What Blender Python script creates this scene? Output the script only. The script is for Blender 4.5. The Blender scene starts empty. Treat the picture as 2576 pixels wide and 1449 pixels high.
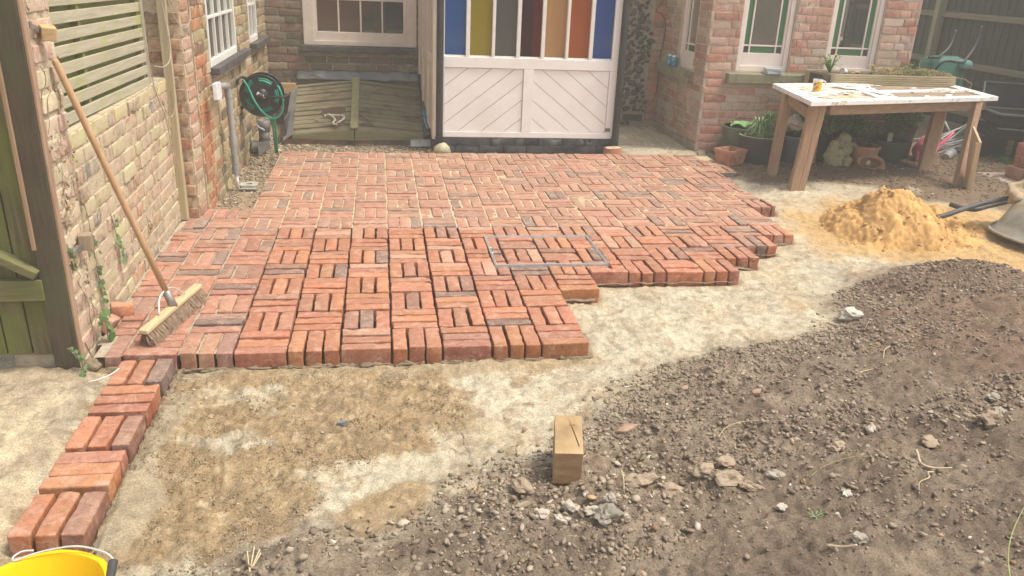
import bpy, math, random
import numpy as np
from mathutils import Vector, Matrix, Euler
random.seed(7)
S = bpy.context.scene
COL = S.collection

# ------------------------------------------------------------------ camera, sky, sun, exposure
cam_d = bpy.data.cameras.new('camera'); cam = bpy.data.objects.new('camera', cam_d); COL.objects.link(cam)
cam_d.sensor_fit = 'HORIZONTAL'; cam_d.sensor_width = 36.0; cam_d.lens = 36.0 * 2044.13 / 2576.0
cam_d.clip_start = 0.05; cam_d.clip_end = 400.0
Rm = [[0.98766995, 0.01696261, -0.15562888], [-0.15090943, 0.36761909, -0.91765056], [0.0416464, 0.92982174, 0.36564614]]
Cm = (0.8701404, -5.0692552, 1.5824121)
cam.matrix_world = Matrix([[*Rm[i], Cm[i]] for i in range(3)] + [[0, 0, 0, 1]])
S.camera = cam
W = bpy.data.worlds.new("World"); S.world = W; W.use_nodes = True
wt = W.node_tree; wt.nodes.clear()
SUN_DIR = Vector((0.44, -0.14, 0.88)).normalized()
sk = wt.nodes.new('ShaderNodeTexSky'); sk.sky_type = 'NISHITA'; sk.sun_disc = False
sk.sun_elevation = math.asin(SUN_DIR.z); sk.sun_rotation = math.atan2(SUN_DIR.x, SUN_DIR.y)
sk.air_density = 1.0; sk.dust_density = 3.0; sk.ozone_density = 1.0
hs = wt.nodes.new('ShaderNodeHueSaturation'); hs.inputs['Saturation'].default_value = 0.3
bg = wt.nodes.new('ShaderNodeBackground'); bg.inputs[1].default_value = 0.12
wo = wt.nodes.new('ShaderNodeOutputWorld')
wt.links.new(sk.outputs[0], hs.inputs['Color']); wt.links.new(hs.outputs[0], bg.inputs[0]); wt.links.new(bg.outputs[0], wo.inputs[0])
sd = bpy.data.lights.new('sun', 'SUN'); sd.energy = 1.75; sd.angle = math.radians(14); sd.color = (1.0, 0.905, 0.75)
so = bpy.data.objects.new('sun', sd); COL.objects.link(so); so.rotation_euler = SUN_DIR.to_track_quat('Z', 'Y').to_euler(); so.location = (3, 1, 8)
S.view_settings.view_transform = 'Standard'; S.view_settings.look = 'None'; S.view_settings.gamma = 1.0
S.view_settings.use_curve_mapping = False; S.view_settings.exposure = 1.04
S.cycles.max_bounces = 6; S.cycles.transparent_max_bounces = 12

# ------------------------------------------------------------------ helpers: noise
_rng = np.random.RandomState(11); _T = _rng.rand(256, 256)
def vn(x, y, f=1.0, s=0):
    x = np.asarray(x, float) * f + s * 17.31; y = np.asarray(y, float) * f + s * 9.77
    xi = np.floor(x).astype(int); yi = np.floor(y).astype(int); fx = x - xi; fy = y - yi
    fx = fx * fx * fx * (fx * (fx * 6 - 15) + 10); fy = fy * fy * fy * (fy * (fy * 6 - 15) + 10)
    a = _T[xi & 255, yi & 255]; b = _T[(xi + 1) & 255, yi & 255]; c = _T[xi & 255, (yi + 1) & 255]; d = _T[(xi + 1) & 255, (yi + 1) & 255]
    return (a * (1 - fx) + b * fx) * (1 - fy) + (c * (1 - fx) + d * fx) * fy - 0.5
def fbm(x, y, f=1.0, o=4, s=0, g=0.5):
    r = 0; a = 1.0
    for k in range(o):
        r = r + a * vn(x, y, f, s + k * 3); f *= 2.03; a *= g
    return r
def sstep(a, b, x):
    t = np.clip((x - a) / (b - a), 0, 1); return t * t * (3 - 2 * t)
def sdist(x, y, P):          # signed distance to a polygon, positive inside
    x = np.asarray(x, float); y = np.asarray(y, float); d = np.full(x.shape, 1e9); ins = np.zeros(x.shape, bool)
    for i in range(len(P)):
        x1, y1 = P[i]; x2, y2 = P[(i + 1) % len(P)]; dx, dy = x2 - x1, y2 - y1
        t = np.clip(((x - x1) * dx + (y - y1) * dy) / (dx * dx + dy * dy + 1e-12), 0, 1)
        d = np.minimum(d, (x - x1 - t * dx) ** 2 + (y - y1 - t * dy) ** 2)
        c = ((y1 > y) != (y2 > y)) & (x < (x2 - x1) * (y - y1) / (y2 - y1 + 1e-12) + x1); ins ^= c
    d = np.sqrt(d); return np.where(ins, d, -d)

# ------------------------------------------------------------------ helpers: materials
def newmat(name):
    m = bpy.data.materials.new(name); m.use_nodes = True; nt = m.node_tree
    return m, nt, nt.nodes['Principled BSDF']
def N(nt, t, **kw):
    n = nt.nodes.new(t)
    for k, v in kw.items(): setattr(n, k, v)
    return n
def rgba(c): return (c[0], c[1], c[2], 1.0)
def ramp(nt, src, stops):
    r = N(nt, 'ShaderNodeValToRGB'); e = r.color_ramp.elements
    e[0].position, e[0].color = stops[0][0], rgba(stops[0][1]); e[1].position, e[1].color = stops[-1][0], rgba(stops[-1][1])
    for p, c in stops[1:-1]:
        q = e.new(p); q.color = rgba(c)
    nt.links.new(src, r.inputs[0]); return r.outputs[0]
def noise(nt, vec, scale, detail=5, rough=0.6, dist=0.0):
    n = N(nt, 'ShaderNodeTexNoise'); n.inputs['Scale'].default_value = scale; n.inputs['Detail'].default_value = detail
    n.inputs['Roughness'].default_value = rough; n.inputs['Distortion'].default_value = dist
    nt.links.new(vec, n.inputs['Vector']); return n.outputs['Fac']
def mix(nt, fac, a, b, mode='MIX'):
    m = N(nt, 'ShaderNodeMix', data_type='RGBA', blend_type=mode)
    for sock, v in ((m.inputs[0], fac), (m.inputs[6], a), (m.inputs[7], b)):
        if hasattr(v, 'is_linked'): nt.links.new(v, sock)
        elif isinstance(v, (int, float)): sock.default_value = v
        else: sock.default_value = rgba(v)
    return m.outputs[2]
def bump(nt, bs, h, strength, dist=0.01):
    b = N(nt, 'ShaderNodeBump'); b.inputs['Strength'].default_value = strength; b.inputs['Distance'].default_value = dist
    nt.links.new(h, b.inputs['Height']); nt.links.new(b.outputs[0], bs.inputs['Normal'])
def coords(nt, world=False, stretch=None):
    if world: v = N(nt, 'ShaderNodeNewGeometry').outputs['Position']
    else: v = N(nt, 'ShaderNodeTexCoord').outputs['Object']
    if stretch:
        mp = N(nt, 'ShaderNodeMapping'); mp.inputs['Scale'].default_value = stretch; nt.links.new(v, mp.inputs['Vector']); v = mp.outputs[0]
    return v
def pm(name, c1, c2, c3=None, scale=12, rough=0.75, bmp=0.3, bscale=90, metal=0.0, stretch=None, world=True, spec=0.35, lo=0.35, hi=0.65, bdist=0.004, coat=0, detail=6):
    m, nt, bs = newmat(name); v = coords(nt, world, stretch)
    f = noise(nt, v, scale, detail)
    st = [(lo, c1), (hi, c2)] if c3 is None else [(lo, c1), ((lo + hi) / 2, c2), (hi, c3)]
    c = ramp(nt, f, st); nt.links.new(c, bs.inputs['Base Color'])
    bs.inputs['Roughness'].default_value = rough; bs.inputs['Metallic'].default_value = metal
    bs.inputs['Specular IOR Level'].default_value = spec; bs.inputs['Coat Weight'].default_value = coat
    if bmp: bump(nt, bs, noise(nt, v, bscale, 4), bmp, bdist)
    return m
def wood(name, c1, c2, axis='x', rough=0.8, scale=1.0, stain=None, stain_amt=0.5, bmp=0.5):
    st = {'x': (1.5, 22, 22), 'y': (22, 1.5, 22), 'z': (22, 22, 1.5)}[axis]
    m, nt, bs = newmat(name); v = coords(nt, True, tuple(k * scale for k in st))
    f = noise(nt, v, 2.2, 7, 0.65, 0.6); c = ramp(nt, f, [(0.3, c1), (0.7, c2)])
    if stain:
        g = noise(nt, coords(nt, True), 4.5, 5); s = ramp(nt, g, [(0.62 - 0.25 * stain_amt, (0, 0, 0)), (0.75, (1, 1, 1))]); c = mix(nt, s, c, stain)
    nt.links.new(c, bs.inputs['Base Color']); bs.inputs['Roughness'].default_value = rough; bs.inputs['Specular IOR Level'].default_value = 0.2
    bump(nt, bs, f, bmp, 0.004); return m
def brick_mat(name, vcol, pale=(0.62, 0.5, 0.38), pale_lo=0.55, pale_hi=0.75, pale_amt=0.7, var=0.35, world_scale=1.0, moss=None, topdust=0.0):
    """Base colour from the object colour (single bricks) or the colour attribute (joined bricks), burnt and pale blotches on top."""
    m, nt, bs = newmat(name); v = coords(nt, True)
    if vcol: base = N(nt, 'ShaderNodeAttribute', attribute_name='Col').outputs['Color']
    else: base = N(nt, 'ShaderNodeObjectInfo').outputs['Color']
    f1 = noise(nt, v, 34 * world_scale, 6, 0.7, 0.4)
    sh = ramp(nt, f1, [(0.3, (1 - var,) * 3), (0.5, (1, 1, 1)), (0.72, (1 + var * 0.6,) * 3)])
    c = mix(nt, 1.0, base, sh, 'MULTIPLY')
    f2 = noise(nt, v, 16 * world_scale, 8, 0.72, 0.9)
    pr = ramp(nt, f2, [(pale_lo, (0, 0, 0)), (pale_hi, (pale_amt,) * 3)])
    c = mix(nt, pr, c, pale)
    if moss:
        f4 = noise(nt, v, 5, 4); mr = ramp(nt, f4, [(0.52, (0, 0, 0)), (0.66, (0.8,) * 3)]); c = mix(nt, mr, c, moss)
    if topdust:
        sx = N(nt, 'ShaderNodeSeparateXYZ'); nt.links.new(N(nt, 'ShaderNodeNewGeometry').outputs['Normal'], sx.inputs[0])
        d = ramp(nt, sx.outputs[2], [(0.55, (0, 0, 0)), (0.95, (topdust,) * 3)]); dn = ramp(nt, noise(nt, v, 22, 6, 0.7), [(0.3, (0.35,) * 3), (0.7, (1, 1, 1))])
        c = mix(nt, mix(nt, 1.0, d, dn, 'MULTIPLY'), c, pale)
    f3 = noise(nt, v, 140, 3, 0.6)
    sp = ramp(nt, f3, [(0.28, (0.45,) * 3), (0.4, (1, 1, 1))]); c = mix(nt, 1.0, c, sp, 'MULTIPLY')
    nt.links.new(c, bs.inputs['Base Color']); bs.inputs['Roughness'].default_value = 0.9; bs.inputs['Specular IOR Level'].default_value = 0.2
    h = mix(nt, 0.5, noise(nt, v, 60, 6, 0.7), f3); bump(nt, bs, h, 0.55, 0.006); return m
def glassmat(name, tint, alpha, rough=0.05, refl=0.6, through=None):
    """Tinted pane: part see-through, part body colour, glossy surface."""
    m, nt, bs = newmat(name)
    bs.inputs['Base Color'].default_value = rgba(tint); bs.inputs['Roughness'].default_value = rough; bs.inputs['Specular IOR Level'].default_value = refl
    t = N(nt, 'ShaderNodeBsdfTransparent'); t.inputs[0].default_value = rgba(through or [min(1, k * 1.6 + 0.15) for k in tint])
    x = N(nt, 'ShaderNodeMixShader'); x.inputs[0].default_value = alpha
    nt.links.new(t.outputs[0], x.inputs[1]); nt.links.new(bs.outputs[0], x.inputs[2]); nt.links.new(x.outputs[0], nt.nodes['Material Output'].inputs[0])
    return m

# ------------------------------------------------------------------ helpers: meshes and objects
class MB:
    def __init__(s): s.v = []; s.f = []; s.c = []
    def add(s, vs, fs, col=None):
        o = len(s.v); s.v.extend([tuple(p) for p in vs]); s.f.extend([tuple(i + o for i in f) for f in fs])
        s.c.extend([col] * len(vs)); return s
    def box(s, c, d, rot=None, col=None, taper=1.0):
        hx, hy, hz = d[0] / 2, d[1] / 2, d[2] / 2; P = []
        for x, y, z in ((-1, -1, -1), (1, -1, -1), (1, 1, -1), (-1, 1, -1), (-1, -1, 1), (1, -1, 1), (1, 1, 1), (-1, 1, 1)):
            k = taper if z > 0 else 1.0; q = Vector((x * hx * k, y * hy * k, z * hz))
            if rot is not None: q = rot @ q
            P.append((q.x + c[0], q.y + c[1], q.z + c[2]))
        return s.add(P, [(0, 3, 2, 1), (4, 5, 6, 7), (0, 1, 5, 4), (1, 2, 6, 5), (2, 3, 7, 6), (3, 0, 4, 7)], col)
    def b2(s, a, b, col=None):   # box from two corners
        return s.box([(a[i] + b[i]) / 2 for i in range(3)], [abs(b[i] - a[i]) for i in range(3)], None, col)
    def bar(s, a, b, w, h, up=(0, 0, 1), col=None):   # rectangular bar between two points
        a = Vector(a); b = Vector(b); d = (b - a); L = d.length; d.normalize(); u = Vector(up); r = d.cross(u)
        if r.length < 1e-4: r = d.cross(Vector((1, 0, 0)))
        r.normalize(); u = r.cross(d); M = Matrix((r, u, d)).transposed()
        return s.box((a + b) / 2, (w, h, L), M, col)
    def prism(s, poly, ext, col=None):   # polygon of 3-D points pushed along ext
        n = len(poly); e = Vector(ext); P = [Vector(p) for p in poly] + [Vector(p) + e for p in poly]
        F = [tuple(range(n))[::-1], tuple(range(n, 2 * n))] + [(i, (i + 1) % n, n + (i + 1) % n, n + i) for i in range(n)]
        return s.add(P, F, col)
    def tube(s, path, r, seg=8, cap=True, col=None, closed=False):
        P = [Vector(p) for p in path]; n = len(P); R = r if isinstance(r, (list, tuple)) else [r] * n
        t0 = (P[1] - P[0]).normalized(); u = t0.orthogonal().normalized(); V = []; F = []
        for i in range(n):
            t = ((P[(i + 1) % n] if (closed or i < n - 1) else P[i]) - (P[i - 1] if (closed or i > 0) else P[i])).normalized()
            u = (u - t * u.dot(t)); u = u.normalized() if u.length > 1e-6 else t.orthogonal().normalized(); w = t.cross(u)
            for k in range(seg):
                a = 2 * math.pi * k / seg; V.append(P[i] + (u * math.cos(a) + w * math.sin(a)) * R[i])
        m = n if closed else n - 1
        for i in range(m):
            for k in range(seg):
                j = (i + 1) % n; F.append((i * seg + k, i * seg + (k + 1) % seg, j * seg + (k + 1) % seg, j * seg + k))
        if cap and not closed: F.append(tuple(range(seg))[::-1]); F.append(tuple((n - 1) * seg + k for k in range(seg)))
        return s.add(V, F, col)
    def lathe(s, prof, c=(0, 0, 0), seg=24, M=None, col=None, sx=1, sy=1):   # prof: (radius, z)
        V = []; F = []; n = len(prof)
        for r, z in prof:
            for k in range(seg):
                a = 2 * math.pi * k / seg; q = Vector((r * math.cos(a) * sx, r * math.sin(a) * sy, z))
                if M is not None: q = M @ q
                V.append(q + Vector(c))
        for i in range(n - 1):
            for k in range(seg): F.append((i * seg + k, i * seg + (k + 1) % seg, (i + 1) * seg + (k + 1) % seg, (i + 1) * seg + k))
        if prof[0][0] > 1e-5: F.append(tuple(range(seg))[::-1])
        if prof[-1][0] > 1e-5: F.append(tuple((n - 1) * seg + k for k in range(seg)))
        return s.add(V, F, col)
    def blob(s, c, d, rough=0.15, seed=0, sub=2, col=None, rot=None, flat=None):
        V, F = ICO[sub]; rs = np.random.RandomState(seed); ph = rs.rand(3) * 40; Q = []
        for p in V:
            k = 1 + rough * (1.7 * (_n3(p * 1.3 + ph)) + 0.9 * _n3(p * 3.1 + ph)); q = Vector((p[0] * d[0] * k, p[1] * d[1] * k, p[2] * d[2] * k))
            if rot is not None: q = rot @ q
            Q.append((q.x + c[0], q.y + c[1], q.z + c[2]))
        return s.add(Q, F, col)
    def mesh(s, name, smooth=False):
        me = bpy.data.meshes.new(name); me.from_pydata(s.v, [], s.f)
        if any(c is not None for c in s.c):
            a = me.color_attributes.new('Col', 'FLOAT_COLOR', 'POINT')
            a.data.foreach_set('color', np.array([(*(c or (1, 1, 1))[:3], 1.0) for c in s.c], dtype=np.float32).ravel())
        if smooth: me.polygons.foreach_set('use_smooth', [True] * len(me.polygons))
        me.update(); return me
    def build(s, name, m, parent=None, smooth=False, bevel=0, label=None, auto=None):
        off = Vector((0, 0, 0))
        if parent is not None:
            off = WLOC.get(parent.name, Vector((0, 0, 0)))
            s.v = [(p[0] - off.x, p[1] - off.y, p[2] - off.z) for p in s.v]
        me = s.mesh(name, smooth or bool(auto)); me.materials.append(m)
        o = bpy.data.objects.new(name, me); COL.objects.link(o)
        if parent is not None: o.parent = parent
        WLOC[o.name] = off
        if auto:
            try: me.set_sharp_from_angle(angle=math.radians(auto))
            except Exception: pass
        if bevel:
            b = o.modifiers.new('bevel', 'BEVEL'); b.width = bevel; b.segments = 2; b.limit_method = 'ANGLE'; b.angle_limit = math.radians(40)
        if label: o['label'] = label
        return o
WLOC = {}
def _n3(p):
    x, y, z = float(p[0]), float(p[1]), float(p[2])
    return math.sin(x * 2.1 + 1.3 * math.sin(y * 1.7 + z)) * 0.33 + math.sin(y * 2.7 + 1.1 * math.sin(z * 2.3 + x)) * 0.33 + math.sin(z * 3.1 + 1.5 * math.sin(x * 1.9 - y)) * 0.33
def _ico():
    t = (1 + 5 ** 0.5) / 2
    V = [np.array(p, float) for p in ((-1, t, 0), (1, t, 0), (-1, -t, 0), (1, -t, 0), (0, -1, t), (0, 1, t), (0, -1, -t), (0, 1, -t), (t, 0, -1), (t, 0, 1), (-t, 0, -1), (-t, 0, 1))]
    V = [p / np.linalg.norm(p) for p in V]
    F = [(0, 11, 5), (0, 5, 1), (0, 1, 7), (0, 7, 10), (0, 10, 11), (1, 5, 9), (5, 11, 4), (11, 10, 2), (10, 7, 6), (7, 1, 8), (3, 9, 4), (3, 4, 2), (3, 2, 6), (3, 6, 8), (3, 8, 9), (4, 9, 5), (2, 4, 11), (6, 2, 10), (8, 6, 7), (9, 8, 1)]
    out = [(V, F)]
    for k in range(3):
        V = list(V); cache = {}; G = []
        def mid(a, b):
            key = (min(a, b), max(a, b))
            if key not in cache:
                p = V[a] + V[b]; V.append(p / np.linalg.norm(p)); cache[key] = len(V) - 1
            return cache[key]
        for a, b, c in F:
            x, y, z = mid(a, b), mid(b, c), mid(c, a); G += [(a, x, z), (b, y, x), (c, z, y), (x, y, z)]
        F = G; out.append((V, F))
    return out
ICO = _ico()
def thing(name, label, cat, loc=(0, 0, 0), group=None):
    o = bpy.data.objects.new(name, None); COL.objects.link(o); o.location = loc; o['label'] = label; o['category'] = cat
    o.empty_display_size = 0.05
    if group: o['group'] = group
    WLOC[o.name] = Vector(loc); return o
def tag(o, label, cat, group=None):
    o['label'] = label; o['category'] = cat
    if group: o['group'] = group
    return o
def struct(o): o['kind'] = 'structure'; return o
def stuff(o, label=None, cat=None):
    o['kind'] = 'stuff'
    if label: o['label'] = label
    if cat: o['category'] = cat
    return o
def catmull(pts, n=6):
    P = [Vector(p) for p in pts]; P = [P[0] * 2 - P[1]] + P + [P[-1] * 2 - P[-2]]; out = []
    for i in range(1, len(P) - 2):
        for k in range(n):
            t = k / n; a, b, c, d = P[i - 1:i + 3]
            out.append(0.5 * ((2 * b) + (c - a) * t + (2 * a - 5 * b + 4 * c - d) * t * t + (3 * b - a - 3 * c + d) * t ** 3))
    out.append(P[-2]); return out
def rounded(hx, hy, hz, r, nx, ny, nz, amp, seed):
    """A worn brick: rounded box, irregular faces, a chipped corner or two; centred at 0."""
    def ax(h, n): return [-h, -h + r * 0.45, -h + r] + [(-h + r) + (2 * h - 2 * r) * (k + 1) / (n + 1) for k in range(n)] + [h - r, h - r * 0.45, h]
    X, Y, Z = ax(hx, nx), ax(hy, ny), ax(hz, nz); idx = {}; V = []; F = []
    rs = np.random.RandomState(seed); ph = rs.rand(3) * 30; chips = [(rs.choice([-1, 1]) * hx * rs.uniform(0.3, 1), rs.choice([-1, 1]) * hy, rs.choice([-1, 1, 1]) * hz, rs.uniform(0.008, 0.02)) for _ in range(4)]
    def vert(i, j, k):
        if (i, j, k) not in idx:
            p = Vector((X[i], Y[j], Z[k])); q = Vector((max(-hx + r, min(hx - r, p.x)), max(-hy + r, min(hy - r, p.y)), max(-hz + r, min(hz - r, p.z))))
            d = p - q; nn = d.normalized() if d.length > 1e-9 else Vector((0, 0, 0)); s_ = q + nn * r
            a = amp * (_n3(s_ * 28 + Vector(ph)) + 0.5 * _n3(s_ * 75 + Vector(ph)))
            for cx, cy, cz, cr in chips:
                dd = (s_ - Vector((cx, cy, cz))).length
                if dd < cr: a -= (cr - dd) * 0.55
            idx[(i, j, k)] = len(V); V.append(tuple(s_ + nn * a))
        return idx[(i, j, k)]
    a, b, c = len(X) - 1, len(Y) - 1, len(Z) - 1
    for i in range(a):
        for j in range(b):
            F.append((vert(i, j, c), vert(i + 1, j, c), vert(i + 1, j + 1, c), vert(i, j + 1, c))); F.append((vert(i, j, 0), vert(i, j + 1, 0), vert(i + 1, j + 1, 0), vert(i + 1, j, 0)))
    for i in range(a):
        for k in range(c):
            F.append((vert(i, 0, k), vert(i + 1, 0, k), vert(i + 1, 0, k + 1), vert(i, 0, k + 1))); F.append((vert(i, b, k), vert(i, b, k + 1), vert(i + 1, b, k + 1), vert(i + 1, b, k)))
    for j in range(b):
        for k in range(c):
            F.append((vert(0, j, k), vert(0, j, k + 1), vert(0, j + 1, k + 1), vert(0, j + 1, k))); F.append((vert(a, j, k), vert(a, j + 1, k), vert(a, j + 1, k + 1), vert(a, j, k + 1)))
    return V, F
class BrickSet:
    """Bricks of one surface: the nearest ones are single objects sharing a few meshes, the rest is one joined part."""
    def __init__(s, parent, mat_obj, mat_col, dims, nvar=8, r=0.006, amp=0.0022, seed=0, grid=(2, 0, 0), name='brick'):
        s.parent, s.mo, s.mc, s.dims, s.items, s.name = parent, mat_obj, mat_col, dims, [], name
        s.var = []
        for k in range(nvar):
            V, F = rounded(dims[0] / 2, dims[1] / 2, dims[2] / 2, r, *grid, amp, seed * 50 + k)
            mb = MB(); mb.add(V, F); me = mb.mesh(name, True); me.set_sharp_from_angle(angle=math.radians(19)); me.materials.append(mat_obj); s.var.append((V, F, me))
    def put(s, loc, rot, scale, col): s.items.append((Vector(loc), rot, scale, col))
    def build(s, limit=300):
        s.items.sort(key=lambda q: (q[0] - Vector(Cm)).length); off = WLOC[s.parent.name]
        for loc, rot, sc, col in s.items[:limit]:
            o = bpy.data.objects.new(s.name, random.choice(s.var)[2]); COL.objects.link(o); o.parent = s.parent
            o.location = loc - off; o.rotation_euler = rot; o.scale = sc; o.color = (*col, 1.0)
        rest = s.items[limit:]
        if rest:
            mb = MB()
            for loc, rot, sc, col in rest:
                V, F, _ = random.choice(s.var); M = Matrix.LocRotScale(loc, Euler(rot), Vector(sc)); mb.add([M @ Vector(p) for p in V], F, col)
            stuff(mb.build(s.name + '_field', s.mc, s.parent, auto=19))
def jit(c, a=0.17):
    k = 1 + random.uniform(-a, a); return tuple(max(0.01, min(0.9, q * k * (1 + random.uniform(-a, a) * 0.35))) for q in c)
def pick(pal):
    t = random.random() * sum(w for w, _ in pal)
    for w, c in pal:
        t -= w
        if t <= 0: return jit(c)
    return jit(pal[-1][1])
# ================================================================== GROUND
SOIL = [(-0.1, -3.16), (0.15, -3.11), (0.4, -3.12), (0.47, -2.99), (0.61, -2.93), (0.78, -3.01), (0.9, -2.96), (0.98, -2.87), (1.11, -2.73), (1.25, -2.67), (1.46, -2.58), (1.65, -2.38), (1.86, -2.1), (2.15, -1.89), (2.53, -1.75),
        (3.03, -1.59), (3.25, -1.48), (3.36, -1.18), (3.62, -0.92), (4.05, -0.72), (4.4, -0.74), (4.66, -0.98), (5.2, -1.2), (6.5, -1.2), (9, -1.2), (9, -7), (-0.1, -7)]
TAN = [(-0.01, -1.84), (0.26, -1.89), (0.75, -1.87), (1.09, -1.9), (1.16, -2.12), (1.2, -2.33), (1.05, -2.46), (0.94, -2.56), (0.77, -2.58), (0.62, -2.62), (0.68, -2.78), (0.6, -2.87), (0.53, -2.93), (0.47, -2.99), (0.39, -3.04), (0.22, -3.12), (0.05, -3.05), (-0.01, -2.56), (-0.03, -2.06)]
CRM = [[(0.13, -2.32), (0.2, -2.42), (0.33, -2.47), (0.45, -2.42), (0.36, -2.33), (0.28, -2.36)], [(0.12, -1.93), (0.1, -2.05), (0.27, -2.1), (0.4, -2.12), (0.46, -2.02), (0.38, -1.93), (0.3, -1.99)], [(0.4, -2.2), (0.52, -2.26), (0.5, -2.18)]]
TSP = [(0.66, -2.88), (0.8, -2.75), (1.0, -2.66), (1.02, -2.84), (0.93, -2.95), (0.78, -3.0)]
SM1 = [(0.02, -3.0), (-0.01, -2.58), (0.06, -2.56), (0.13, -2.64), (0.16, -2.74), (0.13, -2.86), (0.09, -2.99)]
SM2 = [(-0.02, -2.6), (-0.01, -1.95), (0.1, -2.02), (0.12, -2.2), (0.07, -2.4), (0.1, -2.61)]
SM3 = [(0.2, -1.83), (1.83, -1.83), (1.83, -1.87), (1.2, -1.9), (0.6, -1.93), (0.2, -1.9)]
ORG = [(3.70, 0.10), (3.95, 0.52), (4.45, 0.72), (4.96, 0.72), (5.5, 0.5), (6.2, 0.2), (6.6, -1.1), (5.2, -1.25), (4.76, -1.0), (4.4, -0.74), (4.05, -0.6), (3.84, -0.38), (3.71, -0.03)]
GRV = [(3.93, 2.62), (3.86, 1.72), (4.0, 1.3), (4.2, 1.12), (4.6, 1.22), (4.95, 1.0), (5.2, 0.72), (5.7, 0.50), (6.1, 0.30), (6.6, -0.2), (9, -0.4), (9, 6), (5.68, 3.88), (3.93, 3.0)]
CON = [(-3, -1.8), (-0.36, -1.8), (-0.3, -1.86), (-0.275, -2.3), (-0.3, -3.1), (-0.45, -3.6), (-3, -4.2)]
BACK = [(-0.6, 0.5), (-0.02, 0.48), (0.0, 2.27), (3.04, 2.27), (3.3, 2.2), (3.3, 2.8), (-0.6, 4)]
PATIO = [(-0.36, -1.79), (1.8, -1.79), (1.81, -1.13), (2.02, -1.12), (2.03, -0.9), (2.92, -0.9), (2.94, -0.67), (3.14, -0.67), (3.15, -0.45), (3.37, -0.44), (3.38, -0.22), (3.6, -0.2), (3.6, 0.4), (3.78, 0.42), (3.78, 1.6), (3.95, 1.65), (3.95, 2.24), (0, 2.24), (0, 0.48), (-0.42, 0.3)]
STRIPP = [(-0.215, -1.8), (-0.02, -1.8), (-0.02, -2.94), (-0.215, -2.94)]
def ridge(x, y, f, s): return 1 - 2 * np.abs(vn(x, y, f, s)) * 2
def ground_z(x, y):
    x = np.asarray(x, float); y = np.asarray(y, float)
    z = np.full(x.shape, -0.075) + 0.010 * fbm(x, y, 2.2, 3, 1)
    right = sstep(3.6, 4.3, x) * sstep(0.2, 1.2, y); z = z + right * 0.05
    z = z + sstep(2.15, 2.3, y) * 0.045 * (1 - right)
    z = z + sstep(3.2, 3.6, x) * sstep(-1.2, 0.2, y) * 0.02
    dc = sdist(x, y, CON); z = z + sstep(-0.06, 0.05, dc) * 0.045
    db = sdist(x, y, BACK); z = z + sstep(-0.02, 0.05, db) * 0.02 * (y < 2.2)
    ds = sdist(x, y, SOIL) + 0.05 * fbm(x, y, 6, 3, 5)
    m = sstep(-0.05, 0.25, ds); z = z + m * 0.055 + 0.16 * sstep(0.15, 1.5, ds) + 0.12 * sstep(1.0, 3.0, ds)
    z = z + 0.10 * np.exp(-(((x - 4.35) / 0.45) ** 2 + ((y + 1.02) / 0.28) ** 2)) + 0.05 * np.exp(-(((x - 0.62) / 0.2) ** 2 + ((y + 3.12) / 0.1) ** 2))
    z = z + m * (0.05 * fbm(x, y, 2.6, 3, 9) + 0.028 * fbm(x * 1.0 + y * 0.55, y * 1.4 - x * 0.3, 9, 4, 12) + 0.020 * fbm(x, y, 42, 3, 14) + 0.008 * np.maximum(0, ridge(x, y, 24, 15) - 0.35))
    dt = sdist(x, y, TAN) + 0.05 * fbm(x, y, 8, 3, 21); mt = sstep(-0.02, 0.06, dt) * (1 - m)
    z = z + mt * (0.024 * fbm(x, y, 17, 5, 22, 0.66) + 0.012 * fbm(x, y, 62, 3, 23) + 0.006 * np.maximum(0, vn(x, y, 34, 27) - 0.1))
    cr = (1 - mt) * (1 - m); z = z + cr * (0.016 * fbm(x, y, 6.5, 5, 25, 0.6) + 0.010 * fbm(x, y * 1.6, 19, 4, 28, 0.6) + 0.008 * fbm(x, y, 52, 3, 26))
    s1 = sstep(-0.01, 0.015, sdist(x, y, SM1) + 0.012 * fbm(x, y, 14, 3, 31)); z = z * (1 - s1) + s1 * (-0.055 + 0.05 * (x - 0.0) * -1.2 + 0.003 * fbm(x, y, 9, 2, 33))
    s2 = sstep(-0.01, 0.03, sdist(x, y, SM2) + 0.03 * fbm(x, y, 12, 3, 32)); z = z + s2 * (0.012 + 0.010 * fbm(x, y * 2.5, 18, 4, 34))
    s3 = sstep(-0.01, 0.02, sdist(x, y, SM3) + 0.02 * fbm(x, y, 12, 3, 35)); z = z + s3 * 0.016
    # heel and tread marks
    for cx, cy, a, L, w in ((1.02, -2.45, 0.9, 0.13, 0.05), (0.6, -2.2, 0.3, 0.12, 0.05), (0.86, -2.72, 1.9, 0.12, 0.05), (2.4, -1.35, 0.5, 0.14, 0.055), (2.75, -1.2, 0.8, 0.14, 0.055), (1.5, -2.05, 0.4, 0.14, 0.055), (3.3, -1.05, 0.6, 0.13, 0.05), (1.85, -1.75, 0.2, 0.13, 0.05), (0.5, -2.55, 1.2, 0.12, 0.05), (4.5, -0.62, .4, .14, .06), (4.9, -0.5, .2, .14, .06)):
        u = (x - cx) * math.cos(a) + (y - cy) * math.sin(a); v = -(x - cx) * math.sin(a) + (y - cy) * math.cos(a)
        e = np.exp(-((u / L) ** 4 + (v / w) ** 4)); z = z - e * (0.007 + 0.0025 * np.sin(u * 380))
    # beneath the brickwork the bed is level
    dp = sdist(x, y, PATIO); k = sstep(-0.03, 0.0, dp); z = z * (1 - k) + k * -0.088
    dp = sdist(x, y, STRIPP); k = sstep(-0.02, 0.0, dp); z = z * (1 - k) + k * -0.08
    return z
def gz(x, y): return float(ground_z(np.array([x]), np.array([y]))[0])
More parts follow.
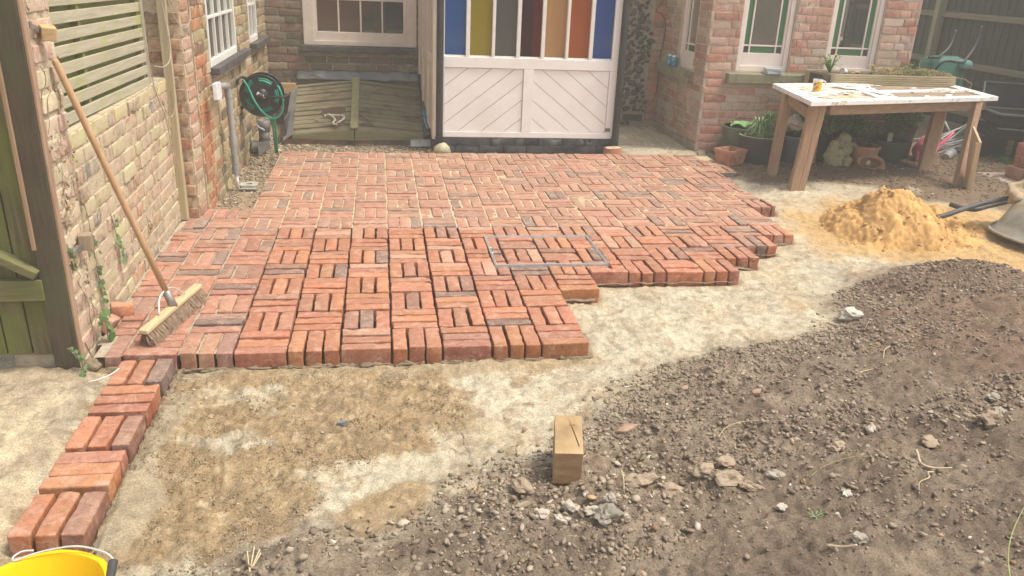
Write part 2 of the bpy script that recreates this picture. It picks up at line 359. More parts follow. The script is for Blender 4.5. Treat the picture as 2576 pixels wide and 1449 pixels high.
def graded(segs):
    out = []
    for a, b, st in segs:
        n = max(1, int(round((b - a) / st))); out += [a + (b - a) * i / n for i in range(n)]
    return np.array(out + [segs[-1][1]])
gx = graded([(-14, -4, 2.0), (-4, -1.4, 0.1), (-1.4, -0.6, 0.02), (-0.6, 2.8, 0.0085), (2.8, 5.4, 0.013), (5.4, 8.2, 0.03), (8.2, 20, 2.0)])
gy = graded([(-14, -6, 2.0), (-6, -4, 0.1), (-4, -3.4, 0.02), (-3.4, -1.7, 0.0085), (-1.7, -0.3, 0.014), (-0.3, 2.9, 0.022), (2.9, 6, 0.15), (6, 20, 2.0)])
GX, GY = np.meshgrid(gx, gy); GZ = ground_z(GX, GY)
def cmix(a, b, m): return a * (1 - m[..., None]) + np.array(b) * m[..., None]
lum = fbm(GX, GY, 30, 4, 41, 0.65); lo = fbm(GX, GY, 3.0, 4, 42)
C_ = np.zeros(GX.shape + (3,)) + np.array((0.475, 0.415, 0.305))
C_ = cmix(C_, (0.42, 0.34, 0.225), sstep(-0.05, 0.5, fbm(GX, GY, 5, 4, 43)) * 0.7)
C_ = cmix(C_, (0.33, 0.25, 0.155), sstep(0.26, 0.34, fbm(GX, GY, 15, 5, 44, 0.62)) * 0.55)
C_ = cmix(C_, (0.47, 0.34, 0.19), sstep(0.28, 0.5, fbm(GX, GY, 3.2, 4, 45)) * 0.35)
dO = sdist(GX, GY, ORG) + 0.24 * fbm(GX, GY, 3.5, 5, 46, 0.6); C_ = cmix(C_, (0.49, 0.315, 0.14), sstep(-0.18, 0.12, dO) * 0.92)
dT = sdist(GX, GY, TAN) + 0.13 * fbm(GX, GY, 6, 5, 47, 0.6)
tanc = cmix(np.zeros(GX.shape + (3,)) + np.array((0.325, 0.235, 0.132)), (0.275, 0.20, 0.118), sstep(0, 0.4, lo)); tanc = cmix(tanc, (0.43, 0.345, 0.22), sstep(0.22, 0.32, fbm(GX, GY, 26, 5, 48, 0.65)) * 0.6)
mT = sstep(-0.015, 0.03, dT)
for P in CRM: mT = mT * (1 - sstep(-0.03, 0.03, sdist(GX, GY, P) + 0.09 * fbm(GX, GY, 16, 4, 49)))
mT = np.maximum(mT, sstep(-0.02, 0.02, sdist(GX, GY, TSP) + 0.06 * fbm(GX, GY, 12, 4, 50)))
mT = np.maximum(mT, sstep(0.30, 0.36, fbm(GX, GY, 9, 4, 52)) * (sdist(GX, GY, TAN) > -0.5) * 0.8)
mT = np.maximum(mT, 0.75 * sstep(-0.06, 0.02, sdist(GX, GY, SM3) + 0.04 * fbm(GX, GY, 10, 3, 51)))
C_ = C_ * (1 - mT[..., None]) + tanc * mT[..., None]
for P in (SM1, SM2): C_ = cmix(C_, (0.335, 0.275, 0.185), sstep(-0.012, 0.012, sdist(GX, GY, P) + 0.025 * fbm(GX, GY, 13, 4, 53)) * 0.9)
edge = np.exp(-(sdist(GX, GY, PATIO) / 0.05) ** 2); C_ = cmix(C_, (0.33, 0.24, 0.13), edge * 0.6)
cc = cmix(np.zeros(GX.shape + (3,)) + np.array((0.38, 0.30, 0.205)), (0.46, 0.38, 0.26), sstep(-0.1, 0.4, fbm(GX, GY, 7, 5, 54, 0.62))); cc = cmix(cc, (0.55, 0.46, 0.31), sstep(0.09, 0.02, np.abs(GX + 0.40 + 0.25 * np.maximum(0, -2.3 - GY) + 0.05 * fbm(GX, GY, 5, 3, 63))) * (GY < -1.95) * 0.8)
cc = cmix(cc, (0.27, 0.21, 0.15), sstep(0.2, 0.45, fbm(GX, GY, 6, 5, 55)) * 0.6)
cc = cmix(cc, (0.36, 0.31, 0.23), sstep(-0.34, -0.27, GX) * sstep(0.5, -0.2, lo))
mC = sstep(-0.01, 0.02, sdist(GX, GY, CON)); C_ = C_ * (1 - mC[..., None]) + cc * mC[..., None]
C_ = cmix(C_, (0.20, 0.15, 0.10), sstep(0.07, 0.02, np.abs(GY + 1.83)) * (GX < -0.38) * 0.8)  # shade in the gap under the gate painted into the ground colour
mB = sstep(-0.02, 0.02, sdist(GX, GY, BACK) + 0.03 * fbm(GX, GY, 9, 3, 56)); C_ = cmix(C_, (0.30, 0.22, 0.14), mB * 0.9)
mG = sstep(-0.08, 0.10, sdist(GX, GY, GRV) + 0.12 * fbm(GX, GY, 4, 4, 57)); C_ = cmix(C_, (0.185, 0.13, 0.085), mG)
C_ = cmix(C_, (0.58, 0.52, 0.40), np.exp(-(((GX - 4.75) / 0.6) ** 2 + ((GY - 1.02) / 0.16) ** 2)) * sstep(-0.1, 0.3, fbm(GX, GY, 7, 4, 58)) * 0.85)
dS = sdist(GX, GY, SOIL) + 0.10 * fbm(GX, GY, 6, 5, 59, 0.6)
sc = cmix(np.zeros(GX.shape + (3,)) + np.array((0.185, 0.140, 0.101)), (0.245, 0.190, 0.138), sstep(-0.2, 0.5, fbm(GX, GY, 4, 5, 60)))
sc = cmix(sc, (0.30, 0.245, 0.175), sstep(0.55, 0.0, dS) * sstep(-0.25, 0.3, fbm(GX, GY, 14, 5, 61, 0.65)) * 0.85)
sc = cmix(sc, (0.17, 0.10, 0.065), sstep(2.6, 3.8, GX) * 0.5)
mS = sstep(-0.16, 0.14, dS + 0.07 * fbm(GX, GY, 25, 4, 64, 0.65)); C_ = C_ * (1 - mS[..., None]) + sc * mS[..., None]
C_ = C_ * (1 + 0.35 * lum)[..., None] * (1 + 0.18 * lo)[..., None]; C_ = np.clip(C_, 0.01, 0.9)
ny_, nx_ = GX.shape
me = bpy.data.meshes.new('ground'); nv = nx_ * ny_; nf = (nx_ - 1) * (ny_ - 1)
me.vertices.add(nv); me.vertices.foreach_set('co', np.stack([GX, GY, GZ], -1).astype(np.float32).ravel())
ii = (np.arange(ny_ - 1)[:, None] * nx_ + np.arange(nx_ - 1)[None, :]).ravel()
Q = np.stack([ii, ii + 1, ii + nx_ + 1, ii + nx_], -1).astype(np.int32)
me.loops.add(nf * 4); me.polygons.add(nf); me.loops.foreach_set('vertex_index', Q.ravel()); me.polygons.foreach_set('loop_start', np.arange(nf, dtype=np.int32) * 4)
me.polygons.foreach_set('use_smooth', np.ones(nf, bool)); me.update(calc_edges=True)
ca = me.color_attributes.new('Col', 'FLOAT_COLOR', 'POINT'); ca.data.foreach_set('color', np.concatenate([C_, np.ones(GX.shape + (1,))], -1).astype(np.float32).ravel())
def vc_mat(name, bs_scale=130, bstr=0.5, bdist=0.006, rough=0.95, grain=0.35, spec=0.15):
    m, nt, bs = newmat(name); v = coords(nt, True); base = N(nt, 'ShaderNodeAttribute', attribute_name='Col').outputs['Color']
    f = noise(nt, v, bs_scale, 6, 0.75); g = ramp(nt, f, [(0.3, (1 - grain,) * 3), (0.5, (1, 1, 1)), (0.7, (1 + grain,) * 3)])
    c = mix(nt, 1.0, base, g, 'MULTIPLY'); nt.links.new(c, bs.inputs['Base Color'])
    bs.inputs['Roughness'].default_value = rough; bs.inputs['Specular IOR Level'].default_value = spec
    h = mix(nt, 0.5, f, noise(nt, v, bs_scale * 0.35, 5, 0.7)); bump(nt, bs, h, bstr, bdist); return m
M_ground = vc_mat('earth_and_sand', 150, 1.0, 0.010, grain=0.5)
M_stone = vc_mat('stone_mix', 220, 0.35, 0.003, 0.8, 0.25, 0.3)
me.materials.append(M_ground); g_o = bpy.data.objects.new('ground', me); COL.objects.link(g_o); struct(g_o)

# ------------------------------------------------------------------ scattered stones (joined; nobody could count them)
def scatter(name, label, cat, pts, smin, smax, pal, seed, sub_big=0.014, sink=0.3, flat=0.7, parent_z=None, power=2.2):
    rs = np.random.RandomState(seed); n = len(pts); V = []; F = []; Cc = []; off = 0
    z = ground_z(pts[:, 0], pts[:, 1]) if parent_z is None else np.full(n, parent_z)
    size = smin + (smax - smin) * rs.rand(n) ** power
    for sub in (0, 1):
        sel = np.where((size > sub_big) == bool(sub))[0]
        if not len(sel): continue
        B = np.array(ICO[sub][0]); Fi = np.array(ICO[sub][1]); m = len(B); k = len(sel)
        P = B[None] * (1 + (rs.rand(k, m, 1) - 0.5) * (0.75 if sub == 0 else 0.5)) * (1 + (rs.rand(k, 1, 3) - 0.5) * 0.5) + (rs.rand(k, m, 3) - 0.5) * 0.25; P = P * (np.stack([0.8 + 0.8 * rs.rand(k), 0.55 + 0.5 * rs.rand(k), flat * (0.45 + 0.6 * rs.rand(k))], -1)[:, None, :])
        a = rs.rand(k) * 6.28; t = (rs.rand(k) - 0.5) * 0.9; ca_, sa_ = np.cos(a)[:, None], np.sin(a)[:, None]; ct, st = np.cos(t)[:, None], np.sin(t)[:, None]
        x, y, zz = P[..., 0], P[..., 1], P[..., 2]; y, zz = y * ct - zz * st, y * st + zz * ct; x, y = x * ca_ - y * sa_, x * sa_ + y * ca_
        s_ = size[sel][:, None] * 0.5; P = np.stack([x * s_ + pts[sel, 0][:, None], y * s_ + pts[sel, 1][:, None], zz * s_ + (z[sel] + size[sel] * 0.5 * flat * (1 - 2 * sink))[:, None]], -1)
        V.append(P.reshape(-1, 3)); F.append((Fi[None] + (np.arange(k) * m)[:, None, None] + off).reshape(-1, 3)); off += k * m
        w = np.array([q[0] for q in pal], float); ci = rs.choice(len(pal), k, p=w / w.sum()); cl = np.array([q[1] for q in pal])[ci] * (0.75 + 0.5 * rs.rand(k, 1))
        Cc.append(np.repeat(cl, m, 0))
    V = np.concatenate(V).astype(np.float32); F = np.concatenate(F).astype(np.int32); Cc = np.concatenate(Cc)
    me = bpy.data.meshes.new(name); me.vertices.add(len(V)); me.vertices.foreach_set('co', V.ravel()); me.loops.add(len(F) * 3); me.polygons.add(len(F))
    me.loops.foreach_set('vertex_index', F.ravel()); me.polygons.foreach_set('loop_start', np.arange(len(F), dtype=np.int32) * 3); me.update(calc_edges=True)
    a = me.color_attributes.new('Col', 'FLOAT_COLOR', 'POINT'); a.data.foreach_set('color', np.concatenate([Cc, np.ones((len(Cc), 1))], -1).astype(np.float32).ravel())
    me.materials.append(M_stone); o = bpy.data.objects.new(name, me); COL.objects.link(o); return stuff(o, label, cat)
def rnd_in(P, n, seed, dens=None):
    rs = np.random.RandomState(seed); P_ = np.array(P); lo_, hi_ = P_.min(0), P_.max(0); q = lo_ + rs.rand(n, 2) * (hi_ - lo_); k = sdist(q[:, 0], q[:, 1], P) > 0
    if dens is not None: k &= rs.rand(n) < dens(q[:, 0], q[:, 1])
    return q[k]
FINE = [(5, (0.19, 0.14, 0.098)), (3, (0.25, 0.19, 0.135)), (1.5, (0.33, 0.265, 0.19))]
FLINTP = [(4, (0.30, 0.25, 0.18)), (3, (0.20, 0.15, 0.10)), (2, (0.48, 0.42, 0.33)), (1, (0.62, 0.58, 0.5)), (1.2, (0.40, 0.24, 0.12)), (1, (0.13, 0.11, 0.10))]
SOILP = [(6, (0.22, 0.167, 0.12)), (5, (0.28, 0.22, 0.16)), (1.5, (0.35, 0.29, 0.215)), (0.12, (0.5, 0.45, 0.37)), (0.25, (0.32, 0.2, 0.12)), (1.5, (0.15, 0.108, 0.077))]
near = [(-0.1, -3.6), (4.2, -3.6), (6.2, -1.2), (4.4, -0.7), (3.3, -1.1), (3.0, -1.6), (1.8, -2.0), (1.0, -2.75), (0.4, -3.05), (-0.1, -3.1)]
def dsoil(x, y):
    d = sdist(x, y, SOIL) + 0.06 * fbm(x, y, 6, 3, 5); w = sstep(-0.22, 0.05, d) ** 2
    cl = np.clip(0.16 + 1.5 * fbm(x + y * 0.5, y * 1.6 - x * 0.6, 2.4, 4, 71), 0.03, 1); return w * np.maximum(cl, 0.95 * sstep(0.95, 0.1, d) * np.clip(0.6 + fbm(x, y, 3, 3, 72), 0.2, 1))
scatter('soil_stones', 'brown flinty stones and clods scattered through the dug soil', 'stones', rnd_in(near, 175000, 5, dsoil), 0.003, 0.023, SOILP, 5, 1, 0.34, 0.8, power=2.6)
scatter('soil_crumbs', 'fine crumbs of earth over the dug soil slope', 'soil', rnd_in(near, 26000, 6, lambda x, y: sstep(-0.05, 0.05, sdist(x, y, SOIL) + 0.08 * fbm(x, y, 6, 3, 5)) * 0.8), 0.003, 0.009, FINE, 6, 1, 0.3, 0.8, power=1.2)
scatter('rubble', 'pale chalky gravel and crushed mortar round the wood block', 'stones', rnd_in([(0.8, -3.25), (2.2, -3.25), (2.3, -2.4), (1.75, -2.35), (1.2, -2.62), (0.85, -2.9)], 3400, 7, lambda x, y: np.exp(-(((x - 1.45) / 0.45) ** 2 + ((y + 2.85) / 0.22) ** 2))), 0.004, 0.028, [(3, (0.40, 0.34, 0.255)), (3, (0.30, 0.24, 0.17)), (3, (0.23, 0.17, 0.12)), (0.4, (0.56, 0.51, 0.43)), (0.4, (0.38, 0.25, 0.14))], 7, 1, 0.3, power=2.2)
scatter('sand_grit', 'small stones pressed into the sand bed', 'grit', rnd_in([(0, -3.1), (2.5, -1.6), (3.3, -1.2), (4.1, -0.4), (4.1, 1.4), (3.8, 1.3), (3.6, -0.2), (2.9, -0.95), (1.9, -1.2), (1.8, -1.85), (0, -1.85)], 5200, 8, lambda x, y: np.clip(0.25 + fbm(x, y, 3, 3, 81), 0.05, 1)), 0.003, 0.012, [(4, (0.55, 0.44, 0.28)), (2, (0.34, 0.24, 0.13)), (1, (0.66, 0.6, 0.5)), (1, (0.30, 0.2, 0.12))], 8, 1, 0.3, power=2.5)
SAND_POLY = [(0, -3.1), (2.5, -1.6), (3.3, -1.2), (4.1, -0.4), (4.1, 1.4), (3.8, 1.3), (3.6, -0.2), (2.9, -0.95), (1.9, -1.2), (1.8, -1.85), (0, -1.85)]
scatter('sand_crumbs', 'fine crumbs on the pale sand bed', 'sand', rnd_in([(0.0, -3.15), (2.5, -1.65), (3.4, -1.2), (3.4, -0.6), (1.9, -1.15), (1.8, -1.85), (0, -1.85)], 26000, 15, lambda x, y: np.clip(0.3 + 1.5 * fbm(x, y, 7, 4, 82), 0.03, 1) * (sdist(x, y, TAN) < 0.03)), 0.002, 0.007, [(4, (0.47, 0.40, 0.28)), (2, (0.36, 0.28, 0.18)), (1, (0.54, 0.48, 0.37))], 15, 1, 0.35, 0.7, power=1.6)
scatter('damp_sand_crumbs', 'crumbs of damp brown sand on the trodden bed', 'sand', rnd_in(TAN, 42000, 16, lambda x, y: np.clip(0.3 + 1.6 * fbm(x, y, 9, 4, 84), 0.05, 1) * (sdist(x, y, SM1) < 0)), 0.002, 0.0085, [(4, (0.30, 0.215, 0.12)), (2, (0.23, 0.165, 0.10)), (1.2, (0.40, 0.32, 0.20))], 16, 1, 0.35, 0.7, power=1.8)
scatter('gravel', 'brown flint gravel and leaf litter around the pots', 'gravel', rnd_in([(3.85, 2.45), (3.88, 1.55), (4.0, 1.1), (6.6, 0.5), (7.6, 0.8), (7.6, 3.2), (6.0, 2.5)], 16000, 9, lambda x, y: sstep(-0.1, 0.15, sdist(x, y, GRV) + 0.12 * fbm(x, y, 4, 4, 57)) * np.clip(0.7 + fbm(x, y, 3, 3, 83) + (y > 1.5) * 0.3, 0.05, 1)), 0.006, 0.028, [(4, (0.20, 0.145, 0.10)), (3, (0.26, 0.195, 0.14)), (0.8, (0.36, 0.29, 0.21)), (0.15, (0.5, 0.45, 0.38)), (2, (0.14, 0.10, 0.072))], 9, 1, 0.3, 0.6, power=2.2)
scatter('pea_shingle', 'strip of rounded pea shingle between patio and house', 'shingle', np.concatenate([rnd_in([(0.02, 2.3), (1.42, 2.3), (1.42, 2.66), (0.02, 2.66)], 3200, 10), rnd_in([(-0.26, 0.5), (-0.03, 0.5), (0.0, 2.35), (0.1, 2.7), (-0.26, 3.2)], 2300, 11, lambda x, y: 0.25 + 0.75 * sstep(1.1, 2.0, y) + 0.4 * (x < -0.15))]), 0.010, 0.024, [(3, (0.38, 0.31, 0.21)), (3, (0.28, 0.22, 0.15)), (1, (0.50, 0.43, 0.33)), (1, (0.32, 0.2, 0.12)), (1.4, (0.18, 0.15, 0.11))], 10, 0.0225, 0.1, 0.8, power=1.0)

# ================================================================== PATIO
patio = bpy.data.objects.new('patio', None); COL.objects.link(patio); struct(patio); WLOC['patio'] = Vector((0, 0, 0))
BM = brick_mat('patio_brick', False, pale=(0.60, 0.41, 0.31), pale_lo=0.49, pale_hi=0.68, pale_amt=0.55, var=0.36, topdust=0.26)
BMc = brick_mat('patio_brick_field', True, pale=(0.56, 0.40, 0.30), pale_lo=0.48, pale_hi=0.68, pale_amt=0.6, var=0.32, topdust=0.38)
g = 0.225; bset = BrickSet(patio, BM, BMc, (0.212, 0.0655, 0.088), nvar=16, r=0.0055, amp=0.0034, seed=3, grid=(4, 1, 1))
FRESH = [(5, (0.35, 0.125, 0.062)), (3, (0.39, 0.155, 0.070)), (3, (0.32, 0.128, 0.076)), (0.55, (0.15, 0.09, 0.075)), (1.3, (0.24, 0.11, 0.075)), (1, (0.43, 0.23, 0.15))]
SANDED = [(5, (0.34, 0.142, 0.090)), (3, (0.37, 0.18, 0.118)), (3, (0.29, 0.122, 0.080)), (0.9, (0.16, 0.11, 0.092)), (1.1, (0.25, 0.135, 0.10))]
ENDJ = {7: 8, 6: 8, 5: 8, 4: 9, 3: 13, 2: 14, 1: 15, 0: 16, -1: 16, -2: 16, -3: 16.85, -4: 16.75, -5: 16.75, -6: 16.75, -7: 16.8, -8: 17.6, -9: 17.6, -10: 16.9}
def start(j):
    if j >= -1: return -1.72 + (0.0 if j < 4 else (j - 3) * 0.08)
    if j == -2: return -1.3
    return 0
COVER = (1.50, 2.165, -0.755, -0.225)   # inspection cover: x0, x1, y0, y1
def put_brick(x0, x1, y0, y1, along, fresh, zt=0.0, tilt=1.0, lift=0):
    """One brick filling the rectangle; along = 'x' or 'y' (long side)."""
    L = (x1 - x0) if along == 'x' else (y1 - y0); wd = (y1 - y0) if along == 'x' else (x1 - x0)
    if L < 0.03 or wd < 0.02: return
    Lb = L - random.uniform(0.008, 0.014); Wb = min(wd - random.uniform(0.006, 0.014), 0.072)
    cx, cy = (x0 + x1) / 2 + random.uniform(-1, 1) * 0.0015, (y0 + y1) / 2 + random.uniform(-1, 1) * 0.0015
    rz = (0 if along == 'x' else math.pi / 2) + random.gauss(0, 0.010) + random.choice([0, math.pi])
    bset.put((cx, cy, zt - 0.044 + random.gauss(0, 0.0022) + lift), (random.gauss(0, 0.008), random.gauss(0, 0.006), rz), (Lb / 0.212, Wb / 0.0655, 1.0), pick(FRESH if fresh else SANDED))
def clip_cover(x0, x1, y0, y1):
    """Bricks are cut where the cover frame crosses them."""
    cx0, cx1, cy0, cy1 = COVER; out = [(x0, x1, y0, y1)]
    for ax, val in ((0, cx0), (0, cx1), (1, cy0), (1, cy1)):
        nxt = []
        for r in out:
            inside_other = (r[2] < cy1 and r[3] > cy0) if ax == 0 else (r[0] < cx1 and r[1] > cx0)
            a, b = (r[0], r[1]) if ax == 0 else (r[2], r[3])
            if inside_other and a < val - 0.004 and b > val + 0.004:
                if ax == 0: nxt += [(a, val - 0.006, r[2], r[3]), (val + 0.006, b, r[2], r[3])]
                else: nxt += [(r[0], r[1], a, val - 0.006), (r[0], r[1], val + 0.006, b)]
            else: nxt.append(r)
        out = nxt
    return out
random.seed(23)
for j in range(-10, 8):
    i0 = start(j); i1 = ENDJ[j]; i = math.floor(i0)
    while i < i1:
        xa, xb = max(i, i0) * g, min(i + 1, i1) * g; ya, yb = -(j + 1) * g, -j * g; fresh = (j >= 0 and i >= 1)
        if i < 0: ya += 0.0
        if (i + j) % 2:                               # long side away from the camera
            full = i * g
            for k in range(3):
                a, b = full + k * g / 3, full + (k + 1) * g / 3
                if b <= xa + 0.02 or a >= xb - 0.02: continue
                for r in clip_cover(max(a, xa), min(b, xb), ya, yb): put_brick(*r, 'y' if (r[3] - r[2]) > 0.04 else 'x', fresh)
        else:
            for k in range(3):
                for r in clip_cover(xa, xb, ya + k * g / 3, ya + (k + 1) * g / 3): put_brick(*r, 'x' if (r[1] - r[0]) > 0.03 else 'y', fresh)
        i += 1
put_brick(3.735, 3.955, 1.525, 1.60, 'x', False)
for k, (a, b) in enumerate(((-2.035, -1.82), (-2.268, -2.05), (-2.500, -2.283), (-2.735, -2.515), (-2.972, -2.752))):
    x0, x1 = -0.222, -0.004 ; fresh = True
    for q in range(3):
        if k % 2 == 0: put_brick(x0 + q * 0.0727, x0 + (q + 1) * 0.0727, a, b, 'y', True, -0.002)
        else: put_brick(x0, x1, a + q * (b - a) / 3, a + (q + 1) * (b - a) / 3, 'x', True, -0.002)
bset.build(300)
# jointing sand / mortar between the bricks
M_joint = pm('joint_sand', (0.42, 0.33, 0.20), (0.62, 0.52, 0.35), None, 40, 0.95, 0.8, 160, bdist=0.006)
M_mortar_grey = pm('joint_mortar_grey', (0.34, 0.28, 0.20), (0.50, 0.43, 0.33), None, 45, 0.95, 0.8, 160, bdist=0.006)
M_bed = pm('damp_mortar_bed', (0.18, 0.14, 0.09), (0.28, 0.215, 0.135), None, 30, 0.95, 0.8, 120, bdist=0.006)
def sheet(name, poly, zt, m, cell=0.02, amp=0.004, seed=0):
    P = np.array(poly); lo_, hi_ = P.min(0), P.max(0); xs = np.arange(lo_[0], hi_[0] + cell, cell); ys = np.arange(lo_[1], hi_[1] + cell, cell); X_, Y_ = np.meshgrid(xs, ys)
    Z_ = zt + amp * fbm(X_, Y_, 14, 3, seed); ins = sdist(X_, Y_, poly) > -cell * 0.6; mb = MB(); idx = {}
    for a in range(X_.shape[0]):
        for b in range(X_.shape[1]):
            if ins[a, b]: idx[(a, b)] = len(mb.v); mb.v.append((X_[a, b], Y_[a, b], Z_[a, b])); mb.c.append(None)
    for (a, b), k in idx.items():
        if (a, b + 1) in idx and (a + 1, b + 1) in idx and (a + 1, b) in idx: mb.f.append((k, idx[(a, b + 1)], idx[(a + 1, b + 1)], idx[(a + 1, b)]))
    return mb.build(name, m, patio, smooth=True)
sheet('jointing_sand', [(0.0, 0.0), (3.58, 0.0), (3.58, 0.66), (3.76, 0.68), (3.76, 1.78), (3.93, 1.8), (3.93, 2.24), (0.0, 2.24)], -0.0070, M_joint, 0.02, 0.006, 91)
sheet('jointing_mortar', [(-0.34, -1.78), (0.215, -1.78), (0.215, -0.002), (-0.0, -0.002), (-0.0, 0.44), (-0.28, 0.44), (-0.39, 0.2), (-0.40, -0.9)], -0.0095, M_mortar_grey, 0.02, 0.006, 92)
sheet('mortar_bed', [(0.225, -1.78), (1.79, -1.78), (1.79, -1.14), (2.01, -1.14), (2.01, -0.92), (2.9, -0.92), (2.9, -0.69), (3.12, -0.69), (3.12, -0.46), (3.36, -0.46), (3.36, -0.24), (3.57, -0.24), (3.57, -0.01), (0.225, -0.01)], -0.062, M_bed, 0.03, 0.012, 93)
# recessed inspection cover
M_steel = pm('galvanised_steel', (0.55, 0.55, 0.54), (0.72, 0.72, 0.70), None, 30, 0.35, 0.1, 200, metal=0.35)
M_darkmetal = pm('dark_steel', (0.10, 0.10, 0.11), (0.2, 0.2, 0.2), None, 30, 0.4, 0.1, 200, metal=0.7)
ic = thing('inspection_cover', 'thin rectangular steel frame of a brick filled inspection cover in the patio', 'drain cover', (1.83, -0.49, 0))
x0, x1, y0, y1 = COVER
fr = MB(); cs = [(1.487, -0.243), (2.150, -0.205), (2.172, -0.735), (1.520, -0.79)]
cs = [(x0, y1), (x1, y1), (x1, y0), (x0, y0)]
for d, zt, th in ((0, 0.010, 0.0034), (0.009, 0.008, 0.0028)):
    q = [(x0 + d, y1 - d), (x1 - d, y1 - d), (x1 - d, y0 + d), (x0 + d, y0 + d)]
    for k in range(4):
        a, b = q[k], q[(k + 1) % 4]; fr.bar((a[0], a[1], zt - 0.03), (b[0], b[1], zt - 0.03), th, 0.06)
fr.build('frame', M_steel, ic)
for cx_ in (x0 + 0.012, x1 - 0.012):
    h = MB(); h.b2((cx_ - 0.010, -0.545, -0.02), (cx_ + 0.010, -0.425, 0.001)); ho = h.build('lifting_key', M_darkmetal, ic, bevel=0.003)
    for yy in (-0.53, -0.44):
        h = MB(); h.lathe([(0.0075, 0), (0.0075, 0.004), (0.004, 0.006)], (cx_, yy, 0.001), 12); s_ = h.build('screw_cap', M_steel, ho, smooth=True)
# ================================================================== BRICK WALLS
def lerp(a, b, t): return tuple(a[i] + (b[i] - a[i]) * t for i in range(len(a)))
def wall_bricks(parent, A, B, z0, z1, holes, palf, mo, mc, seed, nrm, limit=300, bond='flemish', proud=0.009, jog=0.0015, amp=0.0022, course=0.075, coping=None, rr=0.006, wob=0.0025):
    """Courses of single bricks from A to B (plan points); nrm = outward normal; holes = (u0, u1, z0, z1)."""
    A2, B2 = Vector(A), Vector(B); L = (B2 - A2).length; U = (B2 - A2) / L; ang = math.atan2(U.y, U.x); n = Vector(nrm)
    dep = 0.04; bs = BrickSet(parent, mo, mc, (0.215, dep, 0.065), nvar=10, r=rr, amp=amp, seed=seed, grid=(3, 0, 1))
    nz = int(round((z1 - z0) / course))
    for c in range(nz):
        zc = z0 + (c + 0.5) * course; za, zb = zc - 0.0325, zc + 0.0325; u = -0.03 - (0.056 if c % 2 else 0.0)
        if bond == 'stretcher': u = -(0.1125 if c % 2 else 0); k = 0
        k = c % 2; segs = []
        while u < L:
            if bond == 'flemish': w = 0.225 if k % 2 == 0 else 0.1125
            elif bond == 'english': w = 0.225 if c % 2 else 0.1125
            else: w = 0.225 if random.random() > 0.16 else 0.1125
            segs.append((u, u + w)); u += w; k += 1
        for a, b in segs:
            pieces = [(max(a, 0), min(b, L))]
            for h0, h1, hz0, hz1 in holes:
                if zb <= hz0 + 0.012 or za >= hz1 - 0.012: continue
                nx = []
                for p, q in pieces:
                    if q <= h0 or p >= h1: nx.append((p, q)); continue
                    if p < h0: nx.append((p, h0))
                    if q > h1: nx.append((h1, q))
                pieces = nx
            for p, q in pieces:
                if q - p < 0.03: continue
                um = (p + q) / 2; P = A2 + U * um + n * (proud - dep / 2 + random.gauss(0, jog)); col = palf(um, zc)
                bs.put((P.x, P.y, zc + random.gauss(0, wob * 0.6)), (random.gauss(0, 0.008), random.gauss(0, wob * 2.5), ang), ((q - p - random.uniform(0.009, 0.014)) / 0.215, 1.0, random.uniform(0.97, 1.02)), col)
    bs.build(limit)
def mortar_core(parent, A, B, z0, z1, nrm, thick, holes, m, name='mortar'):
    """Wall body behind the brick faces, as blocks around its openings."""
    A2, B2 = Vector(A), Vector(B); L = (B2 - A2).length; U = (B2 - A2) / L; n = Vector(nrm)
    us = sorted({0.0, L} | {max(0, min(L, h[0])) for h in holes} | {max(0, min(L, h[1])) for h in holes}); mb = MB()
    for a, b in zip(us[:-1], us[1:]):
        if b - a < 1e-4: continue
        cuts = sorted([(h[2], h[3]) for h in holes if h[0] <= a + 1e-4 and h[1] >= b - 1e-4]); z = z0
        for c0, c1 in cuts + [(z1, z1)]:
            if c0 > z + 1e-4:
                p, q = A2 + U * a, A2 + U * b; r = q - n * thick; s = p - n * thick
                mb.prism([(p.x, p.y, z), (q.x, q.y, z), (r.x, r.y, z), (s.x, s.y, z)], (0, 0, c0 - z))
            z = max(z, c1)
    o = mb.build(name, m, parent); return o
M_lime = pm('lime_mortar', (0.40, 0.31, 0.20), (0.56, 0.46, 0.32), (0.34, 0.24, 0.15), 14, 0.95, 0.9, 110, bdist=0.008)
M_lime_pale = pm('pale_mortar', (0.48, 0.39, 0.27), (0.56, 0.47, 0.33), (0.38, 0.29, 0.19), 12, 0.95, 0.9, 90, bdist=0.010)
M_lime_dim = pm('shaded_mortar', (0.27, 0.23, 0.17), (0.40, 0.35, 0.27), None, 14, 0.95, 0.8, 110, bdist=0.008)  # lime mortar darkened: dimness of the recessed rear wall put into the colour
M_render_dark = pm('black_bitumen_brickwork', (0.022, 0.024, 0.028), (0.05, 0.052, 0.058), (0.09, 0.085, 0.08), 14, 0.5, 0.6, 40, bdist=0.006)

# ---------------- garden wall on the left, with its taller end pier
gw = thing('garden_wall', 'low brick garden wall with yellow lichen on its top courses, left side of the patio', 'brick wall', (-0.39, -0.8, -0.1))
BW = brick_mat('weathered_wall_brick', False, pale=(0.56, 0.47, 0.33), pale_lo=0.42, pale_hi=0.56, pale_amt=0.8, var=0.3)
BWc = brick_mat('weathered_wall_brick_field', True, pale=(0.56, 0.47, 0.33), pale_lo=0.42, pale_hi=0.56, pale_amt=0.8, var=0.3)
def gpal(u, z):
    y = -1.56 + u
    if z > 0.80: return pick([(5, (0.50, 0.44, 0.22)), (2, (0.34, 0.25, 0.18))])
    t = min(1, max(0, z / 0.8)); lich = 0.9 * t
    return pick([(3.0 * lich + 0.3, (0.47, 0.41, 0.24)), (4, (0.42, 0.31, 0.21)), (2.4, (0.42, 0.27, 0.19)), (2.5, (0.46, 0.37, 0.255)), (0.4, (0.21, 0.18, 0.17)), (0.4 + (u > 1.4) * 1.2, (0.40, 0.20, 0.13))])
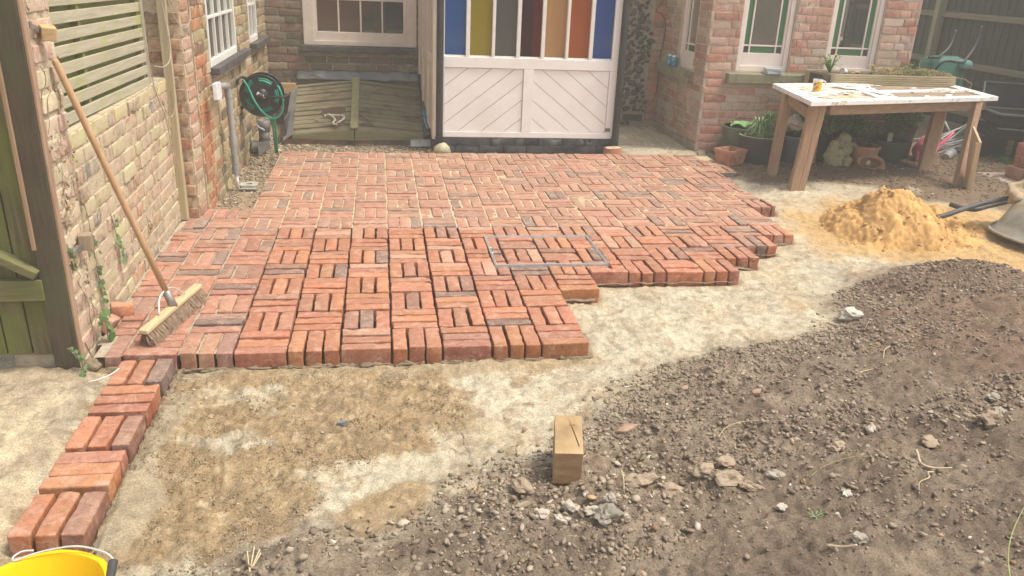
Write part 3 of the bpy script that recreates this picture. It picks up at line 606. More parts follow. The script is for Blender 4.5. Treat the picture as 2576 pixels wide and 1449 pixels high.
A0, A1 = (-0.378, -1.56), (-0.412, 0.25); nw = Vector((1, 0.0188)).normalized()
mortar_core(gw, A0, A1, -0.12, 0.885, nw, 0.2, [], M_lime_pale)
wall_bricks(gw, A0, A1, -0.09, 0.885, [], gpal, BW, BWc, 21, nw, 300, 'garden', proud=0.0045, jog=0.0025, amp=0.0045, rr=0.0045)
P0, P1 = (-0.372, -1.80), (-0.378, -1.56)
mortar_core(gw, P0, P1, -0.12, 2.0, nw, 0.26, [], M_lime_pale, 'pier_body')
wall_bricks(gw, P0, P1, -0.09, 1.98, [], lambda u, z: pick([(3, (0.58, 0.49, 0.34)), (2, (0.47, 0.30, 0.23)), (1.5, (0.52, 0.36, 0.28))]), BW, BWc, 22, nw, 100, 'garden', proud=0.005, jog=0.002, amp=0.004, course=0.09, rr=0.005)
pb = MB(); rs = np.random.RandomState(5)
for k in range(9):   # crumbling render left on the pier and along the lichen course
    zz = rs.uniform(-0.05, 1.5); yy = rs.uniform(-1.82, -1.57); pb.blob((-0.3735 + 0.0035 * ((yy + 1.56) / -0.24), yy, zz), (0.0075, rs.uniform(0.03, 0.08), rs.uniform(0.03, 0.06)), 0.45, k, 3)
pb.build('crumbling_render', M_lime_pale, gw, smooth=True)

# ---------------- gate and gate post
M_gatewood = wood('mossy_gate_wood', (0.09, 0.085, 0.035), (0.21, 0.17, 0.09), 'z', 0.85, stain=(0.16, 0.20, 0.035), stain_amt=0.9)
M_gaterail = wood('mossy_gate_rail', (0.09, 0.10, 0.045), (0.28, 0.21, 0.13), 'x', 0.85, stain=(0.14, 0.16, 0.04), stain_amt=0.9)
M_postdark = wood('dark_stained_post', (0.065, 0.050, 0.036), (0.125, 0.092, 0.064), 'z', 0.8, stain=(0.10, 0.095, 0.05), stain_amt=0.7)
M_postlight = wood('pale_post_edge', (0.28, 0.17, 0.11), (0.44, 0.30, 0.20), 'z', 0.85)  # paler wood for the post's side face and the gate stile
post = thing('gate_post', 'thick dark brown wooden gate post against the end of the brick wall', 'post', (-0.37, -1.9, -0.1))
mb = MB(); mb.prism([(-0.468, -1.842, -0.08), (-0.372, -1.842, -0.08), (-0.372, -1.80, -0.08), (-0.468, -1.80, -0.08)], (0.03, -0.11, 2.0)); mb.build('post_body', M_postdark, post, bevel=0.004)
mb = MB(); mb.prism([(-0.3715, -1.838, -0.08), (-0.362, -1.838, -0.08), (-0.362, -1.802, -0.08), (-0.3715, -1.802, -0.08)], (0.03, -0.11, 2.0)); mb.build('edge_strip', M_postlight, post, bevel=0.002)
gt = thing('garden_gate', 'green mossy wooden plank gate with a diagonal brace, left of the dark post', 'gate', (-0.8, -1.9, 0.02))
xs = [-0.458, -0.56, -0.655, -0.76, -0.86, -0.96, -1.06, -1.16]
for k in range(7):
    mb = MB(); z0_ = 0.03 + 0.002 * k; mb.b2((xs[k + 1] + 0.003, -1.915, z0_), (xs[k] - 0.003, -1.895, 1.75)); mb.build('plank', M_gatewood, gt, bevel=0.003)
for zz in (0.33, 1.35):
    mb = MB(); mb.b2((-1.16, -1.95, zz - 0.045), (-0.462, -1.9155, zz + 0.045)); mb.build('rail', M_gaterail, gt, bevel=0.004)
mb = MB(); mb.bar((-0.47, -1.9335, 0.40), (-1.14, -1.9335, 0.80), 0.034, 0.085, (0, 1, 0)); mb.build('brace', M_gaterail, gt, bevel=0.004)
mb = MB(); mb.b2((-0.474, -1.952, 0.50), (-0.459, -1.918, 1.9)); mb.build('stile', M_postlight, gt, bevel=0.003)

for ch in [c for c in bpy.data.objects if c.parent == gt]:      # the gate leans a little, like its post
    for v_ in ch.data.vertices: v_.co.y += 0.095 - 0.055 * (v_.co.z + 0.02)
    for v_ in ch.data.vertices: v_.co.x += 0.008 + 0.012 * v_.co.z
# offcuts fixed to the pier
M_pine = wood('pine', (0.46, 0.30, 0.14), (0.62, 0.44, 0.24), 'x', 0.7)
M_pinez = wood('pine_upright', (0.40, 0.28, 0.15), (0.56, 0.42, 0.26), 'z', 0.75)
M_strap = pm('grey_metal_strap', (0.22, 0.20, 0.19), (0.36, 0.33, 0.31), None, 20, 0.5, 0.2, 80, metal=0.6)
tw = thing('wood_offcut', 'orange brown wood block strapped high on the pier with a metal band', 'wood block', (-0.34, -1.66, 1.25))
mb = MB(); mb.box((-0.338, -1.715, 1.290), (0.052, 0.052, 0.050), Euler((0.15, 0.1, 0.5)).to_matrix()); mb.build('block', M_pine, tw, bevel=0.004)
mb = MB(); mb.prism([(-0.352, -1.84, 1.318), (-0.360, -1.73, 1.288), (-0.360, -1.73, 1.308), (-0.352, -1.84, 1.338)], (0.003, 0, 0)); mb.build('strap', M_strap, tw)
tw = thing('wood_offcut', 'grey brown wood block fixed low on the pier above the ivy', 'wood block', (-0.34, -1.7, 0.45))
mb = MB(); mb.box((-0.338, -1.665, 0.465), (0.05, 0.05, 0.065), Euler((0, 0, 0.2)).to_matrix()); mb.build('block', wood('grey_offcut', (0.26, 0.19, 0.12), (0.40, 0.32, 0.22), 'z'), tw, bevel=0.003)
mb = MB(); mb.b2((-0.364, -1.80, 0.445), (-0.345, -1.70, 0.462)); mb.build('strap', M_strap, tw)

# ---------------- hit-and-miss fence panel above the wall
M_slat = wood('weathered_slat', (0.33, 0.31, 0.215), (0.50, 0.46, 0.34), 'y', 0.8, stain=(0.36, 0.38, 0.13), stain_amt=0.35, bmp=0.6)
M_slatback = wood('mossy_slat', (0.23, 0.22, 0.10), (0.40, 0.37, 0.20), 'y', 0.85, stain=(0.28, 0.32, 0.05), stain_amt=0.9)
fp = thing('fence_panel', 'weathered horizontal slat fence panel standing on the garden wall', 'fence panel', (-0.45, -0.9, 0.89))
for k in range(14):
    zc = 0.925 + k * 0.0665; dz = 0.003 * math.sin(k * 2.1)
    if k: zc += 0.0
    mb = MB(); mb.prism([(-0.425, -1.75, zc - 0.0235 + dz), (-0.425, -1.75, zc + 0.0235 + dz), (-0.425, -0.125, zc + 0.0215 - 0.018), (-0.425, -0.125, zc - 0.0235 - 0.018)], (0.011, 0, 0)); mb.build('slat', M_slat, fp, bevel=0.002)
    zb = zc + 0.033; mb = MB(); mb.prism([(-0.468, -1.75, zb - 0.024), (-0.468, -1.75, zb + 0.024), (-0.468, -0.125, zb + 0.006), (-0.468, -0.125, zb - 0.042)], (0.011, 0, 0)); mb.build('slat', M_slatback, fp)
for yy in (-1.62, -1.10, -0.17):
    mb = MB(); mb.b2((-0.4565, yy - 0.016, 0.888), (-0.4255, yy + 0.016, 1.84)); mb.build('batten', M_slatback, fp)
mb = MB(); mb.b2((-0.50, -0.115, 0.886), (-0.425, -0.045, 1.9)); mb.build('post', wood('grey_fence_post', (0.24, 0.22, 0.16), (0.38, 0.35, 0.27), 'z'), fp, bevel=0.003)
tp = thing('timber_post', 'tall slim pale timber standing in the corner against the brick pier', 'post', (-0.39, 0.2, 0))
mb = MB(); mb.prism([(-0.412, 0.185, -0.005), (-0.364, 0.185, -0.005), (-0.364, 0.238, -0.005), (-0.412, 0.238, -0.005)], (-0.0, 0, 2.0)); tb = mb.build('timber', wood('pale_timber', (0.36, 0.30, 0.17), (0.52, 0.45, 0.29), 'z'), tp, bevel=0.004)
nl = MB()
for zz in (0.35, 0.72, 0.80, 1.1): nl.lathe([(0.0025, 0), (0.0025, 0.002), (0, 0.002)], (-0.39 + 0.008 * math.sin(zz * 9), 0.184, zz), 6, Matrix.Rotation(math.pi / 2, 3, 'X'))
stuff(nl.build('nails', M_darkmetal, tp))
M_cable = pm('grey_cable', (0.36, 0.31, 0.23), (0.46, 0.40, 0.31), None, 10, 0.6, 0.0)
cab = MB().tube(catmull([(-0.41, -0.19, 1.7), (-0.408, -0.17, 1.33), (-0.405, -0.15, 1.1), (-0.398, -0.12, 0.9), (-0.392, -0.08, 0.8), (-0.388, 0.02, 0.68), (-0.388, 0.08, 0.50), (-0.39, 0.12, 0.33)]), 0.0035, 6).build('cable', M_cable, None, smooth=True)
tag(cab, 'thin cable hanging straight down over the fence slats and garden wall', 'cable')
cab = MB().tube(catmull([(-0.372, 0.15, 1.75), (-0.375, 0.14, 1.45), (-0.362, 0.14, 1.25), (-0.35, 0.15, 1.10), (-0.352, 0.12, 1.0), (-0.375, 0.05, 0.965), (-0.405, -0.04, 0.98)]), 0.0035, 6).build('cable', M_cable, None, smooth=True)
tag(cab, 'cable looping in front of the pale timber to the fence panel edge', 'cable')
cab = MB().tube(catmull([(-0.39, 0.16, 1.7), (-0.352, 0.17, 1.40), (-0.335, 0.20, 1.28), (-0.315, 0.24, 1.20), (-0.30, 0.30, 1.165), (-0.272, 0.36, 1.20), (-0.268, 0.38, 1.36), (-0.27, 0.38, 1.7)]), 0.0035, 6).build('cable', M_cable, None, smooth=True)
tag(cab, 'cable sagging in a loop across the brick pier, highest of the cables', 'cable')
cab = MB().tube(catmull([(-0.362, 0.176, 1.7), (-0.36, 0.176, 1.2), (-0.361, 0.176, 0.9), (-0.365, 0.172, 0.72), (-0.385, 0.14, 0.66), (-0.40, 0.10, 0.70), (-0.405, 0.06, 0.77)]), 0.003, 6).build('cable', M_cable, None, smooth=True)
tag(cab, 'cable running down the edge of the pale timber with a bend at its foot', 'cable')

# ---------------- house, left wing
hw = thing('house_wing', 'yellow and red brick side wing of the house with two white windows', 'house', (-0.27, 1.9, -0.1))
BH = brick_mat('stock_brick', False, pale=(0.60, 0.50, 0.33), pale_lo=0.50, pale_hi=0.72, pale_amt=0.6, var=0.4)
BHc = brick_mat('stock_brick_field', True, pale=(0.60, 0.50, 0.33), pale_lo=0.50, pale_hi=0.72, pale_amt=0.6, var=0.4)
H0, H1 = (-0.288, 0.47), (-0.262, 3.75); nh = Vector((1, -0.008)).normalized()
holesH = [(0.435, 1.50, 0.805, 1.9), (2.20, 2.66, 0.81, 1.9)]
def hpal(u, z):
    if u < 0.32: return pick([(5, (0.42, 0.19, 0.10)), (2, (0.45, 0.25, 0.15)), (0.8, (0.44, 0.36, 0.19)), (0.5, (0.24, 0.15, 0.10))])
    return pick([(3.2, (0.40, 0.32, 0.19)), (2, (0.35, 0.27, 0.16)), (2.4, (0.29, 0.235, 0.145)), (0.9, (0.36, 0.19, 0.11)), (1.3, (0.17, 0.135, 0.09)), (1, (0.44, 0.37, 0.25))])
mortar_core(hw, H0, H1, -0.12, 2.7, nh, 0.22, holesH, M_lime)
wall_bricks(hw, H0, H1, -0.07, 1.655, holesH, hpal, BH, BHc, 23, nh, 300, 'flemish', jog=0.0025, amp=0.004, wob=0.003, rr=0.004, proud=0.006)
pr = thing('brick_pier', 'pinkish brick pier at the corner between garden wall and house wing', 'pier', (-0.36, 0.35, -0.1))
mortar_core(pr, (-0.305, 0.250), (-0.296, 0.462), -0.12, 2.7, Vector((1, 0)), 0.24, [], M_lime)
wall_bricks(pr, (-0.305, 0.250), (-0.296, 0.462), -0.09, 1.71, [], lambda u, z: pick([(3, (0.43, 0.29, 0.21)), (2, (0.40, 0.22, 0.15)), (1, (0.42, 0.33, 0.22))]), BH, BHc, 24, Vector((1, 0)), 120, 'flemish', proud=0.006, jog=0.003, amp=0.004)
wall_bricks(pr, (-0.53, 0.250), (-0.305, 0.250), -0.09, 1.71, [], lambda u, z: pick([(3, (0.30, 0.21, 0.14)), (2, (0.38, 0.25, 0.16)), (1, (0.34, 0.16, 0.10))]), BH, BHc, 25, Vector((0, -1)), 120, 'flemish', proud=0.006, jog=0.003, amp=0.004)  # darker palette puts this face's shade into its bricks
M_whitep = pm('white_paint', (0.72, 0.69, 0.63), (0.80, 0.77, 0.71), None, 6, 0.45, 0.12, 60, bdist=0.002)
M_cream = pm('cream_paint', (0.70, 0.60, 0.50), (0.76, 0.67, 0.57), None, 5, 0.5, 0.15, 60, bdist=0.002)
M_creamdim = pm('old_cream_paint', (0.70, 0.61, 0.52), (0.77, 0.68, 0.59), (0.60, 0.50, 0.41), 7, 0.55, 0.2, 60, bdist=0.002, lo=0.45, hi=0.8)
M_sillblk = pm('dark_painted_sill', (0.055, 0.052, 0.052), (0.12, 0.11, 0.105), None, 9, 0.6, 0.4, 70, bdist=0.003)
M_stonesill = pm('mossy_stone_sill', (0.15, 0.13, 0.085), (0.27, 0.245, 0.165), (0.20, 0.20, 0.095), 11, 0.9, 0.6, 60, bdist=0.006)
M_clear = glassmat('window_glass', (0.07, 0.07, 0.065), 0.28, 0.04, 0.9, (0.85, 0.85, 0.82))
M_inside = pm('dark_room', (0.02, 0.018, 0.016), (0.05, 0.04, 0.033), None, 2, 0.9, 0)
class Fr:
    """Frame of reference of a wall: u along, n outward, z up."""
    def __init__(s, A, B, nrm): s.A = Vector(A); s.U = (Vector(B) - s.A).normalized(); s.n = Vector(nrm)
    def p(s, u, d, z): q = s.A + s.U * u + s.n * d; return (q.x, q.y, z)
    def box(s, mb, u0, u1, d0, d1, z0, z1, col=None): return mb.prism([s.p(u0, d0, z0), s.p(u1, d0, z0), s.p(u1, d1, z0), s.p(u0, d1, z0)][::(1 if (s.U.x * s.n.y - s.U.y * s.n.x) * (d1 - d0) * (u1 - u0) > 0 else -1)], (0, 0, z1 - z0), col)
def curtain(fr, u0, u1, d, z0, z1, m, label, parent=None, pleats=26):
    mb = MB(); n = pleats * 6; V = []
    for k in range(n + 1):
        t = k / n; V.append(fr.p(u0 + (u1 - u0) * t, d + 0.012 * math.sin(t * pleats * 2 * math.pi) + 0.004 * math.sin(t * 37), 0))
    P = [(x, y, z0) for x, y, _ in V] + [(x, y, z1) for x, y, _ in V]; F = [(k, k + 1, n + 2 + k, n + 1 + k) for k in range(n)]
    mb.add(P, F); o = mb.build('curtain', m, None, smooth=True); sm = o.modifiers.new('thick', 'SOLIDIFY'); sm.thickness = 0.003
    return tag(o, label, 'curtain')
M_curt = pm('grey_ribbed_curtain', (0.30, 0.30, 0.28), (0.44, 0.44, 0.41), None, 30, 0.9, 0.2, 300)
fH = Fr(H0, H1, nh)
def wing_window(u0, u1, z0, z1, su0, su1, cols, lab):
    w = MB(); fw = 0.030
    fH.box(w, u0, u0 + fw, -0.05, 0.012, z0, z1); fH.box(w, u1 - fw, u1, -0.05, 0.012, z0, z1); fH.box(w, u0 + fw, u1 - fw, -0.05, 0.012, z0, z0 + 0.05); fH.box(w, u0 + fw, u1 - fw, -0.05, 0.012, z1 - 0.05, z1)
    wo_ = w.build('window', M_whitep, hw, bevel=0.003)
    for k in range(1, cols):
        u = u0 + fw + (u1 - u0 - 2 * fw) * k / cols; b = MB(); fH.box(b, u - 0.008, u + 0.008, -0.03, 0.008, z0 + 0.0505, z1 - 0.0505); b.build('glazing_bar', M_whitep, wo_, bevel=0.002)
    zr = [1.185, 1.47]; 
    for zz in zr:
        for k in range(cols):
            ua = u0 + fw + (u1 - u0 - 2 * fw) * k / cols + 0.0085; ub = u0 + fw + (u1 - u0 - 2 * fw) * (k + 1) / cols - 0.0085; b = MB(); fH.box(b, ua, ub, -0.028, 0.006, zz - 0.009, zz + 0.009); b.build('glazing_bar', M_whitep, wo_, bevel=0.002)
    lv = [z0 + 0.0505] + [q for z_ in zr for q in (z_ - 0.0095, z_ + 0.0095)] + [z1 - 0.0505]
    for k in range(cols):
        ua = u0 + fw + (u1 - u0 - 2 * fw) * k / cols + 0.0085; ub = u0 + fw + (u1 - u0 - 2 * fw) * (k + 1) / cols - 0.0085
        for a, b_ in zip(lv[0::2], lv[1::2]): b = MB(); fH.box(b, ua, ub, -0.018, -0.014, a, b_); b.build('pane', M_clear, wo_)
    s = MB(); fH.box(s, su0, su1, -0.03, 0.062, z0 - 0.052, z0 - 0.003); s.build('window_sill', M_sillblk, hw, bevel=0.004)
wing_window(0.437, 1.498, 0.862, 1.88, 0.455, 1.90, 4, '')
wing_window(2.202, 2.658, 0.868, 1.88, 2.22, 3.12, 2, '')
curtain(fH, 0.45, 1.48, -0.09, 0.83, 1.95, M_curt, 'grey ribbed curtain behind the larger window of the side wing', None, 24)
curtain(fH, 2.20, 2.66, -0.09, 0.83, 1.95, M_curt, 'grey ribbed curtain behind the narrow window of the side wing', None, 11)

# ---------------- house, rear wall with kitchen window, flint stretch beyond the porch
hr = thing('house_back_wall', 'shaded brown brick rear wall of the house with wide cream window and flint panel', 'house', (1.8, 3.8, -0.1))
BD = brick_mat('sooty_brick', False, pale=(0.38, 0.31, 0.22), pale_lo=0.52, pale_hi=0.8, pale_amt=0.5, var=0.35)  # dimness of the recessed wall put into the brick colour
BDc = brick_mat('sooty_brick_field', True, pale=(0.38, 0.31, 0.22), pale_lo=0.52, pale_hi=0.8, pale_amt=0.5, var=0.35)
R0, R1 = (-0.262, 3.75), (3.92, 3.75); nr = Vector((0, -1)); fR = Fr(R0, R1, nr)
holesR = [(0.372, 1.508, 0.715, 1.78), (1.70, 3.40, -0.2, 2.3)]
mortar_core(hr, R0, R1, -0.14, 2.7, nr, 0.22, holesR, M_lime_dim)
wall_bricks(hr, (-0.262, 3.75), (1.46, 3.75), -0.08, 1.645, [(0.372, 1.508, 0.715, 1.78), (0.27, 1.55, -0.2, 0.40)], lambda u, z: pick([(3, (0.20, 0.155, 0.11)), (2, (0.165, 0.14, 0.095)), (2, (0.23, 0.165, 0.12)), (0.4, (0.25, 0.15, 0.11)), (0.5, (0.30, 0.25, 0.17))]), BD, BDc, 26, nr, 300, 'garden', jog=0.003, amp=0.004, wob=0.004)  # brick palette holds the shade of the recess
wall_bricks(hr, (3.77, 3.75), (3.92, 3.75), -0.08, 1.645, [], lambda u, z: pick([(3, (0.36, 0.22, 0.16)), (2, (0.38, 0.29, 0.20)), (1, (0.42, 0.2, 0.14))]), BD, BDc, 27, nr, 60, 'garden', jog=0.003, amp=0.004)
M_flint = brick_mat('flint', False, pale=(0.30, 0.26, 0.20), pale_lo=0.60, pale_hi=0.8, pale_amt=0.4, var=0.4)
fv = []
for k in range(12):
    mb = MB(); mb.blob((0, 0, 0), (1, 0.5, 0.8), 0.28, 300 + k, 1); m_ = mb.mesh('flint', True); m_.materials.append(M_flint); fv.append(m_)
rs = np.random.RandomState(9); placed = []
for t in range(5200):
    x = rs.uniform(3.10, 3.77 + 0.08); z = rs.uniform(0.02, 1.6); sx = rs.uniform(0.022, 0.054); sz = sx * rs.uniform(0.55, 0.85)
    if x + sx > 3.775 + 0.04 * math.sin(z * 9): continue
    if abs(x - 3.63) < 0.115 + sx and abs(z - 0.095) < 0.045 + sz: continue
    if all(((x - a) / (sx + c)) ** 2 + ((z - b) / (sz + d)) ** 2 > 1.0 for a, b, c, d in placed): placed.append((x, z, sx, sz))
    if len(placed) > 230: break
for x, z, sx, sz in placed:
    o = bpy.data.objects.new('flint', random.choice(fv)); COL.objects.link(o); o.parent = hr; o.location = Vector((x, 3.745, z)) - WLOC[hr.name]
    o.scale = (sx * 1.02, 0.03, sz * 1.25); o.rotation_euler = (0, random.gauss(0, 0.25), 0); o.color = (*jit((0.115, 0.098, 0.08), 0.35), 1)
M_air = pm('air_brick', (0.06, 0.06, 0.06), (0.1, 0.095, 0.09), None, 20, 0.7, 0.3)
mb = MB(); mb.b2((3.525, 3.725, 0.062), (3.745, 3.748, 0.128)); ab = mb.build('air_brick', M_air, hr, bevel=0.003)
mb = MB()
for r_ in range(3):
    for c_ in range(9): mb.b2((3.54 + c_ * 0.023, 3.7235, 0.07 + r_ * 0.018), (3.55 + c_ * 0.023, 3.7249, 0.08 + r_ * 0.018))
mb.build('vent_holes', pm('vent_black', (0.01, 0.01, 0.01), (0.015, 0.015, 0.015), None, 5, 0.9, 0), ab)
# kitchen window
w = MB(); fR.box(w, 0.373, 0.478, -0.06, 0.02, 0.776, 1.76); fR.box(w, 1.402, 1.507, -0.06, 0.02, 0.776, 1.76); fR.box(w, 0.478, 1.402, -0.06, 0.02, 0.776, 0.822); fR.box(w, 0.478, 1.402, -0.06, 0.02, 1.70, 1.76)
kw = w.build('window', M_creamdim, hr, bevel=0.004)
w = MB(); fR.box(w, 0.4785, 0.509, -0.045, 0.004, 0.823, 1.699); fR.box(w, 1.374, 1.4015, -0.045, 0.004, 0.823, 1.699); fR.box(w, 0.509, 1.374, -0.045, 0.004, 0.823, 0.908); fR.box(w, 0.509, 1.374, -0.045, 0.004, 1.215, 1.245)
w.build('sash', M_creamdim, kw, bevel=0.003)
us = [0.509, 0.724, 0.945, 1.162, 1.374]
for u in us[1:-1]:
    b = MB(); fR.box(b, u - 0.008, u + 0.008, -0.036, 0.0, 0.9085, 1.2145); b.build('glazing_bar', M_creamdim, kw, bevel=0.002)
for a, b_ in zip(us[:-1], us[1:]):
    for z0_, z1_ in ((0.9085, 1.2145), (1.2455, 1.699)):
        b = MB(); fR.box(b, a + 0.0085, b_ - 0.0085, -0.022, -0.018, z0_, z1_); b.build('pane', M_clear, kw)
s = MB(); fR.box(s, 0.345, 1.562, -0.05, 0.075, 0.712, 0.772); s.build('window_sill', M_sillblk, hr, bevel=0.006)
# room seen through it
kr = bpy.data.objects.new('kitchen_interior', None); COL.objects.link(kr); struct(kr); WLOC[kr.name] = Vector((0, 0, 0))
mb = MB(); mb.b2((-0.2, 5.2, 0.2), (1.7, 5.25, 2.4)); mb.build('back_wall', pm('warm_kitchen_wall', (0.30, 0.12, 0.06), (0.42, 0.19, 0.10), None, 2, 0.8, 0), kr)
mb = MB(); mb.b2((-0.2, 3.98, 0.1), (-0.15, 5.2, 2.4)); mb.b2((1.65, 3.98, 0.1), (1.7, 5.2, 2.4)); mb.build('side_wall', pm('kitchen_side_wall', (0.22, 0.13, 0.08), (0.3, 0.2, 0.13), None, 2, 0.9, 0), kr)
mb = MB(); mb.b2((-0.149, 3.82, 0.80), (1.649, 4.55, 0.84)); mb.build('worktop', pm('worktop', (0.22, 0.17, 0.12), (0.30, 0.24, 0.17), None, 6, 0.4, 0), kr)
mb = MB(); mb.b2((0.95, 5.10, 0.85), (1.18, 5.19, 2.2)); mb.build('doorway', pm('doorway_dark', (0.01, 0.01, 0.012), (0.02, 0.02, 0.02), None, 5, 0.8, 0), kr)
def leafcol(): return jit(random.choice([(0.10, 0.20, 0.035), (0.075, 0.15, 0.03), (0.13, 0.24, 0.05)]), 0.2)
M_leaf = vc_mat('foliage', 60, 0.1, 0.002, 0.55, 0.2, 0.4)
def tuft(mb, c, n, r, h, w=0.006, droop=0.5, seed=0, col=None, seg=4):
    rs = np.random.RandomState(seed)
    for k in range(n):
        a = rs.rand() * 6.28; R_ = r * rs.uniform(0.4, 1.1); H_ = h * rs.uniform(0.5, 1.1); cc_ = col() if col else leafcol(); ww = w * rs.uniform(0.6, 1.2); V = []
        sd_ = Vector((-math.sin(a), math.cos(a), 0)) * ww
        for i in range(seg + 1):
            t = i / seg; q = Vector((c[0] + math.cos(a) * R_ * t, c[1] + math.sin(a) * R_ * t, c[2] + H_ * (math.sin(t * math.pi * (0.5 + 0.5 * droop))))); wd = sd_ * (1 - t) ** 0.6 * (0.6 + min(1, t * 3) * 0.4)
            V += [q - wd, q + wd]
        mb.add(V, [(2 * i, 2 * i + 1, 2 * i + 3, 2 * i + 2) for i in range(seg)], cc_)
    return mb
def leafspray(mb, c, r, n, size, seed=0, col=None, squash=0.8):
    rs = np.random.RandomState(seed)
    for k in range(n):
        d = rs.normal(size=3); d /= np.linalg.norm(d) + 1e-6; q = Vector(c) + Vector((d[0] * r * rs.rand() ** 0.5, d[1] * r * rs.rand() ** 0.5, d[2] * r * squash * rs.rand() ** 0.5))
        s = size * rs.uniform(0.6, 1.3); E_ = Euler(tuple(rs.uniform(-1.2, 1.2, 2)) + (rs.rand() * 6.28,)).to_matrix()
        P = [Vector((-s, 0, 0)), Vector((0, -s * 0.42, s * 0.12)), Vector((s, 0, -s * 0.15)), Vector((0, s * 0.42, s * 0.12))]
        mb.add([E_ @ p + q for p in P], [(0, 1, 2), (0, 2, 3)], col() if col else leafcol())
    return mb
kp = thing('pot_plant', 'bright green feathery fern on the worktop behind the kitchen window', 'plant', (0.72, 4.15, 0.84))
mb = MB(); mb.lathe([(0.04, 0), (0.055, 0.07), (0.05, 0.075)], (0.76, 3.95, 0.84), 14); mb.build('pot', pm('white_pot', (0.5, 0.5, 0.48), (0.6, 0.6, 0.58), None, 5, 0.4, 0), kp, smooth=True)
mb = MB(); tuft(mb, (0.76, 3.98, 0.92), 90, 0.13, 0.14, 0.006, 0.9, 5); leafspray(mb, (0.76, 3.98, 1.0), 0.11, 340, 0.012, 6, lambda: jit((0.22, 0.42, 0.08), 0.2)); mb.build('foliage', M_leaf, kp)
kp = thing('cactus_pot', 'thin cactus in a small pot at the right end of the kitchen window', 'plant', (1.06, 4.02, 0.84))
mb = MB(); mb.lathe([(0.028, 0), (0.036, 0.06), (0.033, 0.062)], (1.0, 4.06, 0.84), 12); mb.build('pot', pm('ribbed_pot', (0.25, 0.24, 0.2), (0.35, 0.34, 0.3), None, 5, 0.4, 0), kp, smooth=True)
mb = MB(); mb.tube([(1.0, 4.06, 0.90), (1.005, 4.06, 1.0), (0.99, 4.06, 1.12)], [0.008, 0.007, 0.004], 6); mb.build('stem', pm('cactus', (0.05, 0.09, 0.03), (0.09, 0.15, 0.05), None, 30, 0.6, 0), kp)
bw = thing('bowl', 'pale blue bowl standing on the sill inside the kitchen window', 'bowl', (0.32, 4.1, 0.84))
mb = MB(); mb.lathe([(0.03, 0.0), (0.06, 0.02), (0.085, 0.05), (0.08, 0.05), (0.05, 0.025), (0, 0.02)], (0.33, 4.1, 0.84), 20, sx=1.2); mb.build('bowl_body', pm('pale_blue_glaze', (0.28, 0.36, 0.36), (0.36, 0.44, 0.44), None, 5, 0.3, 0), bw, smooth=True)
# cable on the flint corner and across the brown wall
cab = MB().tube(catmull([(3.86, 3.70, 1.6), (3.85, 3.70, 1.36), (3.775, 3.70, 1.235), (3.83, 3.69, 1.20), (3.892, 3.69, 1.11), (3.885, 3.69, 0.90), (3.865, 3.68, 0.76), (3.87, 3.68, 0.6), (3.872, 3.69, 0.50), (3.865, 3.70, 0.36), (3.84, 3.71, 0.27)]), 0.004, 6).build('cable', pm('black_cable', (0.02, 0.02, 0.02), (0.04, 0.04, 0.04), None, 5, 0.6, 0), None, smooth=True)
tag(cab, 'thin dark cable hanging down the corner beside the flint wall', 'cable')
# ================================================================== CELLAR HATCH
M_hatch = wood('mossy_hatch_board', (0.155, 0.13, 0.080), (0.285, 0.245, 0.155), 'x', 0.9, stain=(0.085, 0.065, 0.035), stain_amt=0.5, bmp=0.6)
M_hatchz = wood('green_hatch_board', (0.15, 0.13, 0.07), (0.26, 0.23, 0.13), 'x', 0.9, stain=(0.17, 0.18, 0.06), stain_amt=0.5, bmp=0.6)
M_ridge = wood('hatch_ridge', (0.20, 0.18, 0.08), (0.36, 0.32, 0.17), 'y', 0.9)
M_lead = pm('lead_sheet', (0.15, 0.145, 0.14), (0.27, 0.26, 0.25), None, 6, 0.55, 0.5, 14, metal=0.2, bdist=0.01)
M_leadlight = pm('lead_flap', (0.28, 0.28, 0.27), (0.42, 0.42, 0.40), None, 8, 0.5, 0.5, 14, metal=0.2, bdist=0.01)
ht = thing('cellar_hatch', 'mossy wooden cellar hatch with two sloping planked doors beside the porch', 'cellar hatch', (0.62, 3.1, 0))
def hz(u, t):     # height of the doors: u = 0 at outer edge, 1 at ridge; t = 0 front, 1 back
    return (0.075 + 0.057 * u) * (1 - t) + (0.385 + 0.07 * u) * t
XM = 0.622; YF, YB = 2.66, 3.70
for side in (0, 1):
    for k in range(12):
        t0 = k / 12 + 0.005; t1 = (k + 1) / 12 - 0.005; xo0, xo1 = ((0.06 - 0.03 * t0, 0.06 - 0.03 * t1) if side == 0 else (1.262 - 0.0 * t0, 1.262))
        xr = XM - 0.004 if side == 0 else XM + 0.004; dz = random.gauss(0, 0.003) + 0.004 * (k % 2)
        ya, yb = YF + (YB - YF) * t0, YF + (YB - YF) * t1
        P = [(xo0, ya, hz(0, t0) + dz), (xr, ya, hz(1, t0) + dz), (xr, yb, hz(1, t1) + dz - 0.005), (xo1, yb, hz(0, t1) + dz - 0.005)]
        if side == 1: P = P[::-1]
        mb = MB(); mb.prism([(p[0], p[1], p[2] - 0.018) for p in P], (0, 0, 0.018)); mb.build('plank', M_hatch, ht, bevel=0.002)
for side in (0, 1):
    a, b = ((0.055, XM - 0.004) if side == 0 else (1.262, XM + 0.006)); mb = MB(); zf = lambda x: 0.0
    P = [(a, 2.640, 0.03), (b, 2.640, 0.022), (b, 2.640, 0.128), (a, 2.640, 0.068)]
    if side == 1: P = P[::-1]
    mb.prism(P, (0, 0.019, 0)); mb.build('front_board', M_hatchz, ht, bevel=0.002)
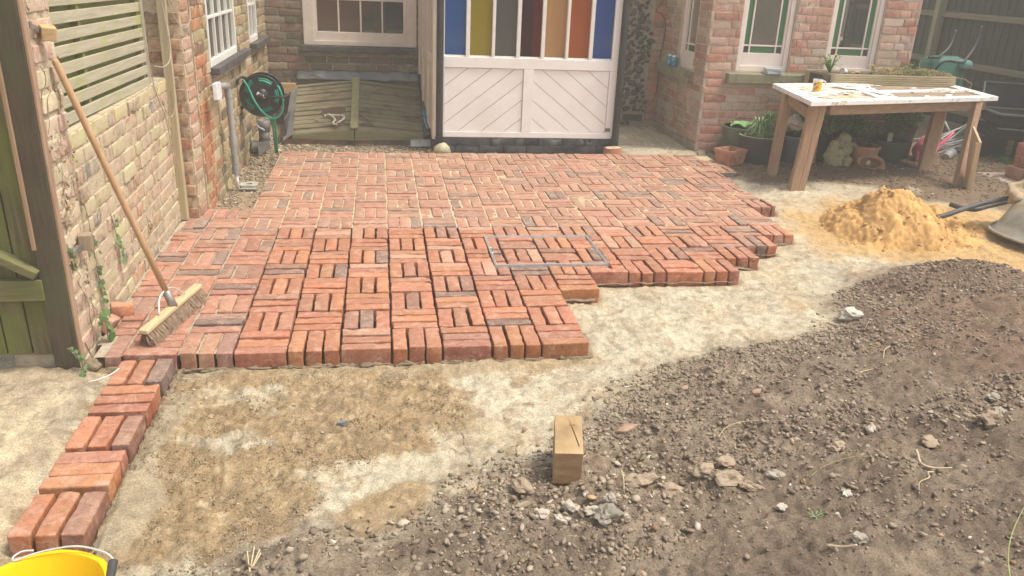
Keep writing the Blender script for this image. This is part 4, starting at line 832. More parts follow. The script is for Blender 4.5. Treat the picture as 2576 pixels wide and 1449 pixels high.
mb = MB(); mb.prism([(XM - 0.036, 2.632, 0.134), (XM + 0.036, 2.632, 0.134), (XM + 0.036, 3.72, 0.462), (XM - 0.036, 3.72, 0.462)][::-1], (0, 0, 0.018)); mb.build('ridge_board', M_ridge, ht, bevel=0.003)
mb = MB(); mb.prism([(-0.03, 2.64, 0.012), (0.062, 2.635, 0.072), (0.032, 3.72, 0.40), (-0.03, 3.72, 0.36)][::-1], (0, 0, 0.006)); mb.build('lead_flashing', M_lead, ht)
mb = MB(); mb.prism([(1.264, 2.64, 0.06), (1.352, 2.64, 0.10), (1.285, 3.70, 0.43), (1.264, 3.70, 0.388)][::-1], (0, 0, 0.006)); mb.build('side_flashing', pm('dark_felt', (0.05, 0.047, 0.045), (0.10, 0.095, 0.09), None, 8, 0.8, 0.5, 30), ht)
mb = MB(); mb.b2((-0.025, 2.665, -0.06), (1.27, 2.70, 0.028)); mb.build('kerb', pm('hatch_kerb', (0.12, 0.10, 0.08), (0.26, 0.16, 0.10), (0.4, 0.2, 0.12), 5, 0.9, 0.5, 50), ht)
mb = MB(); mb.b2((-0.02, 2.70, -0.06), (1.26, 3.70, 0.01)); mb.b2((-0.02, 2.70, 0.01), (0.0, 3.7, 0.2)); mb.build('frame', M_sillblk, ht)
def wire(pts, r, m, name, parent, seg=6): return MB().tube(catmull(pts), r, seg).build(name, m, parent, smooth=True)
M_rusty = pm('rusty_iron', (0.10, 0.07, 0.055), (0.2, 0.13, 0.09), None, 40, 0.7, 0.3, 100, metal=0.5)
wire([(0.44, 2.72, 0.135), (0.46, 2.70, 0.165), (0.51, 2.69, 0.178), (0.555, 2.69, 0.172), (0.565, 2.70, 0.15)], 0.005, M_rusty, 'handle', ht)
wire([(0.69, 2.70, 0.145), (0.70, 2.69, 0.17), (0.745, 2.68, 0.180), (0.79, 2.68, 0.168), (0.80, 2.70, 0.14)], 0.005, M_rusty, 'handle', ht)
# crumpled membrane behind the hatch, lead flap in front
def crumple(name, m, x0, x1, y0, y1, z0, z1, label, cat, nx=40, ny=10, amp=0.012, seed=0, front=None):
    X_, T_ = np.meshgrid(np.linspace(0, 1, nx), np.linspace(0, 1, ny)); xx = x0 + (x1 - x0) * X_; n_ = amp * (1 - 2 * np.abs(fbm(X_ * 14, T_ * 3, 1, 3, seed))) - amp * 0.5
    yy = y0 + (y1 - y0) * T_ + n_; zz = z0 + (z1 - z0) * T_ + n_ * 0.6 + 0.004 * np.sin(X_ * 30 + seed)
    mb = MB(); mb.add(list(zip(xx.ravel(), yy.ravel(), zz.ravel())), [(a * nx + b, a * nx + b + 1, (a + 1) * nx + b + 1, (a + 1) * nx + b) for a in range(ny - 1) for b in range(nx - 1)])
    o = mb.build(name, m, None, smooth=True); sm = o.modifiers.new('thick', 'SOLIDIFY'); sm.thickness = 0.003; return tag(o, label, cat)
crumple('plastic_membrane', pm('dark_plastic', (0.06, 0.065, 0.065), (0.13, 0.135, 0.13), None, 5, 0.28, 0.2, 30, spec=0.6), 0.02, 1.30, 3.725, 3.66, 0.525, 0.44, 'shiny dark plastic sheet crumpled along the wall above the hatch', 'plastic sheet', 60, 10, 0.016, 3)
crumple('lead_flap', M_leadlight, 1.14, 1.33, 2.575, 2.64, -0.015, 0.045, 'small pale grey lead flap at the foot of the hatch near the drainpipe', 'lead sheet', 16, 6, 0.006, 8)
pl = thing('pine_board', 'clean yellow pine board lying on its side between hose reel and hatch', 'board', (-0.1, 3.4, 0.35))
mb = MB(); mb.b2((-0.255, 3.60, 0.30), (0.02, 3.64, 0.405)); mb.build('board_body', M_pine, pl, bevel=0.002)
# things lying on the hatch
M_rope = pm('dirty_white_rope', (0.42, 0.38, 0.29), (0.60, 0.56, 0.45), None, 60, 0.9, 0.6, 200)
rp = MB(); path = catmull([(0.335, 2.90, 0.205), (0.38, 2.90, 0.212), (0.42, 2.86, 0.20), (0.44, 2.80, 0.185), (0.425, 2.73, 0.165), (0.455, 2.70, 0.16), (0.475, 2.74, 0.17), (0.525, 2.82, 0.20), (0.505, 2.87, 0.213), (0.44, 2.885, 0.213), (0.37, 2.905, 0.215)], 8)
rp.tube(path, [0.010 + 0.003 * math.sin(k * 1.3) for k in range(len(path))], 7); tag(rp.build('rope_toy', M_rope, None, smooth=True), 'knotted dirty white rope lying on the left hatch door', 'rope')
rk = thing('bristle_mat', 'rust brown oval mat of bristles on the left hatch door', 'mat', (0.41, 3.0, 0.24))
mb = MB()
for k in range(13):
    y = 2.93 + k * 0.014; hw_ = 0.115 * math.sqrt(max(0.05, 1 - ((k - 6) / 7) ** 2)); z = hz(0.62, (y - YF) / (YB - YF)) + 0.010; x = 0.40 + 0.003 * k
    mb.bar((x - hw_, y, z - 0.006), (x + hw_, y + 0.004, z + 0.008), 0.005, 0.006)
stuff(mb.build('bristles', pm('brown_bristle', (0.16, 0.10, 0.06), (0.24, 0.16, 0.10), None, 60, 0.9, 0.3), rk))
mb = MB(); mb.b2((0.255, 2.84, hz(.4, .19) - 0.0), (0.29, 2.865, hz(.4, .19) + 0.022)); mb.build('tag', pm('tan_tag', (0.35, 0.27, 0.2), (0.4, 0.32, 0.25)), rk)
hk = wire([(0.632, 2.915, 0.222), (0.66, 2.90, 0.222), (0.70, 2.85, 0.208), (0.745, 2.79, 0.185), (0.765, 2.765, 0.178)], 0.0045, pm('black_iron', (0.03, 0.03, 0.03), (0.06, 0.06, 0.06), None, 20, 0.6, 0.2), 'hook', None); tag(hk, 'small black hook lying across the hatch just right of its ridge', 'hook')
bt = thing('ball_thrower', 'light blue plastic ball thrower leaning at the right edge of the hatch', 'dog toy', (1.31, 2.75, 0.1))
M_blue = pm('light_blue_plastic', (0.10, 0.32, 0.50), (0.13, 0.38, 0.56), None, 8, 0.35, 0)
mb = MB(); mb.tube(catmull([(1.285, 2.95, 0.215), (1.287, 2.90, 0.185), (1.295, 2.82, 0.15), (1.315, 2.74, 0.115), (1.345, 2.66, 0.07), (1.36, 2.62, 0.05)]), [0.006] * 14 + [0.007, 0.008, 0.009, 0.010, 0.011, 0.012, 0.012, 0.012, 0.012, 0.012, 0.012, 0.012, 0.012, 0.012, 0.012, 0.012, 0.012][:17], 8) if False else mb.tube(catmull([(1.285, 2.95, 0.215), (1.287, 2.90, 0.185), (1.295, 2.82, 0.15), (1.315, 2.74, 0.115), (1.345, 2.66, 0.07), (1.36, 2.62, 0.05)], 6), [0.006 + 0.006 * (k / 30) for k in range(31)], 8); mb.build('handle', M_blue, bt, smooth=True)
mb = MB(); mb.lathe([(0.0, -0.02), (0.022, -0.016), (0.032, 0), (0.033, 0.014), (0.030, 0.014), (0.027, 0), (0.018, -0.012), (0, -0.015)], (1.292, 2.97, 0.228), 16, Euler((0.5, 0.5, 0)).to_matrix()); mb.build('cup', M_blue, bt, smooth=True)

# ================================================================== PORCH
po = thing('porch', 'white timber porch with coloured glass panes above diagonal boarding', 'porch', (2.23, 2.4, 0))
YP = 2.40; D = 0.07
M_porch = pm('cream_white_gloss', (0.84, 0.80, 0.75), (0.87, 0.84, 0.80), (0.82, 0.77, 0.71), 3, 0.4, 0.1, 70, bdist=0.002)
M_porchbar = pm('white_putty', (0.76, 0.73, 0.67), (0.83, 0.80, 0.74), None, 18, 0.5, 0.4, 60, bdist=0.004)
mb = MB(); mb.b2((1.425, YP + 0.012, -0.10), (3.035, 3.74, 0.112)); mb.build('plinth_core', M_render_dark, po)
for c in range(3):      # painted brick plinth
    x = 1.425 - (0.11 if c % 2 else 0)
    while x < 3.04:
        a, b = max(x, 1.425), min(x + 0.225, 3.04); x += 0.225
        if b - a < 0.04: continue
        V, F = rounded((b - a - 0.003) / 2, 0.03, 0.0352, 0.003, 3, 0, 0, 0.0035, random.randrange(999)); mb = MB(); mb.add([(p[0] + (a + b) / 2, p[1] + YP + 0.022, p[2] - 0.067 + c * 0.072) for p in V], F); mb.build('brick', M_render_dark, po, smooth=True)
def pbox(name, x0, x1, z0, z1, y0=0.0, y1=D, m=M_porch, bev=0.004): mb = MB(); mb.b2((x0, YP + y0, z0), (x1, YP + y1, z1)); return mb.build(name, m, po, bevel=bev)
pbox('bottom_rail', 1.427, 3.03, 0.114, 0.166); pbox('middle_rail', 1.427, 3.03, 0.738, 0.832)
pbox('stile', 2.157, 2.250, 0.1665, 0.7375); pbox('stile', 2.962, 3.03, 0.1665, 0.7375); pbox('stile', 1.427, 1.440, 0.1665, 0.7375)
pbox('top_rail', 1.427, 3.03, 1.76, 1.86); pbox('post', 1.427, 1.436, 0.8325, 1.7595); pbox('post', 2.968, 3.03, 0.8325, 1.7595)
def clip_poly(P, a, b, c):     # keep a*x + b*z <= c
    out = []
    for i in range(len(P)):
        p, q = P[i], P[(i + 1) % len(P)]; dp, dq = a * p[0] + b * p[1] - c, a * q[0] + b * q[1] - c
        if dp <= 0: out.append(p)
        if (dp < 0 < dq) or (dq < 0 < dp): t = dp / (dp - dq); out.append((p[0] + (q[0] - p[0]) * t, p[1] + (q[1] - p[1]) * t))
    return out
def diag(x0, x1, z0, z1, sgn, ang, wdt, off):
    nx_, nz_ = (-math.sin(ang) * sgn, math.cos(ang)); k = -14
    mb = MB(); mb.b2((x0, YP + 0.030, z0), (x1, YP + 0.034, z1)); mb.build('backing', M_creamdim, po)
    while k < 16:
        c0, c1 = off + k * wdt + 0.0022, off + (k + 1) * wdt - 0.0022; xr = (x0 + x1) / 2
        P = [(x0 + 0.002, z0 + 0.002), (x1 - 0.002, z0 + 0.002), (x1 - 0.002, z1 - 0.002), (x0 + 0.002, z1 - 0.002)]
        P = clip_poly(P, nx_, nz_, c1 + nx_ * xr + nz_ * z0); P = clip_poly(P, -nx_, -nz_, -(c0 + nx_ * xr + nz_ * z0)) if P else P; k += 1
        if len(P) < 3: continue
        A_ = 0.5 * abs(sum(P[i][0] * P[(i + 1) % len(P)][1] - P[(i + 1) % len(P)][0] * P[i][1] for i in range(len(P))))
        if A_ < 2e-4: continue
        mb = MB(); mb.prism([(p[0], YP + 0.030, p[1]) for p in P], (0, -0.018, 0)); mb.build('board', M_porch, po, bevel=0.0015)
diag(1.441, 2.156, 0.167, 0.737, 1, math.radians(38), 0.132, 0.012); diag(2.251, 2.961, 0.167, 0.737, -1, math.radians(38), 0.132, 0.012)
px_ = [(1.437, 1.624, (0.014, 0.085, 0.27), 'blue'), (1.662, 1.857, (0.33, 0.26, 0.01), 'yellow'), (1.888, 2.080, (0.13, 0.13, 0.115), 'clear'), (2.117, 2.304, (0.05, 0.012, 0.018), 'dark red'), (2.340, 2.531, (0.42, 0.26, 0.13), 'clear'), (2.561, 2.750, (0.30, 0.14, 0.045), 'orange'), (2.787, 2.9675, (0.012, 0.060, 0.25), 'deep blue')]
for k, (a, b, c, nm) in enumerate(px_):
    al_, th_ = ((0.80, (0.05, 0.25, 0.75)), (0.66, (0.75, 0.62, 0.03)), (0.45, (0.8, 0.8, 0.76)), (0.25, (0.80, 0.05, 0.09)), (0.15, (0.95, 0.90, 0.82)), (0.30, (1.0, 0.66, 0.30)), (0.82, (0.05, 0.15, 0.7)))[k]
    m_ = glassmat('pane_' + nm.replace(' ', '_') + str(k), c, al_, 0.04, 0.4, th_)
    mb = MB(); mb.b2((a + 0.001, YP + 0.028, 0.846), (b - 0.001, YP + 0.032, 1.7595)); mb.build('pane', m_, po, label=nm + ' glass pane')
    if k < 6:
        mb = MB(); mb.b2((b + 0.001, YP + 0.004, 0.8325), (px_[k + 1][0] - 0.001, YP + 0.055, 1.7595)); mb.build('glazing_bar', M_porchbar, po, bevel=0.004)
    mb = MB(); V = []   # ragged putty line under each pane
    n = 16
    for i in range(n + 1):
        x = a + (b - a) * i / n; V.append((x, YP + 0.02, 0.8325)); V.append((x, YP + 0.022, 0.845 + 0.0025 * math.sin(i * 2.3 + k)))
    mb.add(V + [(v[0], v[1] + 0.008, v[2]) for v in V], [(2 * i, 2 * i + 2, 2 * i + 3, 2 * i + 1) for i in range(n)] + [(2 * i + 1, 2 * i + 3, 2 * i + 3 + 2 * n + 2, 2 * i + 1 + 2 * n + 2) for i in range(n)]); mb.build('putty', M_porchbar, po)
# inside of the porch, seen faintly through the panes
pi_ = bpy.data.objects.new('porch_interior', None); COL.objects.link(pi_); struct(pi_); WLOC[pi_.name] = Vector((0, 0, 0))
mb = MB(); mb.b2((1.5, 3.70, 0.1), (3.0, 3.735, 2.1)); mb.build('inner_wall', pm('porch_inner', (0.30, 0.26, 0.22), (0.45, 0.40, 0.34), None, 3, 0.8, 0), pi_)
mb = MB(); mb.b2((1.98, 3.60, 0.1), (2.06, 3.69, 2.0)); mb.build('door_frame', M_creamdim, pi_)
mb = MB(); mb.b2((2.235, 2.46, 0.2), (2.78, 2.475, 2.0)); mb.build('inner_board', wood('knotty_board', (0.56, 0.36, 0.18), (0.70, 0.48, 0.27), 'z', 0.7), pi_)
# porch left side: posts, panels and glazing
def sx_(y): return 1.334 - 0.055 * (y - 2.42)       # the side wall is not quite square to the front
def side(name, ya, yb, z0, z1, t0, t1, m=M_creamdim, bev=0.003):
    mb = MB(); mb.prism([(sx_(ya) + t0, ya, z0), (sx_(ya) + t1, ya, z0), (sx_(yb) + t1, yb, z0), (sx_(yb) + t0, yb, z0)], (0, 0, z1 - z0)); return mb.build(name, m, po, bevel=bev)
for ya, yb in ((2.42, 2.47), (2.87, 2.92), (3.30, 3.35), (3.66, 3.72)): side('side_post', ya, yb, 0.09, 2.0, 0.0, 0.034)
M_sg = glassmat('side_glass', (0.2, 0.17, 0.13), 0.5, 0.05, 0.6, (0.7, 0.65, 0.55))
for ya, yb in ((2.4705, 2.8695), (2.9205, 3.2995), (3.3505, 3.6595)):
    side('side_rail', ya, yb, 0.74, 0.83, 0.004, 0.032); side('side_rail', ya, yb, 0.09, 0.17, 0.004, 0.032)
    for q in range(4):
        a = ya + (yb - ya) * q / 4; b = ya + (yb - ya) * (q + 1) / 4; side('side_board', a + 0.002, b - 0.002, 0.1705, 0.7395, 0.016, 0.03, bev=0.002)
    for q in range(3):
        a = ya + (yb - ya) * q / 3; b = ya + (yb - ya) * (q + 1) / 3; side('side_pane', a + 0.008, b - 0.008, 0.8305, 2.0, 0.018, 0.022, M_sg, 0); side('side_bar', a, a + 0.0075, 0.8305, 2.0, 0.006, 0.03, bev=0)
mb = MB(); mb.prism([(1.34, 2.42, -0.08), (1.423, 2.42, -0.08), (1.423, 3.74, -0.08), (1.275, 3.74, -0.08)], (0, 0, 0.168)); mb.build('side_plinth', M_render_dark, po)
mb = MB(); mb.prism([(1.33, 2.30, 2.02), (3.10, 2.30, 2.02), (3.10, 3.74, 2.35), (1.33, 3.74, 2.35)], (0, 0, 0.05)); mb.build('roof', M_lead, po)
mb = MB(); mb.b2((3.004, 2.471, 0.112), (3.034, 3.74, 2.0)); mb.build('right_side', M_porch, po)
hg = MB(); hg.b2((2.962, YP - 0.008, 0.185), (3.005, YP - 0.0005, 0.215)); hg.build('hinge', M_darkmetal, po)
# drainpipes either side
M_black = pm('black_pipe_paint', (0.022, 0.022, 0.023), (0.045, 0.043, 0.042), None, 6, 0.45, 0.25, 30)
for x, lab, zb in ((1.392, 'black cast iron drainpipe at the left corner of the porch', 0.035), (3.052, 'black cast iron drainpipe at the right corner of the porch', 0.055)):
    t = thing('drainpipe', lab, 'drainpipe', (x, 2.36, 0)); mb = MB(); mb.tube([(x, 2.36, zb), (x, 2.36, 2.1)], 0.031, 16); mb.build('pipe', M_black, t, auto=50)
    mb = MB(); mb.tube([(x, 2.36, zb + 0.005), (x, 2.36, zb + 0.09)], 0.037, 16); mb.build('collar', M_black, t, auto=50)
mb = MB(); mb.b2((3.066, 2.40, -0.02), (3.10, 2.47, 1.9)); tag(mb.build('corner_board', M_black, None, bevel=0.003), 'black painted upright board behind the right drainpipe of the porch', 'board')
lump = MB(); lump.lathe([(0.0, 0.075), (0.035, 0.07), (0.07, 0.03), (0.085, -0.03)], (1.415, 2.345, 0.0), 14, sx=1.05, sy=0.8); o = lump.build('concrete_footing', pm('mossy_concrete', (0.36, 0.34, 0.20), (0.56, 0.52, 0.36), None, 14, 0.9, 0.7, 60), None, smooth=True); tag(o, 'yellowish lump of concrete under the left drainpipe', 'concrete lump')
t = thing('terracotta_gully', 'broken terracotta pipe end filled with mortar under the right drainpipe', 'pipe end', (3.04, 2.34, 0))
mb = MB(); mb.lathe([(0.088, -0.03), (0.078, 0.045), (0.07, 0.045)], (3.03, 2.33, 0.0), 18, sx=1.1, sy=0.7); mb.build('pipe', pm('terracotta_pipe', (0.42, 0.17, 0.09), (0.52, 0.25, 0.14), None, 10, 0.8, 0.3), t, auto=40)
mb = MB(); mb.blob((3.03, 2.33, 0.045), (0.075, 0.05, 0.012), 0.3, 4, 2); mb.build('mortar_top', M_lime_pale, t, smooth=True)
t = thing('elbow_pipe', 'short black elbow pipe low on the left side of the porch', 'pipe', (1.36, 2.6, 0.1)); mb = MB(); mb.tube(catmull([(1.32, 2.66, 0.13), (1.335, 2.60, 0.12), (1.345, 2.54, 0.07), (1.35, 2.50, 0.0)]), 0.022, 10); mb.build('pipe', M_black, t, smooth=True)
t = thing('bent_pipe', 'grey hooped pipe and black cable on the wall at the top right of the hatch', 'pipe', (1.2, 3.7, 0.5)); mb = MB(); mb.tube(catmull([(1.16, 3.69, 0.42), (1.155, 3.69, 0.50), (1.17, 3.69, 0.57), (1.215, 3.69, 0.59), (1.25, 3.69, 0.55), (1.27, 3.68, 0.48), (1.272, 3.65, 0.40)]), 0.011, 10); mb.build('pipe', pm('grey_plastic_pipe_b', (0.16, 0.16, 0.155), (0.24, 0.24, 0.23), None, 8, 0.5, 0.1), t, smooth=True)
mb = MB(); mb.b2((1.262, 3.60, 0.39), (1.30, 3.66, 0.52)); mb.build('box', M_black, t, bevel=0.006)

# ================================================================== PIPES, HOSE REEL, DRAIN
M_grey = pm('grey_plastic', (0.27, 0.265, 0.26), (0.36, 0.355, 0.35), None, 5, 0.45, 0.08, 40)
t = thing('waste_pipe', 'grey plastic waste pipe with elbow running down the side wing wall', 'pipe', (-0.2, 1.05, 0.3))
mb = MB(); mb.tube(catmull([(-0.212, 0.60, 0.772), (-0.208, 0.98, 0.735), (-0.205, 1.035, 0.722), (-0.203, 1.045, 0.69), (-0.2, 1.055, 0.60), (-0.2, 1.09, 0.10)], 8), 0.0215, 14); mb.build('pipe', M_grey, t, smooth=True)
for a, b in (((-0.2055, 0.985, 0.7345), (-0.2045, 1.045, 0.7225)), ((-0.2022, 1.047, 0.70), (-0.201, 1.052, 0.64)), ((-0.2, 1.073, 0.36), (-0.2, 1.078, 0.29)), ((-0.2, 1.087, 0.14), (-0.2, 1.09, 0.08))):
    mb = MB(); mb.tube([a, b], 0.0255, 14); mb.build('collar', M_grey, t, auto=50)
mb = MB(); mb.tube([(-0.2, 1.09, 0.09), (-0.195, 1.10, -0.04)], 0.013, 10); mb.build('outlet', M_whitep, t, smooth=True)
mb = MB(); mb.prism([(-0.182, 0.56, 0.805), (-0.182, 0.70, 0.80), (-0.180, 0.71, 0.71), (-0.178, 0.66, 0.68), (-0.178, 0.55, 0.70)], (-0.03, 0.0, 0)); o = mb.build('tape_wrap', pm('white_tape', (0.66, 0.66, 0.66), (0.78, 0.78, 0.78), None, 20, 0.4, 0.5, 40), t, bevel=0.004)
t = thing('hose_reel', 'black hose reel wound with green hose, hung by the corner of the side wing', 'hose reel', (-0.09, 1.88, 0.53))
RC = Vector((-0.088, 1.86, 0.538)); Ry = Matrix.Rotation(math.pi / 2, 3, 'X') @ Matrix.Rotation(0.0, 3, 'Y')
M_rblk = pm('black_plastic', (0.018, 0.018, 0.018), (0.04, 0.038, 0.036), None, 10, 0.4, 0.1, 60)
M_hose = pm('green_hose', (0.030, 0.27, 0.18), (0.045, 0.34, 0.23), None, 10, 0.4, 0.1, 60)
def ring(mb, R_, y, r, seg=40, a0=0, a1=2 * math.pi, rs_=8):
    n = int(seg * (a1 - a0) / 6.283) + 1; P = [(RC.x + math.cos(a0 + (a1 - a0) * i / n) * R_, y, RC.z + math.sin(a0 + (a1 - a0) * i / n) * R_) for i in range(n + (0 if a1 - a0 > 6.2 else 1))]
    return mb.tube(P, r, rs_, closed=(a1 - a0 > 6.2), cap=True)
for y, nm in ((1.86, 'front_disc'), (2.00, 'back_disc')):
    mb = MB(); ring(mb, 0.165, y, 0.006)
    o = mb.build(nm, M_rblk, t, smooth=True)
    n = 5; sp = MB()
    P = []
    mb2 = MB()
    arc = lambda r_, a, b, m_=8: [(RC.x + math.cos(a + (b - a) * i / m_) * r_, y + 0.002, RC.z + math.sin(a + (b - a) * i / m_) * r_) for i in range(m_ + 1)]
    for k in range(5):   # solid sectors with slots between them
        a0 = k * 2 * math.pi / 5 + 0.4; a1 = a0 + 0.42; a2 = a0 + 2 * math.pi / 5
        mb2.prism(arc(0.162, a0, a1) + arc(0.02, a1, a0), (0, 0.004, 0)); mb2.prism(arc(0.100, a1, a2) + arc(0.02, a2, a1), (0, 0.004, 0)); mb2.prism(arc(0.162, a1, a2) + arc(0.142, a2, a1), (0, 0.004, 0))
    mb2.build('disc_web', M_rblk, o)
mb = MB(); mb.lathe([(0.058, -0.07), (0.058, 0.07)], (RC.x, 1.93, RC.z), 20, Ry); mb.build('drum', M_rblk, t, smooth=True)
mb = MB()
for k, (r_, y) in enumerate(((0.072, 1.885), (0.072, 1.91), (0.072, 1.935), (0.072, 1.96), (0.094, 1.89), (0.094, 1.915), (0.094, 1.94), (0.094, 1.965), (0.114, 1.885), (0.114, 1.91), (0.114, 1.935), (0.132, 1.892), (0.132, 1.917), (0.132, 1.942))): ring(mb, r_, y, 0.0095, 32, rs_=6)
mb.build('wound_hose', M_hose, t, smooth=True)
def q_(x, z, y=1.835): return (RC.x + x, y, RC.z + z)
mb = MB(); mb.tube(catmull([q_(-0.14, 0.11, 1.88), q_(-0.12, 0.115), q_(-0.09, 0.06), q_(-0.055, -0.02, 1.815), q_(-0.01, -0.10, 1.81), q_(0.05, -0.165), q_(0.11, -0.175), q_(0.16, -0.12), q_(0.172, -0.03), q_(0.155, 0.05), q_(0.12, 0.10, 1.88)], 8), 0.0085, 8); mb.build('loose_hose', M_hose, t, smooth=True)
mb = MB(); mb.tube(catmull([q_(0.06, -0.155, 1.86), (-0.025, 1.98, 0.25), (-0.035, 2.1, 0.12), (-0.045, 2.22, -0.01)], 6), 0.0085, 8); mb.build('loose_hose', M_hose, t, smooth=True)
mb = MB(); mb.tube(catmull([q_(0.085, -0.15, 1.86), (-0.005, 1.98, 0.25), (-0.018, 2.1, 0.12), (-0.03, 2.2, 0.0)], 6), 0.0085, 8); mb.build('loose_hose', M_hose, t, smooth=True)
mb = MB(); mb.tube(catmull([q_(0.03, 0.005, 1.82), q_(0.10, 0.0, 1.80), q_(0.17, 0.0, 1.80), q_(0.215, 0.012, 1.82), q_(0.235, 0.03, 1.84)]), 0.0085, 8); mb.build('crank_handle', M_rblk, t, smooth=True)
mb = MB(); mb.box((RC.x - 0.01, 1.832, RC.z + 0.012), (0.045, 0.02, 0.022), Euler((0, 0.6, 0)).to_matrix()); mb.box((RC.x + 0.02, 1.83, RC.z), (0.035, 0.02, 0.022)); mb.build('hub_label', pm('white_plastic', (0.6, 0.6, 0.58), (0.7, 0.7, 0.68), None, 10, 0.4, 0), t, bevel=0.003)
mb = MB(); mb.lathe([(0.022, -0.012), (0.022, 0.03)], (RC.x, 1.84, RC.z), 14, Ry); mb.build('hub', M_rblk, t, smooth=True)
for dx in (0, 0.05):
    mb = MB(); mb.tube(catmull([(-0.262, 1.80 + dx, 0.63), (-0.255, 1.80 + dx, 0.665), (-0.225, 1.84 + dx, 0.68), (-0.17, 1.90 + dx, 0.64), (-0.12, 1.93, 0.56)]), 0.008, 8); mb.build('bracket', M_rblk, t, smooth=True)
mb = MB(); mb.tube([(-0.262, 1.93, 0.42), (-0.12, 1.93, 0.53)], 0.010, 8); mb.build('bracket', M_rblk, t, smooth=True)
t = thing('soil_pipe', 'large grey soil pipe stub and elbow wrapped in cloth below the hose reel', 'pipe', (-0.15, 2.3, 0.1))
M_grd = pm('dark_grey_plastic', (0.15, 0.145, 0.14), (0.23, 0.22, 0.21), None, 8, 0.5, 0.1, 40)
mb = MB(); mb.tube([(-0.145, 2.3, 0.06), (-0.142, 2.3, 0.18)], 0.047, 20, cap=False); mb.tube([(-0.142, 2.3, 0.17), (-0.142, 2.3, 0.265)], 0.052, 20, cap=False); o = mb.build('pipe', M_grd, t, auto=50); sm = o.modifiers.new('t', 'SOLIDIFY'); sm.thickness = 0.004
mb = MB(); mb.tube(catmull([(-0.145, 2.3, 0.09), (-0.15, 2.3, 0.055), (-0.18, 2.29, 0.035), (-0.25, 2.28, 0.03)]), 0.05, 20); mb.build('elbow', M_grd, t, auto=50)
for xx in (-0.215, -0.235):
    mb = MB(); mb.tube([(xx, 2.285, 0.031), (xx - 0.008, 2.284, 0.031)], 0.056, 20); mb.build('ridge', M_grd, t, auto=50)
mb = MB(); mb.prism([(-0.20, 2.225, 0.085), (-0.10, 2.23, 0.09), (-0.085, 2.24, 0.03), (-0.14, 2.23, 0.0), (-0.19, 2.22, -0.05)], (0, -0.004, 0)); o = mb.build('cloth_wrap', pm('grey_cloth', (0.18, 0.165, 0.15), (0.27, 0.25, 0.23), None, 12, 0.9, 0.7, 30), t, bevel=0.002)
mb = MB(); mb.tube(catmull([(-0.19, 2.25, 0.225), (-0.175, 2.25, 0.205), (-0.15, 2.245, 0.195), (-0.135, 2.25, 0.18)]), 0.008, 8); mb.build('hose_clip', pm('pale_blue_clip', (0.35, 0.42, 0.46), (0.42, 0.5, 0.54), None, 5, 0.4, 0), t, smooth=True)
t = thing('drain_block', 'grey concrete block with a round hole beside the foot of the waste pipe', 'drain', (-0.13, 1.12, -0.03))
mb = MB(); n = 20; ctr = (-0.125, 1.155); oc = [(-0.19, 1.10), (-0.06, 1.10), (-0.06, 1.22), (-0.19, 1.22)]
top = []
for i in range(n):
    a = 2 * math.pi * i / n; dx, dy = math.cos(a), math.sin(a); k = min(0.065 / max(abs(dx), 1e-6), 0.06 / max(abs(dy), 1e-6)); top.append((ctr[0] + dx * k, ctr[1] + dy * k, 0.0, ctr[0] + dx * 0.026, ctr[1] + dy * 0.026))
V = [(a, b, -0.012) for a, b, *_ in top] + [(p[3], p[4], -0.012) for p in top] + [(a, b, -0.05) for a, b, *_ in top] + [(p[3], p[4], -0.06) for p in top]
mb.add(V, [(i, (i + 1) % n, n + (i + 1) % n, n + i) for i in range(n)] + [((i + 1) % n, i, 2 * n + i, 2 * n + (i + 1) % n) for i in range(n)] + [(n + i, n + (i + 1) % n, 3 * n + (i + 1) % n, 3 * n + i) for i in range(n)]); mb.build('block', pm('drain_concrete', (0.36, 0.33, 0.26), (0.48, 0.45, 0.37), None, 20, 0.9, 0.4), t)
mb = MB(); mb.lathe([(0.026, 0), (0.0, 0)], (ctr[0], ctr[1], -0.055), 16); mb.build('hole', pm('drain_dark', (0.01, 0.01, 0.01), (0.02, 0.02, 0.02), None, 5, 0.9, 0), t)
mb = MB()
for k in range(9): mb.b2((-0.185 + k * 0.014, 1.07, -0.035), (-0.180 + k * 0.014, 1.095, -0.030))
for k in range(3): mb.b2((-0.188, 1.072 + k * 0.009, -0.0345), (-0.065, 1.075 + k * 0.009, -0.0305))
mb.build('grating', M_steel, t)
# ================================================================== BRICK BAY
by = thing('brick_bay', 'projecting pale red brick bay of the house with white and green sash windows', 'house', (4.9, 3.0, -0.1))
BB = brick_mat('bay_brick', False, pale=(0.56, 0.42, 0.33), pale_lo=0.44, pale_hi=0.66, pale_amt=0.55, var=0.28)
BBc = brick_mat('bay_brick_field', True, pale=(0.60, 0.46, 0.34), pale_lo=0.42, pale_hi=0.70, pale_amt=0.75, var=0.28)
M_bmort = pm('bay_mortar', (0.46, 0.38, 0.285), (0.58, 0.49, 0.38), None, 14, 0.95, 0.8, 100, bdist=0.007)
F0, F1 = (3.905, 2.467), (6.0, 2.467); nf = Vector((0, -1)); fF = Fr(F0, F1, nf)
S0, S1 = (3.905, 3.75), (3.905, 2.467); ns = Vector((-1, 0)); fS = Fr(S0, S1, ns)
holesF = [(0.305, 0.830, 0.762, 1.9), (1.200, 1.730, 0.762, 1.9)]; holesS = [(0.49, 0.965, 0.715, 1.9)]
mortar_core(by, F0, F1, -0.12, 2.7, nf, 0.22, holesF, M_bmort); mortar_core(by, (3.905, 3.748), (3.905, 2.69), -0.12, 2.7, ns, 0.22, [(0.49, 0.965, 0.715, 1.9)], M_bmort)
